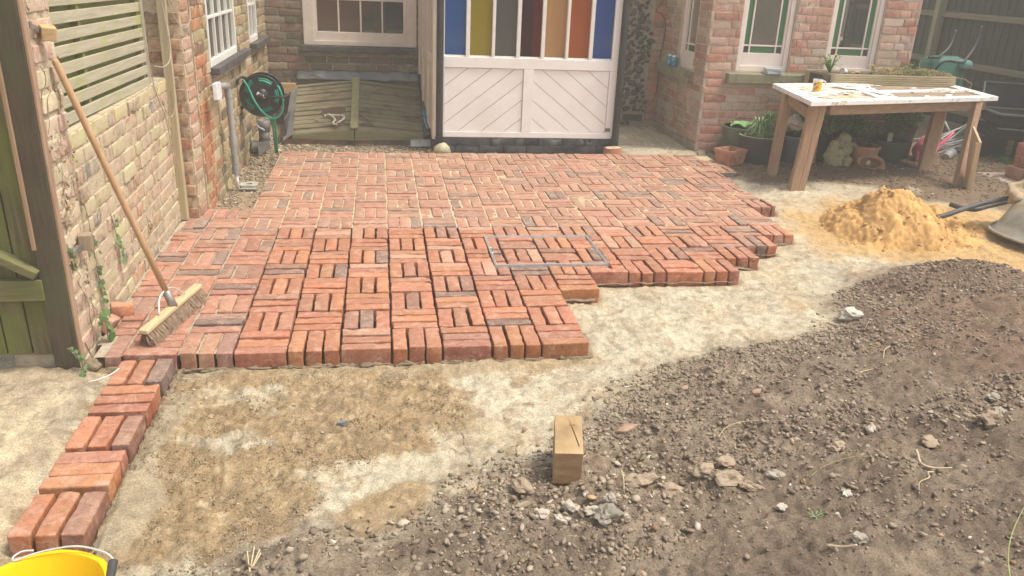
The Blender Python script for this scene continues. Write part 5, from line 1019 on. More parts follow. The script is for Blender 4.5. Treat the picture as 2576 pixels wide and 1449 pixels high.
bp = lambda u, z: pick([(3.4, (0.46, 0.25, 0.185)), (3, (0.50, 0.34, 0.265)), (2.4, (0.43, 0.19, 0.13)), (1.2, (0.49, 0.38, 0.30))])
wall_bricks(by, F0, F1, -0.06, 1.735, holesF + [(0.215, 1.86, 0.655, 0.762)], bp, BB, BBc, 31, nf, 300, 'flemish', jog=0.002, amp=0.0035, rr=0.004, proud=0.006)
wall_bricks(by, S0, S1, -0.06, 1.735, holesS + [(0.0, 1.02, 0.61, 0.715)], lambda u, z: pick([(3, (0.36, 0.24, 0.175)), (2.4, (0.42, 0.30, 0.22)), (1.6, (0.36, 0.17, 0.115)), (1, (0.38, 0.33, 0.25))]), BB, BBc, 32, ns, 300, 'flemish', jog=0.002, amp=0.0035, rr=0.004, proud=0.006)  # duller palette than the front: the side's dim light put into the colours
mb = MB(); mb.b2((3.885, 2.45, -0.07), (3.9, 3.74, 0.06)); mb.build('plinth', pm('rendered_plinth', (0.26, 0.20, 0.15), (0.36, 0.29, 0.22), None, 8, 0.95, 0.6), by, bevel=0.004)
M_grn = glassmat('green_border_glass', (0.055, 0.17, 0.075), 0.9, 0.12, 0.5); M_pur = glassmat('purple_corner_glass', (0.05, 0.035, 0.05), 0.9, 0.1, 0.5)
M_pink = pm('pinkish_white_paint', (0.70, 0.60, 0.54), (0.77, 0.68, 0.61), None, 5, 0.45, 0.12, 50, bdist=0.002)
def bay_window(fr, u0, u1, z0, z1, tgt, depth=0.055, bl=0.066, br=0.062):
    """Sash window: outer frame, sash, margin lights in green with purple corners, clear centre."""
    w = MB(); d0, d1 = -depth - 0.05, -depth + 0.03
    for a in ((u0, u0 + 0.045, z0, z1), (u1 - 0.045, u1, z0, z1), (u0 + 0.045, u1 - 0.045, z0, z0 + 0.05), (u0 + 0.045, u1 - 0.045, z1 - 0.05, z1)): fr.box(w, a[0], a[1], d0, d1, a[2], a[3])
    wo_ = w.build('window', M_pink, tgt, bevel=0.004)
    su0, su1, sz0, sz1 = u0 + 0.0455, u1 - 0.0455, z0 + 0.0505, z1 - 0.0505; s = MB(); e0, e1 = -depth - 0.03, -depth + 0.012
    gz0 = sz0 + 0.115; gu0, gu1 = su0 + 0.022, su1 - 0.022
    for a in ((su0, gu0, sz0, sz1), (gu1, su1, sz0, sz1), (gu0, gu1, sz0, gz0), (gu0, gu1, sz1 - 0.03, sz1)): fr.box(s, a[0], a[1], e0, e1, a[2], a[3])
    s.build('sash', M_pink, wo_, bevel=0.003)
    bu0, bu1, bz = gu0 + 0.062, gu1 - 0.062, gz0 + 0.068
    for a in ((bu0 - 0.007, bu0 + 0.007, gz0 + 0.0003, sz1 - 0.0303), (bu1 - 0.007, bu1 + 0.007, gz0 + 0.0003, sz1 - 0.0303)): b = MB(); fr.box(b, a[0], a[1], -depth - 0.02, -depth + 0.006, a[2], a[3]); b.build('glazing_bar', M_pink, wo_, bevel=0.002)
    for a, b_ in ((gu0 + 0.0003, bu0 - 0.0073), (bu0 + 0.0073, bu1 - 0.0073), (bu1 + 0.0073, gu1 - 0.0003)): b = MB(); fr.box(b, a, b_, -depth - 0.019, -depth + 0.005, bz - 0.007, bz + 0.007); b.build('glazing_bar', M_pink, wo_, bevel=0.002)
    zt = sz1 - 0.0305
    for a, b_, c, d, m_ in ((gu0, bu0 - 0.0075, bz + 0.0075, zt, M_grn), (bu1 + 0.0075, gu1, bz + 0.0075, zt, M_grn), (bu0 + 0.0075, bu1 - 0.0075, gz0, bz - 0.0075, M_grn), (gu0, bu0 - 0.0075, gz0, bz - 0.0075, M_pur), (bu1 + 0.0075, gu1, gz0, bz - 0.0075, M_pur), (bu0 + 0.0075, bu1 - 0.0075, bz + 0.0075, zt, M_clear)):
        b = MB(); fr.box(b, a + 0.0004, b_ - 0.0004, -depth - 0.010, -depth - 0.006, c + 0.0004, d - 0.0004); b.build('pane', m_, wo_)
bay_window(fF, 0.306, 0.829, 0.764, 1.88, by); bay_window(fF, 1.201, 1.729, 0.764, 1.88, by); bay_window(fS, 0.491, 0.964, 0.717, 1.88, by)
s = MB(); fF.box(s, 0.212, 1.862, -0.06, 0.075, 0.655, 0.748); s.build('window_sill', M_stonesill, by, bevel=0.008)
s = MB(); fS.box(s, 0.003, 1.015, -0.06, 0.072, 0.612, 0.708); s.build('window_sill', M_stonesill, by, bevel=0.008)
br_ = bpy.data.objects.new('bay_interior', None); COL.objects.link(br_); struct(br_); WLOC[br_.name] = Vector((0, 0, 0))
mb = MB(); mb.b2((4.15, 3.9, 0.1), (5.9, 3.95, 2.5)); mb.build('back_wall', pm('room_wall', (0.36, 0.31, 0.26), (0.50, 0.44, 0.37), None, 3, 0.8, 0), br_)
mb = MB(); mb.b2((4.14, 2.70, 0.70), (5.90, 3.0, 0.74)); mb.build('inner_sill', M_inside, br_)
mb = MB(); mb.b2((4.40, 3.1, 0.74), (4.62, 3.35, 1.12)); mb.build('dark_furniture', M_inside, br_)
mb = MB(); mb.b2((5.46, 2.75, 0.76), (5.50, 2.80, 1.9)); mb.b2((5.53, 3.2, 0.76), (5.57, 3.24, 1.9)); mb.build('mirror_frame', pm('pale_green_frame', (0.30, 0.36, 0.30), (0.38, 0.44, 0.38), None, 5, 0.6, 0), br_)
fp_ = thing('flower_pot', 'small blue pot with a leaf inside the right bay window', 'flower pot', (5.35, 2.62, 0.97)); mb = MB(); mb.lathe([(0.02, 0), (0.03, 0.05), (0.026, 0.05)], (5.36, 2.66, 0.972), 12); mb.build('pot', pm('cobalt_pot', (0.03, 0.06, 0.28), (0.04, 0.08, 0.34), None, 5, 0.3, 0), fp_, smooth=True)
mb = MB(); mb.b2((5.30, 2.60, 0.95), (5.50, 2.70, 0.971)); mb.build('saucer', M_whitep, fp_)
mb = MB(); tuft(mb, (5.36, 2.66, 1.01), 9, 0.06, 0.05, 0.014, 0.8, 4); mb.build('leaf', M_leaf, fp_)
# cans and boxes on the sills
def can(x, y, lab):
    t = thing('drink_can', lab, 'can', (x, y, 0.708), 'drink cans on the sill'); mb = MB(); mb.lathe([(0.024, 0), (0.033, 0.010), (0.033, 0.100)], (x, y, 0.708), 20); mb.build('can_body', pm('printed_blue_can', (0.05, 0.22, 0.36), (0.12, 0.40, 0.55), (0.55, 0.62, 0.66), 28, 0.25, 0, metal=0.4, lo=0.4, hi=0.72), t, auto=60)
    mb = MB(); mb.lathe([(0.033, 0.100), (0.027, 0.112), (0.027, 0.115), (0.024, 0.112), (0, 0.112)], (x, y, 0.708), 20); l = mb.build('lid', pm('can_aluminium', (0.6, 0.6, 0.6), (0.75, 0.75, 0.75), None, 5, 0.3, 0, metal=0.9), t, auto=60)
can(3.855, 3.33, 'blue drink can at the back, nearer the window, on the bay side sill'); can(3.868, 3.235, 'blue drink can in front of the other on the bay side sill')
M_box = pm('pale_blue_grey_plastic', (0.36, 0.40, 0.43), (0.46, 0.50, 0.52), None, 8, 0.35, 0.05)
for k, (z, a, lab) in enumerate(((0.749, 0.10, 'lower of the two pale grey plastic cases on the bay window sill'), (0.777, -0.08, 'upper of the two pale grey plastic cases on the bay window sill'))):
    mb = MB(); mb.box((4.565, 2.425, z + 0.0135), (0.155, 0.085, 0.026), Euler((0, 0, a)).to_matrix()); tag(mb.build('plastic_case', M_box, None, bevel=0.004), lab, 'case', 'plastic cases on the sill')
al = struct(MB().b2((3.1, 2.245, -0.08), (3.90, 3.745, -0.022)).build('concrete_path', pm('worn_concrete', (0.33, 0.27, 0.19), (0.44, 0.37, 0.28), (0.26, 0.21, 0.15), 3, 0.9, 0.5, 60, bdist=0.005), None))

# ================================================================== PLANTER
pt = thing('planter', 'raised grooved wooden planter box on legs below the bay window sill', 'planter', (5.5, 2.2, 0.4))
M_deck = wood('decking', (0.36, 0.28, 0.17), (0.52, 0.43, 0.29), 'x', 0.85, stain=(0.30, 0.29, 0.13), stain_amt=0.5)
X0, X1, Y0, Y1, Z0, Z1 = 4.985, 6.24, 2.06, 2.385, 0.675, 0.805
for k in range(7):
    z = Z0 + k * (Z1 - Z0) / 7; mb = MB(); mb.b2((X0, Y0, z + 0.0015), (X1, Y0 + 0.018, z + (Z1 - Z0) / 7 - 0.0015)); mb.build('slat', M_deck, pt, bevel=0.002)
mb = MB(); mb.prism([(X0 - 0.003, Y0, Z0), (X0 - 0.003, Y0, Z1), (X0 - 0.11, Y1, Z1), (X0 - 0.11, Y1, Z0)], (0.018, 0, 0)); mb.build('side_board', M_deck, pt, bevel=0.002)
mb = MB(); mb.b2((X1 - 0.018, Y0 + 0.019, Z0), (X1, Y1, Z1)); mb.build('side_board', M_deck, pt, bevel=0.002)
mb = MB(); mb.b2((X0 - 0.10, Y1, Z0), (X1, Y1 + 0.018, Z1)); mb.build('back_board', M_deck, pt, bevel=0.002)
mb = MB(); mb.b2((X0 - 0.09, Y0 + 0.02, Z0 + 0.01), (X1 - 0.02, Y1 - 0.001, Z1 - 0.018)); mb.build('soil', pm('potting_soil', (0.05, 0.035, 0.025), (0.10, 0.07, 0.05), None, 40, 0.95, 0.8), pt)
M_leg = wood('planter_leg', (0.32, 0.24, 0.14), (0.46, 0.37, 0.24), 'z', 0.85)
for x, y in ((4.86, 1.99), (6.02, 2.30), (6.2, 2.09), (4.90, 2.36)):
    mb = MB(); mb.b2((x, y, -0.02), (x + 0.05, y + 0.05, 0.674)) if x != 4.86 else mb.prism([(4.875, 1.96, -0.02), (4.905, 1.96, -0.02), (4.905, 2.0, -0.02), (4.875, 2.0, -0.02)], (0.03, 0.09, 0.69)); mb.build('leg', M_leg, pt, bevel=0.003)
def dandelion(x, y, z, lab, n=14, r=0.08, h=0.07, fl=((0.03, 0.0, 0.13),), seed=0, open_=True):
    t = thing('dandelion', lab, 'weed', (x, y, z)); mb = MB(); rs = np.random.RandomState(seed)
    for k in range(n):
        a = rs.rand() * 6.28; L = r * rs.uniform(0.7, 1.2); V = []; m_ = 9; cc_ = jit((0.10, 0.19, 0.035), 0.2); el = rs.uniform(0.4, 1.1)
        for i in range(m_ + 1):
            tt = i / m_; q = Vector((x + math.cos(a) * L * tt, y + math.sin(a) * L * tt, z + h * el * math.sin(tt * 2.2))); wd = 0.013 * (0.25 + tt) * (1.0 if i % 2 else 0.55) * (1 - tt ** 5); s_ = Vector((-math.sin(a), math.cos(a), 0.15)) * wd; V += [q - s_, q + s_]
        mb.add(V, [(2 * i, 2 * i + 1, 2 * i + 3, 2 * i + 2) for i in range(m_)], cc_)
    mb.build('leaves', M_leaf, t)
    for dx, dy, dz in fl:
        mb = MB(); mb.tube([(x, y, z), (x + dx * 0.6, y + dy * 0.6, z + dz * 0.6), (x + dx, y + dy, z + dz)], 0.0025, 5); st = mb.build('stem', pm('stem_green', (0.14, 0.18, 0.07), (0.2, 0.22, 0.1), None, 9, 0.6, 0), t)
        mb = MB(); rr = 0.016
        for i in range(22):
            a = i * 2.4; mb.bar((x + dx, y + dy, z + dz), (x + dx + math.cos(a) * rr, y + dy + math.sin(a) * rr, z + dz + 0.006 + 0.004 * (i % 3)), 0.004, 0.002)
        fo = mb.build('flower', pm('dandelion_yellow', (0.75, 0.45, 0.01), (0.85, 0.58, 0.02), None, 9, 0.6, 0), st); 
    return t
dandelion(5.02, 2.2, 0.79, 'tall dandelion with serrated leaves and a yellow flower at the left end of the planter', 26, 0.13, 0.16, ((0.03, 0.0, 0.165),), 3)
dandelion(5.40, 2.13, 0.79, 'small dandelion with one yellow flower in the middle of the planter', 8, 0.05, 0.05, ((0.0, 0.0, 0.085),), 4)
t = thing('withered_plants', 'heap of straw coloured and green uprooted plants on the right end of the planter', 'plants', (5.9, 2.2, 0.8)); mb = MB(); rs = np.random.RandomState(3)
for k in range(230):
    x = rs.uniform(5.55, 6.20); y = rs.uniform(2.08, 2.34); z = 0.80 + rs.rand() * 0.05 * math.sin(max(0.1, (x - 5.5) * 4)); a = rs.rand() * 6.28; L = rs.uniform(0.04, 0.13); cc_ = jit(random.choice([(0.38, 0.32, 0.12), (0.20, 0.24, 0.06), (0.30, 0.29, 0.10), (0.40, 0.24, 0.14)]), 0.25)
    mb.tube([(x, y, z), (x + math.cos(a) * L * 0.5, y + math.sin(a) * L * 0.2, z + rs.uniform(0.005, 0.03)), (x + math.cos(a) * L, y + math.sin(a) * L * 0.35, z - rs.uniform(-0.01, 0.02))], rs.uniform(0.0015, 0.004), 4, col=cc_)
leafspray(mb, (5.9, 2.2, 0.825), 0.2, 260, 0.016, 9, lambda: jit((0.16, 0.21, 0.05), 0.3), 0.15); leafspray(mb, (5.85, 2.25, 0.86), 0.09, 90, 0.014, 10, None, 0.6); stuff(mb.build('stalks', M_leaf, t))
t = thing('trailing_stem', 'dry orange brown stem trailing over the right end of the planter', 'plant', (6.25, 2.08, 0.75)); mb = MB(); mb.tube(catmull([(6.12, 2.08, 0.805), (6.27, 2.06, 0.795), (6.33, 2.05, 0.785), (6.36, 2.05, 0.765), (6.405, 2.05, 0.745), (6.40, 2.05, 0.71)]), 0.003, 5); mb.build('stem', pm('dry_stem', (0.35, 0.2, 0.1), (0.45, 0.28, 0.16), None, 20, 0.8, 0), t)
mb = MB(); mb.prism([(6.39, 2.048, 0.715), (6.41, 2.048, 0.70), (6.405, 2.048, 0.68), (6.385, 2.048, 0.69)], (0, 0.003, 0)); mb.build('leaf', pm('orange_leaf', (0.5, 0.28, 0.08), (0.6, 0.36, 0.12), None, 20, 0.8, 0), t)
t = thing('plant_pot', 'small white plastic pot tipped over in the planter soil', 'pot', (5.13, 2.15, 0.81)); mb = MB(); mb.lathe([(0.0, 0), (0.022, 0), (0.03, 0.05), (0.028, 0.05)], (5.16, 2.16, 0.815), 14, Euler((0, -1.3, 0.3)).to_matrix()); mb.build('pot_body', M_whitep, t, smooth=True)
t = thing('clod', 'dry brown root ball lying in the planter between the dandelions', 'root ball', (5.24, 2.15, 0.81)); mb = MB(); mb.blob((5.255, 2.15, 0.81), (0.055, 0.03, 0.024), 0.3, 8, 2); mb.build('root_mass', pm('root_mat', (0.26, 0.19, 0.11), (0.4, 0.31, 0.2), None, 60, 0.95, 0.9), t)
# ================================================================== WORK TABLE MADE FROM AN OLD DOOR
tb_ = thing('work_table', 'outdoor table made from an old white peeling door on brown timber legs', 'table', (5.2, 1.5, 0))
T = {'FL': Vector((4.165, 0.885, 0.72)), 'FR': Vector((6.19, 1.40, 0.72)), 'BL': Vector((4.35, 1.95, 0.72)), 'BR': Vector((6.34, 2.34, 0.72))}
def tp_(u, v, z=0.0): a = T['FL'].lerp(T['FR'], u); b = T['BL'].lerp(T['BR'], u); p = a.lerp(b, v); return (p.x, p.y, p.z + z)
def slab(u0, u1, v0, v1, z0, z1): mb = MB(); mb.prism([tp_(u0, v0, z0), tp_(u1, v0, z0), tp_(u1, v1, z0), tp_(u0, v1, z0)], (0, 0, z1 - z0)); return mb
def peel_mat(name, lo, hi, under):
    m, nt, bs = newmat(name); v = coords(nt, True, (1.0, 1.6, 1)); f = noise(nt, v, 5.5, 8, 0.75, 0.8); k = ramp(nt, f, [(lo, (0, 0, 0)), (hi, (1, 1, 1))])
    c = mix(nt, k, (0.84, 0.83, 0.80), under); g2 = noise(nt, v, 40, 5); c = mix(nt, 1.0, c, ramp(nt, g2, [(0.3, (0.85,) * 3), (0.6, (1, 1, 1))]), 'MULTIPLY'); nt.links.new(c, bs.inputs['Base Color']); bs.inputs['Roughness'].default_value = 0.6; bump(nt, bs, k, 0.6, 0.004); return m
M_peel = peel_mat('peeling_white_paint', 0.56, 0.58, (0.56, 0.40, 0.24)); M_peel2 = peel_mat('mostly_peeled_panel', 0.44, 0.47, (0.58, 0.47, 0.31)); M_bare = wood('bare_door_panel', (0.24, 0.17, 0.115), (0.36, 0.27, 0.19), 'x', 0.8, stain=(0.5, 0.42, 0.3), stain_amt=0.3)
for nm, a in (('stile', (0, 1, 0, 0.10)), ('stile', (0, 1, 0.90, 1)), ('rail', (0, 0.07, 0.1005, 0.8995)), ('rail', (0.36, 0.47, 0.1005, 0.8995)), ('rail', (0.945, 1, 0.1005, 0.8995)), ('muntin', (0.0705, 0.3595, 0.45, 0.53)), ('muntin', (0.4705, 0.9445, 0.43, 0.52))):
    slab(*a, -0.036, 0.0).build(nm, M_peel, tb_, bevel=0.003)
for a, m_ in (((0.071, 0.3595, 0.101, 0.4495), M_peel2), ((0.071, 0.3595, 0.5305, 0.8995), M_peel2), ((0.4705, 0.9445, 0.101, 0.4295), M_bare), ((0.4705, 0.9445, 0.5205, 0.8995), M_bare)): slab(*a, -0.028, -0.014).build('panel', m_, tb_)
M_tleg = wood('table_timber', (0.27, 0.165, 0.10), (0.42, 0.28, 0.18), 'z', 0.8); M_tap = wood('table_apron', (0.24, 0.15, 0.095), (0.38, 0.26, 0.17), 'x', 0.8)
def leg4(bt, tp, wx, wy, m=M_tleg, nm='leg'):
    mb = MB(); P = [(bt[0], bt[1], bt[2]), (bt[0] + wx, bt[1], bt[2]), (bt[0] + wx, bt[1] + wy, bt[2]), (bt[0], bt[1] + wy, bt[2])]; mb.prism(P, (tp[0] - bt[0], tp[1] - bt[1], tp[2] - bt[2])); return mb.build(nm, m, tb_, bevel=0.004)
leg4((4.158, 0.978, -0.06), (4.225, 0.975, 0.683), 0.072, 0.05); leg4((4.231, 0.978, -0.06), (4.298, 0.975, 0.683), 0.056, 0.085)
leg4((4.225, 1.50, -0.045), (4.285, 1.56, 0.683), 0.075, 0.06); leg4((5.805, 1.70, -0.04), (5.915, 1.80, 0.683), 0.108, 0.05); leg4((5.915, 1.72, -0.04), (6.025, 1.83, 0.683), 0.03, 0.09)
leg4((5.755, 1.10, -0.04), (5.96, 1.36, 0.683), 0.062, 0.06)
def apron(a, b, h=0.085, t=0.035): mb = MB(); a = Vector(a); b = Vector(b); d = (b - a).normalized(); n = Vector((-d.y, d.x, 0)) * t; mb.prism([a, b, b + n, a + n], (0, 0, h)); return mb.build('apron', M_tap, tb_, bevel=0.003)
apron((4.40, 0.995, 0.60), (5.955, 1.385, 0.60), 0.083); apron((4.29, 1.055, 0.55), (4.345, 1.545, 0.60), 0.083); apron((4.44, 1.63, 0.60), (5.80, 1.90, 0.60), 0.083); apron((6.10, 1.42, 0.60), (6.14, 1.75, 0.60), 0.083)
# loose strips of paint and paper on the table
M_strip = pm('loose_white_paint', (0.76, 0.75, 0.72), (0.84, 0.83, 0.81), None, 8, 0.6, 0.2, 40)
rs = np.random.RandomState(12); mb = MB()
for k in range(46):
    u = rs.uniform(0.02, 0.5) if k < 36 else rs.uniform(0.5, 0.97); v = rs.uniform(0.05, 0.95); L = rs.uniform(0.02, 0.075); wv = rs.uniform(0.008, 0.03); a = rs.uniform(-0.8, 0.8) + 0.2; cx, cy, cz = tp_(u, v, 0.003 if not (0.07 < u < 0.36 or 0.47 < u < 0.945) else -0.008); V = []; m_ = 4
    for i in range(m_ + 1):
        t = i / m_ - 0.5; q = Vector((cx + math.cos(a) * t * L * 2, cy + math.sin(a) * t * L * 2, cz + 0.03 * abs(t) ** 2 * rs.uniform(0.2, 1.2))); s_ = Vector((-math.sin(a), math.cos(a), 0)) * wv * rs.uniform(0.5, 1.2); V += [q - s_, q + s_]
    mb.add(V, [(2 * i, 2 * i + 1, 2 * i + 3, 2 * i + 2) for i in range(m_)])
o = mb.build('paint_flakes', M_strip, None); sm = o.modifiers.new('t', 'SOLIDIFY'); sm.thickness = 0.0012; stuff(o, 'loose curls of white paint scattered over the table top', 'paint flakes')
def strip(p, q, wd, lift, lab):
    a = Vector(p); b = Vector(q); d = (b - a); s_ = Vector((-d.y, d.x, 0)).normalized() * wd; V = []; m_ = 14
    for i in range(m_ + 1): t = i / m_; c = a + d * t + Vector((0, 0, 0.002 + lift * (t ** 6) + 0.002 * math.sin(t * 17))); ww = s_ * (1 + 0.15 * math.sin(t * 23)); V += [c - ww, c + ww]
    mb = MB(); mb.add(V, [(2 * i, 2 * i + 1, 2 * i + 3, 2 * i + 2) for i in range(m_)]); o = mb.build('paint_strip', M_strip, None); sm = o.modifiers.new('t', 'SOLIDIFY'); sm.thickness = 0.0012; tag(o, lab, 'paint strip')
strip(tp_(0.10, 0.955), tp_(0.60, 0.95), 0.022, 0.03, 'long white paint strip curling up along the back edge of the table'); strip(tp_(0.48, 0.47), tp_(0.86, 0.475), 0.025, 0.012, 'white paint strip lying along the middle bar of the table'); strip(tp_(0.30, 0.85), tp_(0.44, 0.25), 0.04, 0.01, 'wide white paint strip lying across the middle of the table')
mg = thing('mug', 'white mug with a yellow picture band standing on the left part of the table', 'mug', (4.50, 1.50, 0.722))
mx, my, mz = 4.515, 1.47, 0.7215
mb = MB(); mb.lathe([(0.031, 0), (0.033, 0.003), (0.041, 0.10), (0.0385, 0.10), (0.031, 0.008), (0, 0.008)], (mx, my, mz), 28); mb.build('mug_body', pm('white_china', (0.78, 0.77, 0.75), (0.8, 0.79, 0.77), None, 5, 0.2, 0, spec=0.5), mg, auto=50)
mb = MB(); seg = 20
V = []
for i in range(seg + 1):
    a = math.radians(190 + 135 * i / seg)
    for r_, z in ((0.0325 + 0.0008, 0.006), (0.0395 + 0.0010, 0.082)): V.append((mx + math.cos(a) * r_, my + math.sin(a) * r_, mz + z))
mb.add(V, [(2 * i, 2 * i + 2, 2 * i + 3, 2 * i + 1) for i in range(seg)]); mb.build('yellow_print', pm('yellow_print', (0.75, 0.46, 0.01), (0.80, 0.52, 0.02), None, 8, 0.25, 0), mg, smooth=True)
mpr = {(208, 0.060, 0.013, 0.012, 0): 1, (214, 0.048, 0.010, 0.009, 1): 1, (222, 0.066, 0.006, 0.010, 0): 1, (231, 0.030, 0.012, 0.013, 2): 1, (242, 0.040, 0.010, 0.010, 3): 1, (205, 0.020, 0.007, 0.010, 0): 1, (255, 0.072, 0.004, 0.007, 3): 1, (228, 0.055, 0.008, 0.006, 1): 1}
pcol = [pm('print_red_brown', (0.34, 0.07, 0.03), (0.42, 0.10, 0.04)), pm('print_grey', (0.45, 0.45, 0.5), (0.6, 0.6, 0.62)), pm('print_orange', (0.62, 0.22, 0.02), (0.7, 0.28, 0.03)), pm('print_green', (0.14, 0.12, 0.02), (0.2, 0.16, 0.03))]
for (ad, z, w_, h_, ci) in mpr:
    a = math.radians(ad); r_ = 0.0335 + 0.0017 + (z - 0.006) / 0.076 * 0.0072; mb = MB(); pts = []
    for i in range(9): t = 2 * math.pi * i / 9; aa = a + math.cos(t) * w_ / r_; zz = z + math.sin(t) * h_ * (0.8 + 0.3 * math.sin(3 * t)); rr = 0.0335 + 0.0013 + (zz - 0.006) / 0.076 * 0.0072; pts.append((mx + math.cos(aa) * rr, my + math.sin(aa) * rr, mz + zz))
    mb.add(pts, [tuple(range(9))]); mb.build('print_patch', pcol[ci], mg)
mb = MB(); mb.tube(catmull([(mx + 0.034, my - 0.004, mz + 0.085), (mx + 0.062, my - 0.006, mz + 0.084), (mx + 0.070, my - 0.006, mz + 0.062), (mx + 0.058, my - 0.005, mz + 0.038), (mx + 0.033, my - 0.003, mz + 0.028)]), 0.005, 8); mb.build('handle', M_whitep, mg, smooth=True)
of = thing('board_offcut', 'short offcut of board with a broken slanting top leaning by the right front table leg', 'board', (5.8, 1.0, -0.04))
mb = MB(); mb.prism([(5.778, 0.985, -0.05), (5.808, 0.965, -0.05), (5.80, 0.985, 0.40), (5.765, 1.0, 0.39)], (0.0, 0.02, 0)); mb.prism([(5.809, 0.966, -0.05), (5.862, 1.12, -0.05), (5.84, 1.16, 0.50), (5.801, 0.986, 0.40)], (-0.018, 0.006, 0)); mb.build('board', wood('yellow_offcut', (0.45, 0.31, 0.17), (0.60, 0.45, 0.28), 'z', 0.8), of)

# ================================================================== POTS AND ORNAMENTS UNDER THE TABLE
def potprof(r0, r1, h, lip=0.012, lz=0.03, th=0.008): return [(r0 * 0.96, 0), (r0, 0.006), (r1, h - lz), (r1 + lip, h - lz + 0.004), (r1 + lip, h - 0.003), (r1 + lip - 0.004, h), (r1 - th, h), (r1 - th, h - 0.05), (0, h - 0.055)]
def pot(x, y, r0, r1, h, m, lab, rim=None, cat='plant pot', z=-0.03, soil=True, name='plant_pot'):
    t = thing(name, lab, cat, (x, y, z)); mb = MB(); mb.lathe(potprof(r0, r1, h)[:5], (x, y, z), 32); mb.build('pot_body', m, t, auto=45)
    mb = MB(); mb.lathe(potprof(r0, r1, h)[4:9], (x, y, z), 32); mb.build('rim', rim or m, t, auto=45)
    if soil: mb = MB(); mb.lathe([(r1 - 0.009, h - 0.05), (0, h - 0.03)], (x, y, z), 24); mb.build('soil', M_potsoil, t)
    return t
M_potsoil = pm('pot_soil', (0.05, 0.038, 0.026), (0.10, 0.075, 0.05), None, 40, 0.95, 0.8)
M_pgreen = pm('olive_green_plastic', (0.075, 0.10, 0.065), (0.115, 0.14, 0.09), None, 6, 0.5, 0.1, 40); M_pblack = pm('matt_black_plastic', (0.045, 0.043, 0.042), (0.075, 0.072, 0.07), None, 6, 0.6, 0.1, 40)
M_pblue = pm('slate_blue_glaze', (0.075, 0.09, 0.115), (0.13, 0.15, 0.18), None, 4, 0.35, 0.1, 20, spec=0.5); M_terra = pm('terracotta', (0.40, 0.19, 0.11), (0.52, 0.28, 0.17), (0.34, 0.18, 0.11), 8, 0.85, 0.3, 60)
M_creamrim = pm('cream_rim', (0.45, 0.40, 0.26), (0.55, 0.50, 0.34), None, 12, 0.6, 0.1); M_dgreen = pm('dark_green_plastic', (0.045, 0.075, 0.04), (0.07, 0.11, 0.06), None, 6, 0.5, 0.15, 40)
t = pot(4.262, 2.24, 0.155, 0.187, 0.315, M_pgreen, 'olive green pot with broad leaves standing against the bay wall'); mb = MB()
for k in range(10):
    a = k * 0.9; L = 0.16; V = []; cc_ = jit((0.17, 0.36, 0.12), 0.15)
    for i in range(6): tt = i / 5; q = Vector((4.24 + math.cos(a) * L * tt, 2.22 + math.sin(a) * L * tt * 0.9, 0.25 + 0.07 * math.sin(tt * 2.4))); s_ = Vector((-math.sin(a), math.cos(a), 0.1)) * 0.042 * math.sin(math.pi * min(1, tt * 0.85 + 0.12)); V += [q - s_, q + s_]
    mb.add(V, [(2 * i, 2 * i + 1, 2 * i + 3, 2 * i + 2) for i in range(5)], cc_)
mb.build('broad_leaves', M_leaf, t)
t = pot(4.352, 2.03, 0.150, 0.192, 0.275, M_pblack, 'large black pot with cream rim and a striped spider plant behind the left table legs', M_creamrim); mb = MB(); tuft(mb, (4.33, 2.02, 0.22), 80, 0.19, 0.17, 0.010, 0.95, 21, lambda: jit(random.choice([(0.16, 0.30, 0.10), (0.10, 0.22, 0.05), (0.45, 0.50, 0.33)]), 0.15)); leafspray(mb, (4.33, 2.03, 0.25), 0.15, 220, 0.026, 22, lambda: jit((0.20, 0.38, 0.08), 0.2), 0.3); mb.build('spider_plant', M_leaf, t)
t = pot(4.715, 2.06, 0.150, 0.175, 0.275, M_pblue, 'slate blue glazed pot of grass directly behind the front left table leg', M_creamrim); mb = MB(); tuft(mb, (4.70, 2.05, 0.22), 110, 0.13, 0.24, 0.005, 0.6, 23); leafspray(mb, (4.72, 2.08, 0.33), 0.12, 260, 0.014, 24, None, 0.7); mb.build('grasses', M_leaf, t)
mb = MB(); mb.blob((4.62, 1.99, 0.36), (0.10, 0.07, 0.065), 0.3, 6, 3); tag(mb.build('cloth', pm('cracked_white_cloth', (0.50, 0.42, 0.38), (0.68, 0.60, 0.55), None, 14, 0.9, 0.8, 25), None, smooth=True), 'crumpled pinkish white cloth bundle on top of the blue pot', 'cloth')
t = pot(4.53, 2.28, 0.14, 0.16, 0.30, M_pblack, 'dark pot half hidden at the back between the green and the blue pot'); mb = MB(); tuft(mb, (4.53, 2.28, 0.26), 60, 0.12, 0.16, 0.006, 0.8, 26); mb.build('grasses', M_leaf, t)
tr = thing('trough', 'empty terracotta trough with scroll relief beside the black pot', 'trough', (4.03, 1.9, -0.02))
c = [(3.925, 1.93), (4.055, 1.80), (4.235, 1.955), (4.105, 2.085)]
c = [(3.90, 2.00), (3.99, 1.835), (4.21, 1.945), (4.11, 2.115)]
cx_ = sum(p[0] for p in c) / 4; cy_ = sum(p[1] for p in c) / 4
def loop(k, z): return [(cx_ + (x - cx_) * k, cy_ + (y - cy_) * k, z) for x, y in c]
mb = MB(); mb.add(loop(0.80, -0.03) + loop(0.95, 0.10) + loop(1.0, 0.10) + loop(1.0, 0.122) + loop(0.90, 0.122) + loop(0.74, -0.01), [(0, 3, 2, 1)] + [(4 * r + i, 4 * r + (i + 1) % 4, 4 * r + 4 + (i + 1) % 4, 4 * r + 4 + i) for r in range(5) for i in range(4)] + [(20, 21, 22, 23)]); mb.build('trough_body', M_terra, tr, bevel=0.004)
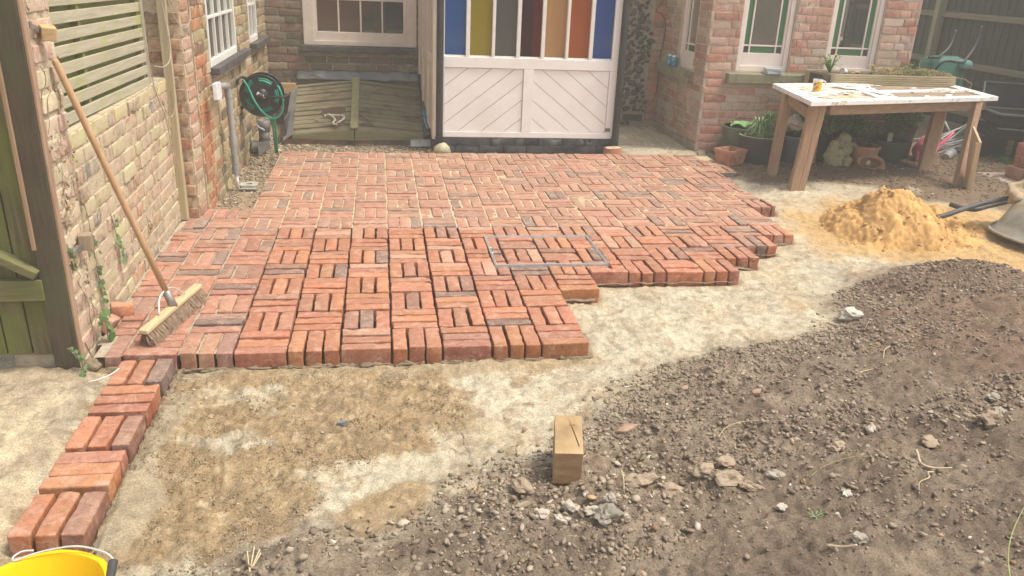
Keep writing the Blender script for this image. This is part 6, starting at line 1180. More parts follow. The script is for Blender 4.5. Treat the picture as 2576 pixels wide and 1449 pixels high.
def onface(u, v):   # front face of the trough: u along, v up
    a = Vector(loop(0.80 + 0.15 * v, 0)[1]); b = Vector(loop(0.80 + 0.15 * v, 0)[2]); p = a.lerp(b, u); return (p.x + 0.001, p.y - 0.003, -0.03 + 0.13 * v)
mb = MB(); mb.tube([onface(0.5 + 0.16 * math.cos(t_), 0.52 + 0.22 * math.sin(t_)) for t_ in [k * 0.35 for k in range(13)]], 0.005, 6); mb.build('relief', M_terra, tr, smooth=True)
for sgn in (-1, 1):
    mb = MB(); mb.tube([onface(0.5 + sgn * (0.12 + 0.28 * q), 0.35 - 0.15 * math.sin(q * 5) + 0.2 * q) for q in [k / 10 for k in range(11)]], 0.0045, 6); mb.build('relief', M_terra, tr, smooth=True)
    mb = MB(); mb.tube([onface(0.5 + sgn * (0.12 + 0.25 * q), 0.80 - 0.08 * math.sin(q * 6)) for q in [k / 10 for k in range(11)]], 0.004, 6); mb.build('relief', M_terra, tr, smooth=True)
st = thing('stone_ornament', 'lichened stone garden ornament of two huddled round animal figures under the table', 'ornament', (5.08, 1.88, -0.02))
M_stoneo = pm('lichened_stone', (0.24, 0.21, 0.12), (0.42, 0.38, 0.24), (0.32, 0.33, 0.15), 16, 0.95, 0.9, 60, bdist=0.006)
mb = MB()
for c_, d_, s_ in (((5.03, 1.87, 0.065), (0.098, 0.085, 0.098), 1), ((5.005, 1.86, 0.185), (0.048, 0.048, 0.055), 2), ((5.00, 1.86, 0.13), (0.055, 0.05, 0.06), 5)): mb.blob(c_, d_, 0.10, s_, 3)
mb.build('figure', M_stoneo, st, smooth=True)
mb = MB()
for c_, d_, s_ in (((5.135, 1.93, 0.215), (0.075, 0.062, 0.062), 3), ((5.16, 1.93, 0.12), (0.065, 0.055, 0.065), 4), ((5.215, 1.92, 0.185), (0.045, 0.03, 0.02), 6), ((5.10, 1.90, 0.255), (0.025, 0.02, 0.022), 7)): mb.blob(c_, d_, 0.16, s_, 3)
mb.build('figure', M_stoneo, st, smooth=True)
mb = MB(); mb.blob((5.145, 1.85, 0.035), (0.055, 0.05, 0.055), 0.08, 9, 3); mb.build('ball', M_stoneo, st, smooth=True)
t = pot(5.39, 1.99, 0.115, 0.138, 0.20, M_terra, 'wide terracotta pot behind the stone ornament')
mb = MB(); mb.blob((5.40, 2.02, 0.15), (0.12, 0.10, 0.02), 0.2, 3, 2); mb.build('earth', M_potsoil, t)
t = thing('broken_urn', 'broken terracotta urn lying with its opening toward the patio', 'urn', (5.33, 1.78, -0.03)); mb = MB(); E_ = Euler((math.radians(38), 0, math.radians(-30))).to_matrix()
mb.lathe([(0.07, -0.09), (0.10, -0.05), (0.095, 0.01), (0.065, 0.035), (0.085, 0.06), (0.077, 0.06), (0.058, 0.035), (0.085, 0.01), (0.085, -0.04), (0.0, -0.07)], (5.36, 1.80, 0.010), 26, E_, sx=1.45); mb.build('urn_body', M_terra, t, smooth=True)
mb = MB(); mb.blob((5.30, 1.74, 0.045), (0.020, 0.014, 0.022), 0.35, 4, 2); tag(mb.build('shell', pm('pale_shell', (0.45, 0.42, 0.28), (0.6, 0.56, 0.4), None, 14, 0.7, 0.3), None, smooth=True), 'pale curled shell in the mouth of the broken urn', 'shell')
t = pot(5.70, 2.08, 0.115, 0.165, 0.235, M_dgreen, 'dark green pot with a paper plant tag under the right of the table'); mb = MB(); leafspray(mb, (5.72, 2.1, 0.30), 0.17, 420, 0.015, 31, lambda: jit((0.12, 0.22, 0.06), 0.3), 0.7); tuft(mb, (5.70, 2.08, 0.19), 50, 0.12, 0.2, 0.004, 0.6, 32, lambda: jit((0.07, 0.13, 0.04), 0.3)); mb.build('foliage', M_leaf, t)
mb = MB(); mb.b2((5.615, 1.99, 0.20), (5.665, 1.993, 0.285)); mb.build('plant_tag', pm('paper_tag', (0.40, 0.36, 0.30), (0.48, 0.44, 0.37)), t)
for x, y, r, h, s_, lab, fc in ((5.02, 2.18, 0.13, 0.28, 41, 'shadowy pot with red geranium flowers behind the stone ornament', (0.45, 0.02, 0.06)), (5.40, 2.25, 0.14, 0.25, 42, 'dark pot with lobed green leaves behind the terracotta pot', None), (5.93, 2.30, 0.15, 0.34, 43, 'tall black pot with feathery foliage near the pink watering can', None)):
    t = pot(x, y, r * 0.85, r, h, M_pblack, lab); mb = MB(); leafspray(mb, (x, y - 0.03, h + 0.05), r * 1.3, 420, 0.024, s_, lambda: jit((0.12, 0.25, 0.06), 0.3), 0.7); tuft(mb, (x, y, h - 0.05), 40, r, 0.16, 0.005, 0.7, s_ + 5, lambda: jit((0.07, 0.14, 0.04), 0.3)); mb.build('foliage', M_leaf, t)
    if fc:
        mb = MB(); leafspray(mb, (x - 0.03, y - 0.10, h + 0.06), 0.035, 40, 0.012, 50, lambda: fc); leafspray(mb, (x + 0.04, y - 0.09, h + 0.075), 0.025, 25, 0.011, 51, lambda: fc); mb.build('flowers', M_leaf, t)
mb = MB(); mb.tube([(4.42, 2.43, 0.0), (4.40, 2.44, 0.22), (4.37, 2.45, 0.44)], 0.004, 5); tag(mb.build('cane', pm('bamboo', (0.42, 0.33, 0.2), (0.52, 0.42, 0.28)), None), 'thin bamboo cane standing against the bay wall behind the pots', 'cane')
# pink watering can
wc = thing('watering_can', 'bright pink plastic watering can lying tipped behind the rear table leg', 'watering can', (6.2, 2.25, 0)); M_pink_ = pm('pink_plastic', (0.80, 0.14, 0.25), (0.86, 0.20, 0.31), None, 6, 0.35, 0)
E_ = Euler((math.radians(-15), math.radians(60), math.radians(20))).to_matrix()
mb = MB(); mb.lathe([(0.0, -0.115), (0.10, -0.115), (0.108, -0.10), (0.10, 0.055), (0.08, 0.10), (0.075, 0.10), (0.09, 0.055), (0.09, -0.095), (0, -0.10)], (6.17, 2.16, 0.125), 24, E_, sx=0.95); mb.build('can_body', M_pink_, wc, smooth=True)
mb = MB(); mb.tube(catmull([(6.13, 2.20, 0.14), (6.08, 2.16, 0.11), (6.055, 2.12, 0.06), (6.04, 2.08, 0.0)]), [0.036, 0.035, 0.033, 0.03, 0.028, 0.025, 0.023, 0.021, 0.020, 0.019, 0.018, 0.017, 0.017, 0.016, 0.016, 0.016, 0.016, 0.016, 0.016], 12); mb.build('spout', M_pink_, wc, smooth=True)
mb = MB(); mb.tube(catmull([(6.28, 2.22, 0.09), (6.36, 2.20, 0.15), (6.45, 2.22, 0.235), (6.485, 2.25, 0.245), (6.47, 2.28, 0.20), (6.40, 2.28, 0.13), (6.36, 2.28, 0.05)]), 0.013, 10); mb.build('handle', M_pink_, wc, smooth=True)
np_ = thing('nursery_pot', 'grey plastic nursery pots nested and lying on their side in the grass', 'plant pot', (6.45, 2.2, 0)); E_ = Euler((0, math.radians(80), math.radians(35))).to_matrix(); mb = MB(); mb.lathe([(0.036, -0.05), (0.05, 0.05), (0.054, 0.05), (0.054, 0.06), (0.048, 0.06), (0.034, -0.04), (0, -0.04)], (6.43, 2.18, 0.03), 20, E_); mb.build('pot_body', M_grey, np_, auto=50)
for k in range(3): mb = MB(); q = E_ @ Vector((0, 0, 0.065 + k * 0.013)); mb.lathe([(0.053, -0.004), (0.053, 0.004), (0.047, 0.004)], (6.43 + q.x, 2.18 + q.y, 0.03 + q.z), 20, E_); mb.build('nested_rim', M_grey, np_, auto=50)
# heap of white rods
M_rod = pm('white_rod', (0.55, 0.53, 0.49), (0.68, 0.66, 0.62), None, 5, 0.4, 0); M_rodg = pm('grey_rod', (0.25, 0.25, 0.26), (0.38, 0.38, 0.39), None, 5, 0.4, 0)
rs = np.random.RandomState(14)
for k in range(30):
    a = rs.uniform(0.15, 0.75) if k % 5 else rs.uniform(1.2, 2.0); L = rs.uniform(0.35, 0.75) * (1 if k % 5 else 0.45); cx, cy, cz = 6.80 + rs.uniform(-0.12, 0.18), 2.58 + rs.uniform(-0.10, 0.30), 0.02 + 0.20 * rs.rand() ** 1.3; d = Vector((math.cos(a), math.sin(a) * 0.6, rs.uniform(0.05, 0.35) if k % 5 else 0.5)).normalized() * L / 2
    mb = MB(); mb.tube([(cx - d.x, cy - d.y, max(0.0, cz - d.z)), (cx, cy, cz + 0.006), (cx + d.x, cy + d.y, cz + d.z)], 0.0075 if k % 3 else 0.011, 7); o = mb.build('rod', M_rod if k % 4 else M_rodg, None, smooth=True)
    tag(o, 'thin white or grey rod in the tangled heap beside the black bins', 'rod', 'rods heaped beside the black bins')
mb = MB(); mb.tube([(6.80, 2.45, 0.20), (7.12, 2.62, 0.295)], 0.011, 8); tag(mb.build('rod', M_rodg, None), 'grey metal rod sticking out to the right over the heap', 'rod')

# ================================================================== FENCE, BINS, BARROWS ON THE RIGHT
fe = thing('boundary_fence', 'tall dark green boarded fence along the right side of the garden', 'fence', (7.7, 3.5, 0))
M_fboard = wood('dark_green_board', (0.040, 0.050, 0.034), (0.068, 0.080, 0.056), 'z', 0.85, stain=(0.075, 0.082, 0.058), stain_amt=0.4, bmp=0.5); M_frail = wood('fence_rail', (0.15, 0.135, 0.085), (0.25, 0.225, 0.15), 'y', 0.85, stain=(0.18, 0.18, 0.08), stain_amt=0.5)
y = 0.2; k = 0
while y < 6.6:
    w_ = 0.125 + 0.01 * math.sin(k * 3.7); mb = MB(); mb.prism([(7.700, y, -0.08), (7.712, y + w_ + 0.012, -0.08), (7.722, y + w_ + 0.012, -0.08), (7.706, y, -0.08)], (0, 0, 1.98 + 0.004 * math.sin(k))); mb.build('board', M_fboard, fe, bevel=0.002); y += w_; k += 1
for z in (0.215, 0.745, 1.285):
    for ya, yb in ((0.2, 2.0), (2.004, 4.46), (4.5605, 6.5)): mb = MB(); mb.prism([(7.65, ya, z - 0.03), (7.699, ya, z - 0.035), (7.699, ya, z + 0.035), (7.65, ya, z + 0.012)], (0, yb - ya, 0)); mb.build('rail', M_frail, fe, bevel=0.002)
for ya in (4.47, 1.9): mb = MB(); mb.b2((7.60, ya, -0.08), (7.6495 if ya < 3 else 7.699, ya + 0.085, 1.95)); mb.build('post', wood('fence_post_wood', (0.20, 0.19, 0.12), (0.32, 0.30, 0.21), 'z', 0.85), fe, bevel=0.004)
mb = MB(); mb.b2((7.66, 0.2, -0.08), (7.69, 6.5, 0.08)); mb.build('gravel_board', M_frail, fe)
# green garden barrow propped against the fence
gb = thing('garden_cart', 'green plastic tub barrow tipped on end with black handles pointing up', 'wheelbarrow', (6.85, 3.1, 0)); M_gtub = pm('green_tub_plastic', (0.035, 0.14, 0.095), (0.06, 0.20, 0.14), None, 3, 0.4, 0.05)
mb = MB(); mb.box((6.86, 3.15, 0.64), (0.44, 0.30, 0.52), Euler((math.radians(-10), 0, 0)).to_matrix(), taper=0.9); mb.build('tub', M_gtub, gb, bevel=0.07)
mb = MB(); mb.box((7.02, 3.05, 0.83), (0.12, 0.2, 0.10)); mb.build('tub_end', pm('pale_green_plastic', (0.12, 0.27, 0.26), (0.17, 0.34, 0.33), None, 3, 0.4, 0), gb, bevel=0.04)
for pts in ([(6.60, 2.95, 0.60), (6.62, 2.93, 0.76), (6.66, 2.92, 0.84), (6.74, 2.92, 0.875), (6.90, 2.92, 0.86), (6.97, 2.95, 0.90), (7.10, 3.05, 0.985), (7.17, 3.1, 1.09), (7.21, 3.15, 1.22)], [(6.50, 2.90, 0.905), (6.64, 2.95, 0.90), (6.70, 3.0, 0.92), (6.80, 3.05, 0.98), (6.87, 3.1, 1.06), (6.92, 3.15, 1.17)]):
    mb = MB(); mb.tube(catmull(pts), 0.014, 10); mb.build('handle', M_rblk, gb, smooth=True)
for x in (6.64, 7.08): mb = MB(); mb.tube([(x, 3.2, -0.02), (x, 3.2, 0.42)], 0.015, 8); mb.build('leg', M_rblk, gb)
# black recycling boxes and compost bin
M_binb = pm('black_bin_plastic', (0.010, 0.011, 0.013), (0.022, 0.024, 0.027), None, 4, 0.7, 0.05, spec=0.12); M_bing = pm('grey_green_lid', (0.10, 0.115, 0.11), (0.16, 0.175, 0.165), None, 4, 0.5, 0.05)
bb = thing('storage_box', 'large open black plastic box with raised lid, stacked highest beside the fence', 'storage box', (7.15, 2.3, 0.3))
mb = MB(); mb.prism([(6.84, 2.10, 0.34), (7.30, 1.90, 0.34), (7.42, 2.35, 0.34), (6.98, 2.55, 0.34)], (0, 0, 0.12)); mb.build('box_body', M_binb, bb, bevel=0.02)
mb = MB(); c4 = [(6.82, 2.09, 0.46), (7.31, 1.87, 0.46), (7.44, 2.36, 0.46), (6.96, 2.57, 0.46)]
for i in range(4): mb = MB(); mb.bar(c4[i], c4[(i + 1) % 4], 0.022, 0.02); mb.build('rim', M_bing, bb, bevel=0.004)
mb = MB(); mb.prism([(6.97, 2.56, 0.475), (7.44, 2.37, 0.475), (7.50, 2.50, 0.70), (7.05, 2.70, 0.70)], (0.01, 0.02, 0)); mb.build('lid', M_binb, bb, bevel=0.008)
for a, b in (((6.965, 2.55, 0.48), (7.05, 2.69, 0.70)), ((7.05, 2.69, 0.70), (7.50, 2.49, 0.70))): mb = MB(); mb.bar(a, b, 0.014, 0.014); mb.build('lid_edge', M_bing, bb)
bb = thing('storage_box', 'flat black plastic box under the large open one beside the fence', 'storage box', (7.15, 2.2, 0.2)); mb = MB(); mb.prism([(6.83, 2.10, 0.22), (7.32, 1.86, 0.22), (7.45, 2.34, 0.22), (6.96, 2.58, 0.22)], (0, 0, 0.10)); mb.build('box_body', M_binb, bb, bevel=0.015)
for a, b in (((6.82, 2.08, 0.325), (7.33, 1.84, 0.325)),): mb = MB(); mb.bar(a, b, 0.03, 0.012); mb.build('rim', M_bing, bb, bevel=0.003); mb = MB(); mb.box((7.03, 1.97, 0.338), (0.03, 0.02, 0.015)); mb.build('clip', M_bing, bb)
bb = thing('compost_bin', 'tall black plastic bin with a flat grey green lid beside the rod heap', 'bin', (7.0, 2.2, 0)); mb = MB(); mb.prism([(6.88, 2.36, -0.03), (7.08, 2.20, -0.03), (7.24, 2.42, -0.03), (7.04, 2.58, -0.03)], (0, 0, 0.235)); mb.build('bin_body', M_binb, bb, bevel=0.015)
mb = MB(); mb.prism([(6.75, 2.23, 0.345), (7.02, 2.05, 0.345), (7.20, 2.30, 0.345), (6.93, 2.48, 0.345)], (0, 0, 0.012)); 
mb = MB(); mb.prism([(6.86, 2.36, 0.206), (7.08, 2.18, 0.206), (7.26, 2.42, 0.206), (7.04, 2.60, 0.206)], (0, 0, 0.013)); mb.build('lid', M_bing, bb, bevel=0.004)
bb = thing('storage_box', 'black plastic crate at the right picture edge behind the brick stack', 'storage box', (7.35, 1.9, 0)); mb = MB(); mb.prism([(7.10, 2.02, -0.03), (7.45, 1.82, -0.03), (7.58, 2.1, -0.03), (7.25, 2.32, -0.03)], (0, 0, 0.24)); mb.build('box_body', M_binb, bb, bevel=0.015); mb = MB(); mb.bar((7.12, 1.99, 0.15), (7.44, 1.805, 0.16), 0.01, 0.008); mb.build('moulding', M_bing, bb)
# brick stack on its board
sb = thing('paving_slab', 'flat pinkish slab on the ground carrying the stack of red bricks', 'slab', (6.5, 1.3, 0)); mb = MB(); mb.prism([(6.335, 1.62, -0.035), (6.33, 0.98, -0.035), (6.95, 0.90, -0.035), (6.98, 1.60, -0.035)], (0, 0, 0.035)); mb.build('slab_body', pm('pink_slab', (0.34, 0.24, 0.19), (0.44, 0.33, 0.27), (0.26, 0.21, 0.17), 8, 0.95, 0.5, 50), sb, bevel=0.004)
SBV = []
for k in range(6): V, F = rounded(0.1075, 0.034, 0.051, 0.006, 2, 0, 0, 0.0022, 700 + k); mb = MB(); mb.add(V, F); m_ = mb.mesh('stacked_brick', True); m_.materials.append(BM); SBV.append(m_)
def sbrick(x, y, z, rz, onedge, lab):
    o = bpy.data.objects.new('stacked_brick', random.choice(SBV)); COL.objects.link(o); o.location = (x, y, z); o.rotation_euler = (0, 0, rz) if onedge else (math.pi / 2, 0, rz); o.color = (*pick([(3, (0.42, 0.17, 0.12)), (1, (0.48, 0.27, 0.21)), (1, (0.36, 0.14, 0.10))]), 1); tag(o, lab, 'brick', 'red bricks stacked on the slab')
lay = [(0.052, math.pi / 2, 1, [(6.535 + q * 0.075, 1.36) for q in range(5)] + [(6.535 + q * 0.075, 1.14) for q in range(5)]), (0.156, 0.0, 1, [(6.66, 1.43 - q * 0.08) for q in range(5)] + [(6.88, 1.43 - q * 0.08) for q in range(5)]), (0.260, math.pi / 2, 1, [(6.60 + q * 0.075, 1.37) for q in range(4)] + [(6.60 + q * 0.075, 1.15) for q in range(4)]), (0.364, math.pi / 2, 1, [(6.655 + q * 0.075, 1.38) for q in range(3)])]
ORD = ('first', 'second', 'third', 'fourth', 'fifth')
for li, (z, rz, oe, ps) in enumerate(lay):
    ln = ('bottom', 'second', 'third', 'top')[li]
    for q, (x, y) in enumerate(ps):
        if li == 1: lab = '%s red brick from the back, %s column of the second layer of the stack' % (ORD[q % 5], 'left' if q < 5 else 'right')
        elif li == 3: lab = '%s red brick from the left in the top layer of the stack' % ORD[q]
        else: n_ = len(ps) // 2; lab = '%s red brick from the left, %s row of the %s layer of the stack' % (ORD[q % n_], 'back' if q < n_ else 'front', ln)
        sbrick(x + random.uniform(-0.003, 0.003), y, z + 0.001, rz + random.gauss(0, 0.03), oe, lab)

# ================================================================== SAND PILE AND WHEELBARROW
xs_ = np.linspace(3.95, 5.25, 150); ys_ = np.linspace(-0.5, 0.6, 120); PX, PY = np.meshgrid(xs_, ys_)
def cone(cx, cy, r, h, p=1.25, sx=1.0): d = np.sqrt(((PX - cx) / sx) ** 2 + (PY - cy) ** 2) / r; return h * np.clip(1 - d, 0, 1) ** p
wx = PX + 0.05 * fbm(PX, PY, 6, 3, 101); Hh = np.maximum.reduce([np.minimum(cone(4.44, 0.03, 0.50, 0.40, 1.0, 1.0), 0.30 + 0.02 * fbm(PX, PY, 5, 2, 107)), np.minimum(cone(4.62, 0.12, 0.36, 0.27, 1.0), 0.22), cone(4.92, 0.20, 0.27, 0.175, 0.9), cone(4.25, -0.14, 0.33, 0.15), cone(4.75, -0.10, 0.42, 0.10), cone(5.15, 0.05, 0.35, 0.06)])
lump_ = np.clip(Hh / 0.06, 0, 1); n1 = fbm(PX, PY, 11, 4, 102, 0.6); Hh = Hh + lump_ * (0.042 * n1 + 0.022 * (0.3 - 2 * np.abs(vn(PX + Hh * 0.8, PY + Hh * 1.5, 17, 103))) + 0.013 * (0.25 - 2 * np.abs(vn(PX, PY + Hh, 41, 106))) + 0.008 * fbm(PX, PY, 60, 2, 104))
gzz = ground_z(PX, PY); ZZ = gzz - 0.025 + np.maximum(Hh, 0) + (Hh > 0.001) * 0.0
mb = MB(); ny2, nx2 = PX.shape; cl = np.clip(np.array((0.50, 0.295, 0.115))[None, None] * (1 + 0.5 * n1[..., None]) * (1 + 0.3 * fbm(PX, PY, 40, 3, 105)[..., None]), 0, 1)
mb.v = list(zip(PX.ravel(), PY.ravel(), ZZ.ravel())); mb.c = [tuple(q) for q in cl.reshape(-1, 3)]
mb.f = [(a * nx2 + b, a * nx2 + b + 1, (a + 1) * nx2 + b + 1, (a + 1) * nx2 + b) for a in range(ny2 - 1) for b in range(nx2 - 1)]
rsp = np.random.RandomState(3)
for k in range(150):
    ix, iy = rsp.randint(5, nx2 - 5), rsp.randint(5, ny2 - 5)
    if Hh[iy, ix] < 0.012 and rsp.rand() > 0.25: continue
    s = rsp.uniform(0.004, 0.017); mb.blob((PX[iy, ix], PY[iy, ix], ZZ[iy, ix] + s * 0.2), (s, s * 0.8, s * 0.6), 0.5, k, 1, col=jit((0.47, 0.30, 0.135), 0.12))
M_sand = vc_mat('orange_builders_sand', 200, 0.5, 0.005, 0.95, 0.22)
sp_ = mb.build('sand_pile', M_sand, None, smooth=True); stuff(sp_, 'crumbly heap of orange building sand', 'sand')
wb = thing('wheelbarrow', 'upturned clay caked grey wheelbarrow cut by the right edge with dark tube handles', 'wheelbarrow', (5.3, -0.2, 0)); M_wb = pm('clay_caked_galvanised', (0.30, 0.29, 0.24), (0.42, 0.40, 0.33), (0.38, 0.28, 0.17), 5, 0.6, 0.5, 40, metal=0.15, bdist=0.005)
def tray(k, z, ox=0, oy=0, n=28): return [(5.57 + ox + (math.copysign(abs(math.cos(a)) ** 0.75, math.cos(a))) * 0.42 * k, -0.30 + oy + (math.copysign(abs(math.sin(a)) ** 0.75, math.sin(a))) * 0.36 * k, z + 0.035 * math.cos(a + 0.5)) for a in [2 * math.pi * i / n for i in range(n)]]
mb = MB(); n = 28; rings = [tray(1.06, 0.035), tray(1.07, 0.025), tray(1.0, 0.03), tray(0.93, 0.10), tray(0.80, 0.21, 0.02, 0.02), tray(0.62, 0.28, 0.03, 0.03), tray(0.3, 0.30, 0.03, 0.03)]
for r_ in rings: mb.v += r_; mb.c += [None] * n
mb.f = [(a * n + i, a * n + (i + 1) % n, (a + 1) * n + (i + 1) % n, (a + 1) * n + i) for a in range(len(rings) - 1) for i in range(n)] + [tuple((len(rings) - 1) * n + i for i in range(n))]
mb.build('tray', M_wb, wb, smooth=True)
mb = MB(); mb.tube(tray(1.065, 0.030), 0.009, 8, closed=True); mb.build('rim', M_wb, wb, smooth=True)
M_tubeh = pm('dark_muddy_tube', (0.05, 0.05, 0.052), (0.11, 0.105, 0.10), (0.28, 0.22, 0.14), 7, 0.5, 0.2, lo=0.45, hi=0.8)
for pts in ([(4.62, 0.035, 0.085), (4.70, -0.02, 0.068), (4.78, -0.05, 0.072), (4.95, 0.0, 0.10), (5.15, 0.05, 0.135), (5.35, 0.02, 0.19)], [(5.05, 0.23, 0.085), (5.10, 0.17, 0.075), (5.20, 0.14, 0.07), (5.32, 0.16, 0.09), (5.50, 0.16, 0.13), (5.62, 0.10, 0.19)]):
    mb = MB(); mb.tube(catmull(pts), 0.0185, 12); mb.build('handle', M_tubeh, wb, smooth=True)
mb = MB(); mb.blob((5.42, 0.0, 0.23), (0.13, 0.10, 0.09), 0.3, 4, 3); mb.build('clay_lump', pm('dried_clay', (0.34, 0.25, 0.15), (0.46, 0.36, 0.24), None, 20, 0.95, 0.8), wb, smooth=True)
mb = MB(); mb.lathe([(0.17, -0.03), (0.19, 0), (0.17, 0.03), (0.0, 0.03)], (6.0, -0.1, 0.28), 20, Matrix.Rotation(math.pi / 2, 3, 'X')); mb.build('wheel', M_rblk, wb, smooth=True)
# grass and weeds by the bins
mb = MB(); rs = np.random.RandomState(17)
for k in range(1500):
    x, y = rs.uniform(6.35, 7.5), rs.uniform(1.55, 2.6)
    if fbm(np.array([x]), np.array([y]), 3, 2, 111)[0] < -0.08: continue
    a = rs.rand() * 6.28; h = rs.uniform(0.015, 0.06); q = Vector((x, y, gz(x, y))) if k % 8 == 0 else Vector((x, y, -0.028)); s_ = Vector((math.cos(a), math.sin(a), 0)) * 0.003; mb.add([q - s_, q + s_, q + Vector((math.sin(a) * h * 0.6, math.cos(a) * h * 0.6, h))], [(0, 1, 2)], jit(random.choice([(0.14, 0.19, 0.045), (0.24, 0.25, 0.08), (0.10, 0.15, 0.035)]), 0.2))
stuff(mb.build('grass', M_leaf, None), 'sparse yellowish grass between the bins and the brick stack', 'grass')
for x, y, s_, lab in ((6.95, 2.02, 61, 'low leafy green weed in front of the black bin'), (7.15, 1.78, 62, 'small spreading weed left of the brick stack'), (6.62, 2.15, 63, 'tuft of grass with an orange flower by the grey nursery pots')):
    t = thing('weed', lab, 'weed', (x, y, -0.03)); mb = MB(); leafspray(mb, (x, y, 0.02), 0.09, 120, 0.016, s_, lambda: jit((0.10, 0.19, 0.045), 0.25), 0.5); tuft(mb, (x, y, -0.03), 26, 0.07, 0.08, 0.004, 0.6, s_); mb.build('leaves', M_leaf, t)
    if s_ == 63: mb = MB(); mb.blob((6.60, 2.06, 0.03), (0.018, 0.018, 0.008), 0.2, 3, 1); mb.build('flower', pm('orange_flower', (0.75, 0.38, 0.01), (0.8, 0.45, 0.02)), t)
# ================================================================== TOOLS AND SMALL THINGS IN FRONT
bm_ = thing('broom', 'wide yard broom with a long wooden handle leaning against the brick pier', 'broom', (-0.1, -1.47, 0))
HL, HR = Vector((-0.150, -1.715, 0.070)), Vector((-0.030, -1.165, 0.070)); hd = (HR - HL).normalized(); hn = Vector((hd.y, -hd.x, 0))
mb = MB(); mb.bar(HL, HR, 0.042, 0.022); hb = mb.build('head', wood('pale_beech', (0.48, 0.35, 0.19), (0.64, 0.50, 0.31), 'y', 0.7), bm_, bevel=0.006)
M_br = pm('coir_bristle', (0.20, 0.135, 0.085), (0.34, 0.24, 0.16), None, 60, 0.95, 0.3)
mb = MB(); rs = np.random.RandomState(4); L_ = (HR - HL).length
for k in range(1500):
    t = rs.uniform(0.01, 0.99); u = rs.uniform(-0.016, 0.016); a = HL + hd * L_ * t + hn * u - Vector((0, 0, 0.012)); sp = u * 1.6 + rs.uniform(-0.010, 0.012) + 0.008; b = a + hn * sp + hd * rs.uniform(-0.008, 0.008) + Vector((0, 0, -0.055 * rs.uniform(0.85, 1.0))); m_ = (a + b) / 2 + hn * rs.uniform(-0.006, 0.010) + hd * rs.uniform(-0.006, 0.006)
    w_ = hd * 0.0013 + hn * 0.0006; mb.add([a - w_, a + w_, m_ + w_, m_ - w_, b + w_, b - w_], [(0, 1, 2, 3), (3, 2, 4, 5)])
stuff(mb.build('bristles', M_br, bm_))
J = HL.lerp(HR, 0.5) + Vector((0, 0, 0.013)); TIP = Vector((-0.350, -1.66, 1.19)); dd = (TIP - J).normalized()
mb = MB(); mb.tube([J + dd * 0.045, J + dd * 0.35, J.lerp(TIP, 0.6), TIP - dd * 0.01, TIP], [0.0135, 0.0135, 0.0135, 0.0132, 0.009], 14); mb.build('handle', wood('ash_handle', (0.42, 0.25, 0.13), (0.56, 0.37, 0.21), 'z', 0.6, bmp=0.15), bm_, smooth=True)
mb = MB(); mb.tube([J - dd * 0.01, J + dd * 0.02, J + dd * 0.08], [0.021, 0.019, 0.0165], 14); mb.build('socket', M_strap, bm_, smooth=True)
for sgn in (-1, 1):
    e = J + hd * sgn * 0.13 + Vector((0, 0, 0.001)); s0 = J + dd * 0.085; mb = MB(); mb.tube(catmull([s0, s0.lerp(e, 0.5) + Vector((0, 0, 0.02)) + hn * -0.01, e + Vector((0, 0, 0.004))]), 0.004, 6); mb.build('stay', M_steel, bm_, smooth=True)
bk = thing('bucket', 'bright yellow plastic bucket at the bottom left corner with a wire handle', 'bucket', (0.075, -3.46, -0.06))
M_yel = pm('yellow_plastic', (0.80, 0.50, 0.005), (0.88, 0.60, 0.01), None, 4, 0.35, 0.05, 30, coat=0.1)
BC = Vector((0.070, -3.455, -0.055)); n = 12; R1 = 0.158; H = 0.255
def bring(r, z, m_=48): return [(BC.x + math.cos(a) * r * (1 - 0.018 * abs(math.sin(a * 4))), BC.y + math.sin(a) * r * (1 - 0.018 * abs(math.sin(a * 4))), BC.z + z) for a in [2 * math.pi * i / m_ for i in range(m_)]]
mb = MB(); rr = [bring(0.112, 0.0), bring(0.150, H - 0.01), bring(R1, H - 0.012), bring(R1 + 0.002, H), bring(R1 - 0.012, H + 0.001), bring(R1 - 0.016, H - 0.012), bring(0.108, 0.006)]; m_ = 48
for r_ in rr: mb.v += r_; mb.c += [None] * m_
mb.f = [(a * m_ + i, a * m_ + (i + 1) % m_, (a + 1) * m_ + (i + 1) % m_, (a + 1) * m_ + i) for a in range(6) for i in range(m_)] + [tuple(6 * m_ + i for i in range(m_)), tuple(range(m_))[::-1]]
mb.build('bucket_body', M_yel, bk, auto=55)
zt = BC.z + H
mb = MB(); mb.tube(catmull([(0.012, -3.302, zt + 0.008), (-0.012, -3.306, zt + 0.010), (-0.028, -3.320, zt + 0.006), (-0.02, -3.332, zt + 0.004), (0.01, -3.325, zt + 0.012), (0.06, -3.315, zt + 0.018), (0.12, -3.315, zt + 0.022), (0.18, -3.335, zt + 0.018), (0.207, -3.352, zt + 0.010), (0.215, -3.372, zt + 0.004)]), 0.0026, 7); mb.build('bail', M_steel, bk, smooth=True)
mb = MB(); mb.tube(catmull([(0.211, -3.362, zt + 0.006), (0.216, -3.40, zt + 0.0), (0.220, -3.45, zt - 0.006), (0.219, -3.49, zt - 0.006)]), [0.0115] + [0.0105] * 17 + [0.0115], 12); mb.build('grip', M_pblack, bk, smooth=True)
mb = MB(); mb.tube(catmull([(0.219, -3.48, zt - 0.006), (0.205, -3.54, zt), (0.14, -3.60, zt + 0.004), (0.09, -3.61, zt + 0.004)]), 0.0026, 7); mb.build('bail', M_steel, bk, smooth=True)
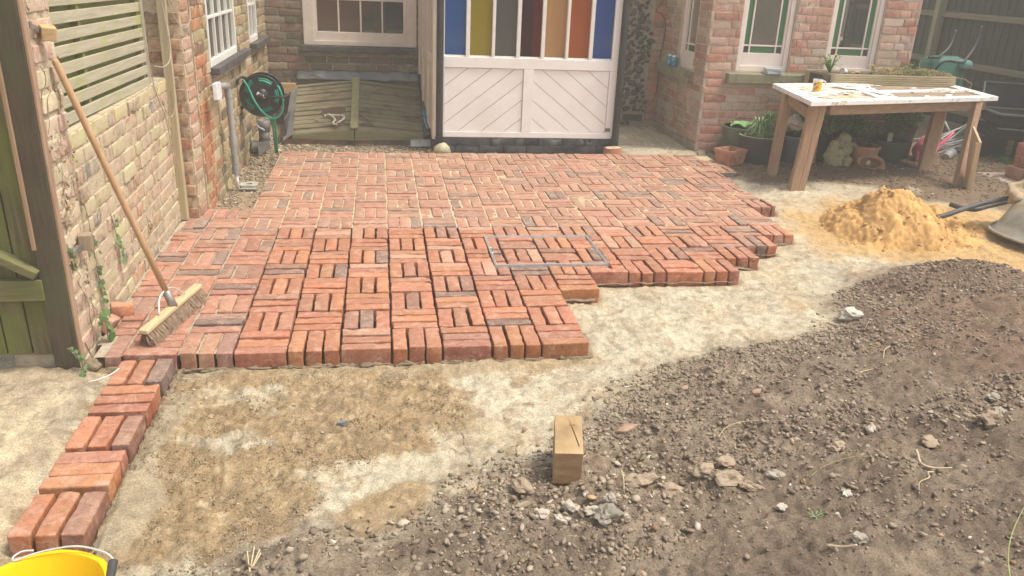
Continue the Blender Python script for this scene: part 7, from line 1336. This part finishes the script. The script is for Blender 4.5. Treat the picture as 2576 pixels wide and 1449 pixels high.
wbk = thing('wood_block', 'square sawn block of yellow timber with a crack, in the rubble at the soil edge', 'wood block', (1.48, -2.7, 0)); M_blk = wood('sawn_timber', (0.44, 0.30, 0.145), (0.60, 0.44, 0.24), 'y', 0.75, scale=0.6, stain=(0.27, 0.18, 0.095), stain_amt=0.75, bmp=0.4); M_blke = pm('shaded_end_grain', (0.25, 0.15, 0.075), (0.36, 0.23, 0.12), None, 14, 0.85, 0.4, 80, stretch=(1, 1, 3))
q4 = [(1.417, -2.829), (1.513, -2.841), (1.563, -2.598), (1.468, -2.584)]
mb = MB(); mb.prism([(x, y, -0.02) for x, y in q4], (0, 0, 0.12)); b_ = mb.build('block', M_blk, wbk, bevel=0.003); b_.data.materials.append(M_blke)
b_.data.polygons[2].material_index = 1  # front end grain coloured darker, with the shade of that face put in
mb = MB(); mb.prism([(1.507, -2.795, 0.1003), (1.509, -2.70, 0.1003), (1.511, -2.62, 0.1003), (1.513, -2.70, 0.1003), (1.5105, -2.795, 0.1003)], (0, 0, 0.0006)); mb.build('crack', pm('crack_dark', (0.05, 0.03, 0.015), (0.08, 0.05, 0.03)), wbk)
mb = MB(); mb.lathe([(0.013, 0), (0.012, 0.0012), (0, 0.0014)], (1.515, -2.66, 0.1002), 14, sy=0.55, sx=0.9); mb.build('knot', pm('knot_brown', (0.22, 0.10, 0.05), (0.32, 0.16, 0.08), None, 60), wbk)
# distinct stones and shards on the ground
M_pebble = pm('pale_limestone', (0.38, 0.33, 0.26), (0.50, 0.45, 0.37), None, 14, 0.85, 0.5, 60); M_whiter = pm('chalky_white', (0.42, 0.38, 0.31), (0.54, 0.50, 0.42), None, 14, 0.85, 0.5, 60); M_dirtst = pm('muddy_stone', (0.22, 0.165, 0.11), (0.36, 0.28, 0.20), (0.27, 0.20, 0.13), 12, 0.9, 0.7, 60, bdist=0.006); M_greyst = pm('grey_stone', (0.25, 0.22, 0.17), (0.36, 0.325, 0.26), None, 12, 0.9, 0.5, 60)
def rock(x, y, d, m, lab, seed, rz=0.0, dz=0.25, rough=0.22, cat='stone', sub=2):
    mb = MB(); mb.blob((x, y, gz(x, y) + d[2] * dz), d, rough, seed, sub, rot=Euler((0.1, 0.15, rz)).to_matrix()); return tag(mb.build('stone', m, None), lab, cat)
rock(3.307, -1.448, (0.068, 0.045, 0.036), M_whiter, 'large pale angular stone where the sand bed meets the dark soil', 2, 0.2, 0.5, 0.25)
rock(1.935, -2.86, (0.042, 0.028, 0.022), M_dirtst, 'flat muddy stone at the left of the cluster right of the wood block', 3, 0.4, 0.4); rock(1.995, -2.915, (0.052, 0.036, 0.026), M_dirtst, 'largest rounded muddy stone, in front of the cluster right of the wood block', 4, 0.1, 0.5); rock(2.04, -2.80, (0.036, 0.022, 0.02), M_dirtst, 'long muddy stone at the back of the cluster right of the wood block', 5, 0.3, 0.4)
rock(1.523, -3.10, (0.034, 0.038, 0.026), M_greyst, 'grey wedge shaped stone below and right of the wood block', 7, 0.9, 0.5, 0.3); rock(1.713, -2.86, (0.052, 0.026, 0.026), M_dirtst, 'knobbly brown lump of clay directly right of the wood block', 8, 0.15, 0.5, 0.35, 'clay lump'); rock(1.79, -2.91, (0.040, 0.030, 0.020), M_dirtst, 'crumbly brown clod between the clay lump and the stone cluster', 9, -0.3, 0.4, 0.4, 'clod')
rock(1.315, -2.84, (0.028, 0.040, 0.020), M_dirtst, 'upright muddy lump just left of the wood block', 10, 0.7, 0.5); rock(1.447, -2.988, (0.022, 0.020, 0.018), M_pebble, 'chalky stone in the middle of the rubble in front of the block', 11, 0.2, 0.4, 0.35); rock(1.40, -3.03, (0.019, 0.016, 0.014), M_whiter, 'small chalky white stone left of the others in front of the block', 12, 0.8, 0.4, 0.35); rock(1.568, -3.0, (0.018, 0.020, 0.024), M_pebble, 'chalky stone standing upright just below right of the block', 13, 0.8, 0.4, 0.35); rock(1.345, -3.02, (0.024, 0.019, 0.015), M_pebble, 'broad chalky stone at the left end of the rubble', 17, 0.4, 0.4, 0.35); rock(1.50, -3.03, (0.023, 0.018, 0.015), M_pebble, 'chalky stone between the wedge shaped stone and the upright one', 23, 0.1, 0.4, 0.35)
rock(2.602, -2.753, (0.020, 0.017, 0.016), M_pebble, 'small cream stone alone on the dark soil slope', 14, 0.8, 0.5, 0.3); rock(2.10, -3.10, (0.022, 0.014, 0.010), M_pebble, 'flat pale flake of stone below the muddy cluster', 15, 0.3, 0.5, 0.3); rock(2.291, -3.13, (0.018, 0.012, 0.010), M_whiter, 'small white flake of stone low in the middle of the slope', 16, 0.3, 0.6, 0.35)
rock(2.398, -2.88, (0.024, 0.020, 0.017), M_dirtst, 'yellowish brown stone in the middle of the slope', 22, 0.3, 0.6, 0.3); rock(2.16, -2.93, (0.026, 0.018, 0.016), M_pebble, 'pale tipped oblong stone right of the muddy cluster', 24, -0.7, 0.5, 0.3); rock(2.06, -2.965, (0.036, 0.018, 0.016), M_dirtst, 'dark oblong stone at the lower right of the muddy cluster', 25, -0.6, 0.5, 0.3)
rock(3.033, -2.80, (0.040, 0.032, 0.030), M_dirtst, 'crumbly brown clod on the far right of the soil slope', 26, 0.3, 0.6, 0.35, 'clod'); rock(2.745, -2.88, (0.040, 0.026, 0.014), M_dirtst, 'flat muddy stone just above the curved root', 18, 0.5, 0.4); rock(3.12, -2.74, (0.028, 0.022, 0.018), M_greyst, 'round grey stone near the right edge above the clod', 27, 0.5, 0.5); rock(3.21, -2.60, (0.034, 0.02, 0.014), M_greyst, 'flat grey stone near the right edge, highest of the three there', 28, 0.5, 0.5); rock(2.167, -3.39, (0.026, 0.02, 0.016), M_greyst, 'round grey pebble low on the right of the soil slope', 20, 0.5, 0.5)
M_shard = pm('terracotta_shard', (0.30, 0.19, 0.13), (0.42, 0.28, 0.20), None, 20, 0.9, 0.4)
def shard(x, y, s, rz, lab, m=M_shard, seed=0):
    rs = np.random.RandomState(seed); z = gz(x, y) + 0.012; n = 6; P = []
    for i in range(n): a = 2 * math.pi * i / n; r = s * rs.uniform(0.7, 1.1); P.append(Vector((x + math.cos(a + rz) * r * (1.5 if i % 3 == 0 else 1), y + math.sin(a + rz) * r * 0.7, z + 0.25 * math.cos(a) * s)))
    mb = MB(); mb.prism(P, (0, 0, 0.010)); tag(mb.build('shard', m, None, bevel=0.002), lab, 'shard')
shard(1.78, -2.475, 0.038, 0.3, 'broken brown tile shard right of the wood block', M_shard, 1); shard(2.111, -2.202, 0.018, 1.0, 'small reddish tile shard near the sand edge above the block', M_shard, 2); shard(2.351, -2.361, 0.020, 0.8, 'small reddish tile shard in the middle of the soil slope', M_shard, 4); shard(1.30, -2.95, 0.022, 0.1, 'small dark splinter of wood below left of the wood block', M_dirtst, 5)
shard(0.70, -2.31, 0.016, 0.1, 'blue grey sliver of slate on the damp sand', pm('blue_slate', (0.16, 0.19, 0.22), (0.22, 0.26, 0.3)), 6)
M_root = pm('pale_root', (0.42, 0.32, 0.20), (0.55, 0.45, 0.31), None, 30, 0.8, 0.3); M_twig = pm('twig', (0.25, 0.18, 0.12), (0.35, 0.27, 0.19), None, 30, 0.85, 0.3); M_straw = pm('straw', (0.50, 0.41, 0.24), (0.62, 0.53, 0.34), None, 30, 0.8, 0.1)
def stick(pts, r, m, lab, cat='twig', name='twig'):
    P = [(x, y, gz(x, y) + r + dz) for x, y, dz in pts]; c = catmull(P, 5); mb = MB(); mb.tube(c, [r * (1 - 0.6 * i / len(c)) for i in range(len(c))], 6); tag(mb.build(name, m, None, smooth=True), lab, cat)
stick([(2.66, -2.93, 0.006), (2.62, -2.99, 0.008), (2.605, -3.035, 0.008), (2.64, -3.056, 0.008), (2.69, -3.07, 0.003)], 0.0055, M_root, 'thick curved pale root on the right of the soil slope', 'root', 'root')
stick([(2.63, -3.065, 0.004), (2.58, -3.10, 0.008), (2.545, -3.15, 0.006), (2.50, -3.17, 0.008), (2.48, -3.204, 0.0)], 0.0032, M_root, 'kinked thin pale root below the thick curved one', 'root', 'root')
stick([(2.069, -2.638, 0.0), (2.14, -2.575, 0.01), (2.25, -2.555, 0.01), (2.373, -2.60, 0.0)], 0.0014, M_straw, 'long thin straw arching over the soil above the stone cluster', 'straw', 'straw'); stick([(2.23, -3.01, 0.0), (2.30, -2.98, 0.008), (2.40, -2.975, 0.01), (2.487, -2.983, 0.0)], 0.0016, pm('green_straw', (0.28, 0.26, 0.10), (0.36, 0.33, 0.14)), 'long green brown stalk across the middle of the soil', 'stalk', 'stalk')
stick([(2.849, -2.244, 0.0), (2.90, -2.22, 0.01), (2.965, -2.191, 0.006)], 0.003, M_root, 'short pale twig lying high on the middle of the slope', 'root', 'root'); stick([(3.216, -1.93, 0.02), (3.12, -2.03, 0.018), (3.05, -2.13, 0.004)], 0.003, M_root, 'short bent pale twig high on the soil slope'); stick([(1.643, -2.856, 0.035), (1.635, -2.91, 0.025), (1.625, -2.958, 0.0)], 0.0035, M_root, 'pale stick standing up from the rubble right of the wood block'); stick([(3.342, -1.554, 0.004), (3.29, -1.62, 0.01), (3.218, -1.70, 0.0)], 0.003, M_twig, 'grey twig pointing from the large pale stone toward the soil'); stick([(2.075, -3.39, 0.006), (2.10, -3.42, 0.008), (2.13, -3.44, 0.004)], 0.006, M_root, 'thick short root stub low on the soil slope', 'root', 'root')
stick([(1.06, -2.44, 0.0), (1.13, -2.52, 0.008), (1.16, -2.60, 0.0)], 0.002, M_twig, 'left grey twig of the crossing pair on the sand left of the block'); stick([(1.155, -2.40, 0.0), (1.17, -2.50, 0.008), (1.175, -2.60, 0.0)], 0.002, M_twig, 'right grey twig of the crossing pair on the sand left of the block')
stick([(3.06, -0.93, 0.0), (3.05, -1.02, 0.004), (3.16, -1.10, 0.003), (3.27, -1.13, 0.003), (3.36, -1.22, 0.0)], 0.0018, M_straw, 'thin bent straw lying on the sand right of the patio corner', 'straw', 'straw'); stick([(3.03, -1.72, 0.0), (3.07, -1.70, 0.006), (3.15, -1.67, 0.004), (3.19, -1.76, 0.0)], 0.0022, pm('black_wire', (0.06, 0.055, 0.05), (0.1, 0.09, 0.08)), 'dark wire lying along the edge of the soil below the pale stone', 'wire', 'wire')
stick([(2.40, -3.70, 0.0), (2.47, -3.58, 0.03), (2.58, -3.46, 0.05), (2.72, -3.35, 0.06)], 0.003, pm('green_stalk', (0.22, 0.25, 0.08), (0.30, 0.32, 0.12)), 'long green stalk rising at the right picture edge', 'stalk', 'stalk')
for k, (a, L) in enumerate(((1.2, 0.06), (1.5, 0.07), (1.8, 0.055), (1.0, 0.05))):
    x0, y0 = 0.485, -3.16; z = gz(x0, y0); mb = MB(); mb.tube([(x0, y0, z), (x0 + math.cos(a) * L, y0 + math.sin(a) * L, z + 0.03)], 0.0022, 5); tag(mb.build('straw', M_straw, None), ('second straw from the right in the small fan at the bottom edge', 'second straw from the left in the small fan at the bottom edge', 'leftmost straw of the small fan at the bottom edge', 'rightmost straw of the small fan at the bottom edge')[k], 'straw', 'fan of straws at the bottom')
t = thing('seedling', 'green seedling with white stems pulled up on the lower soil slope', 'seedling', (2.15, -3.2, gz(2.15, -3.2))); mb = MB(); z = gz(2.15, -3.2)
for k in range(7):
    a = k * 0.9; mb.tube([(2.15, -3.20, z), (2.15 + math.cos(a) * 0.022, -3.20 + math.sin(a) * 0.018, z + 0.012)], 0.0009, 4, col=(0.45, 0.5, 0.35)); leafspray(mb, (2.15 + math.cos(a) * 0.024, -3.20 + math.sin(a) * 0.02, z + 0.014), 0.005, 2, 0.008, k, lambda: (0.16, 0.34, 0.07))
mb.build('leaves', M_leaf, t)
# broken bricks by the pier foot
t = MB(); V, F = rounded(0.05, 0.028, 0.03, 0.006, 2, 0, 0, 0.004, 903); E_ = Euler((0.1, 0.12, 0.35)).to_matrix(); t.add([tuple(E_ @ Vector(p) + Vector((-0.335, -1.36, 0.03))) for p in V], F, (0.46, 0.19, 0.10)); tag(t.build('broken_brick', BMc, None, smooth=True), 'broken orange brick lying on the patio against the garden wall', 'brick')
t = MB(); V, F = rounded(0.045, 0.022, 0.034, 0.006, 2, 0, 0, 0.004, 904); E_ = Euler((0.5, 0.2, 1.4)).to_matrix(); t.add([tuple(E_ @ Vector(p) + Vector((-0.352, -1.50, 0.02))) for p in V], F, (0.48, 0.24, 0.15)); tag(t.build('broken_brick', BMc, None, smooth=True), 'pinkish brick fragment standing on end below the ivy at the pier foot', 'brick')
# ivy and weeds
def ivyleaf(mb, p, nrm, s, col):
    n_ = Vector(nrm).normalized(); u = n_.cross(Vector((0, 0, 1))); u = u.normalized() if u.length > 0.1 else Vector((1, 0, 0)); w = Vector((0, 0, -1)) - n_ * (Vector((0, 0, -1)).dot(n_)); w.normalize(); a = random.uniform(-0.8, 0.8); u, w = u * math.cos(a) + w * math.sin(a), w * math.cos(a) - u * math.sin(a)
    sh = [(0, -0.25), (0.45, -0.5), (0.55, 0.0), (0.95, 0.25), (0.5, 0.5), (0, 1.15), (-0.5, 0.5), (-0.95, 0.25), (-0.55, 0.0), (-0.45, -0.5)]
    P = [Vector(p) + u * x * s + w * y * s + n_ * (0.25 * s * (1 - abs(x))) for x, y in sh] + [Vector(p) + n_ * 0.3 * s + w * 0.25 * s]; mb.add(P, [(i, (i + 1) % 10, 10) for i in range(10)], col)
def ivy(path, nleaf, s, lab, seed, nrm=(1, -0.4, 0.3), dry=0.2):
    random.seed(seed); c = catmull(path, 6); t = thing('ivy', lab, 'ivy', path[0]); mb = MB(); mb.tube(c, 0.0022, 5); mb.build('stem', M_twig, t); mb = MB()
    for k in range(nleaf):
        q = random.choice(c); q = Vector(q) + Vector((random.uniform(0.003, 0.015), random.gauss(0, s * 0.9), random.gauss(0, s * 0.5))); ivyleaf(mb, q, Vector(nrm) + Vector((random.uniform(-.4, .4), random.uniform(-.5, .5), random.uniform(-.3, .5))), s * random.uniform(0.6, 1.2), jit((0.085, 0.15, 0.045), 0.25) if random.random() > dry else jit((0.24, 0.15, 0.07), 0.2))
    mb.build('leaves', M_leaf, t); random.seed(seed * 7 + 1)
ivy([(-0.372, -1.55, 0.64), (-0.374, -1.50, 0.52), (-0.371, -1.50, 0.40), (-0.372, -1.49, 0.28), (-0.370, -1.48, 0.14), (-0.366, -1.50, 0.05)], 26, 0.017, 'ivy strand hanging down the garden wall next to the pier', 5)
ivy([(-0.378, -1.20, 0.45), (-0.378, -1.17, 0.36), (-0.377, -1.15, 0.28), (-0.377, -1.16, 0.20)], 16, 0.016, 'short ivy strand on the garden wall right of the longer one', 6); ivy([(-0.385, -0.62, 0.26), (-0.384, -0.60, 0.20), (-0.383, -0.58, 0.16)], 6, 0.012, 'tiny ivy sprig low in the middle of the garden wall', 7, dry=0.4)
ivy([(-0.362, -1.80, 0.50), (-0.360, -1.79, 0.44), (-0.358, -1.78, 0.38)], 9, 0.017, 'ivy tuft on the edge between the dark post and the pier', 8, dry=0.1); ivy([(-0.34, -1.66, 0.14), (-0.325, -1.64, 0.11), (-0.32, -1.63, 0.06), (-0.325, -1.63, 0.0)], 9, 0.026, 'bright green ivy with large leaves at the foot of the pier', 9, dry=0.0)
ivy([(-0.40, -1.87, 0.08), (-0.37, -1.87, 0.04), (-0.355, -1.88, 0.01), (-0.345, -1.91, -0.02)], 10, 0.016, 'light green ivy seedling at the base of the dark post', 10, (0.3, -0.8, 0.6), 0.0)
# withered creeper on the pier
t = thing('dead_creeper', 'withered brown creeper clinging to the pale brick pier', 'creeper', (-0.36, -1.7, 0.6)); mb = MB(); random.seed(44)
for k in range(16):
    y, z = random.uniform(-1.79, -1.60), random.uniform(0.05, 1.3); c = [(-0.362, y, z)]
    for i in range(5): c.append((-0.360 + random.uniform(0, 0.02), c[-1][1] + random.uniform(-0.03, 0.03), c[-1][2] - random.uniform(0.005, 0.05)))
    mb.tube(catmull(c, 3), random.uniform(0.0008, 0.0022), 4, col=(0.22, 0.14, 0.08))
for k in range(26): ivyleaf(mb, (-0.353, random.uniform(-1.80, -1.58), random.choice([random.uniform(0.62, 0.95), random.uniform(0.45, 1.3)])), (1, random.uniform(-1, 1), random.uniform(-1, 1)), random.uniform(0.007, 0.014), jit((0.30, 0.17, 0.08), 0.3))
stuff(mb.build('dry_stems', M_leaf, t))
mb = MB(); mb.tube(catmull([(-0.30, -1.98, -0.02), (-0.26, -1.97, -0.015), (-0.225, -1.94, -0.01), (-0.205, -1.90, -0.005)]), 0.003, 6); tag(mb.build('cable', pm('white_cable', (0.6, 0.58, 0.54), (0.7, 0.68, 0.64)), None, smooth=True), 'short bit of white cable on the ground by the gate post', 'cable')
# mortar squeezed out along the front of the brickwork
mb = MB(); rs = np.random.RandomState(21)
for k in range(90):
    x = rs.uniform(-0.2, 1.8); mb.blob((x, -1.790 - rs.rand() * 0.01, -0.078), (rs.uniform(0.012, 0.05), rs.uniform(0.006, 0.014), rs.uniform(0.005, 0.012)), 0.5, k, 2)
mb.blob((-0.352, -1.80, -0.055), (0.05, 0.035, 0.04), 0.25, 7, 3); mb.blob((-0.30, -1.80, -0.075), (0.07, 0.02, 0.03), 0.25, 8, 3)
for k in range(90):
    y = rs.uniform(-2.95, -1.85); mb.blob((0.004 + rs.rand() * 0.012, y, -0.07), (rs.uniform(0.005, 0.012), rs.uniform(0.012, 0.05), rs.uniform(0.006, 0.014)), 0.5, k, 2)
stuff(mb.build('mortar_droppings', M_bed, None, smooth=True), 'lumps of damp mortar squeezed out along the front row of bricks', 'mortar')
# ================================================================== VEIL OF LENS GLARE, put in as a thin added air volume
hz_ = MB(); hz_.b2((-15, -15, -1.3), (21, 21, 3.6)); m, nt, bs = newmat('glare_veil'); nt.nodes.remove(bs)
pv = N(nt, 'ShaderNodeVolumePrincipled'); pv.inputs['Color'].default_value = (1.0, 0.945, 0.85, 1); pv.inputs['Density'].default_value = 0.0125; nt.links.new(pv.outputs[0], nt.nodes['Material Output'].inputs['Volume'])
stuff(hz_.build('glare_veil', m, None))
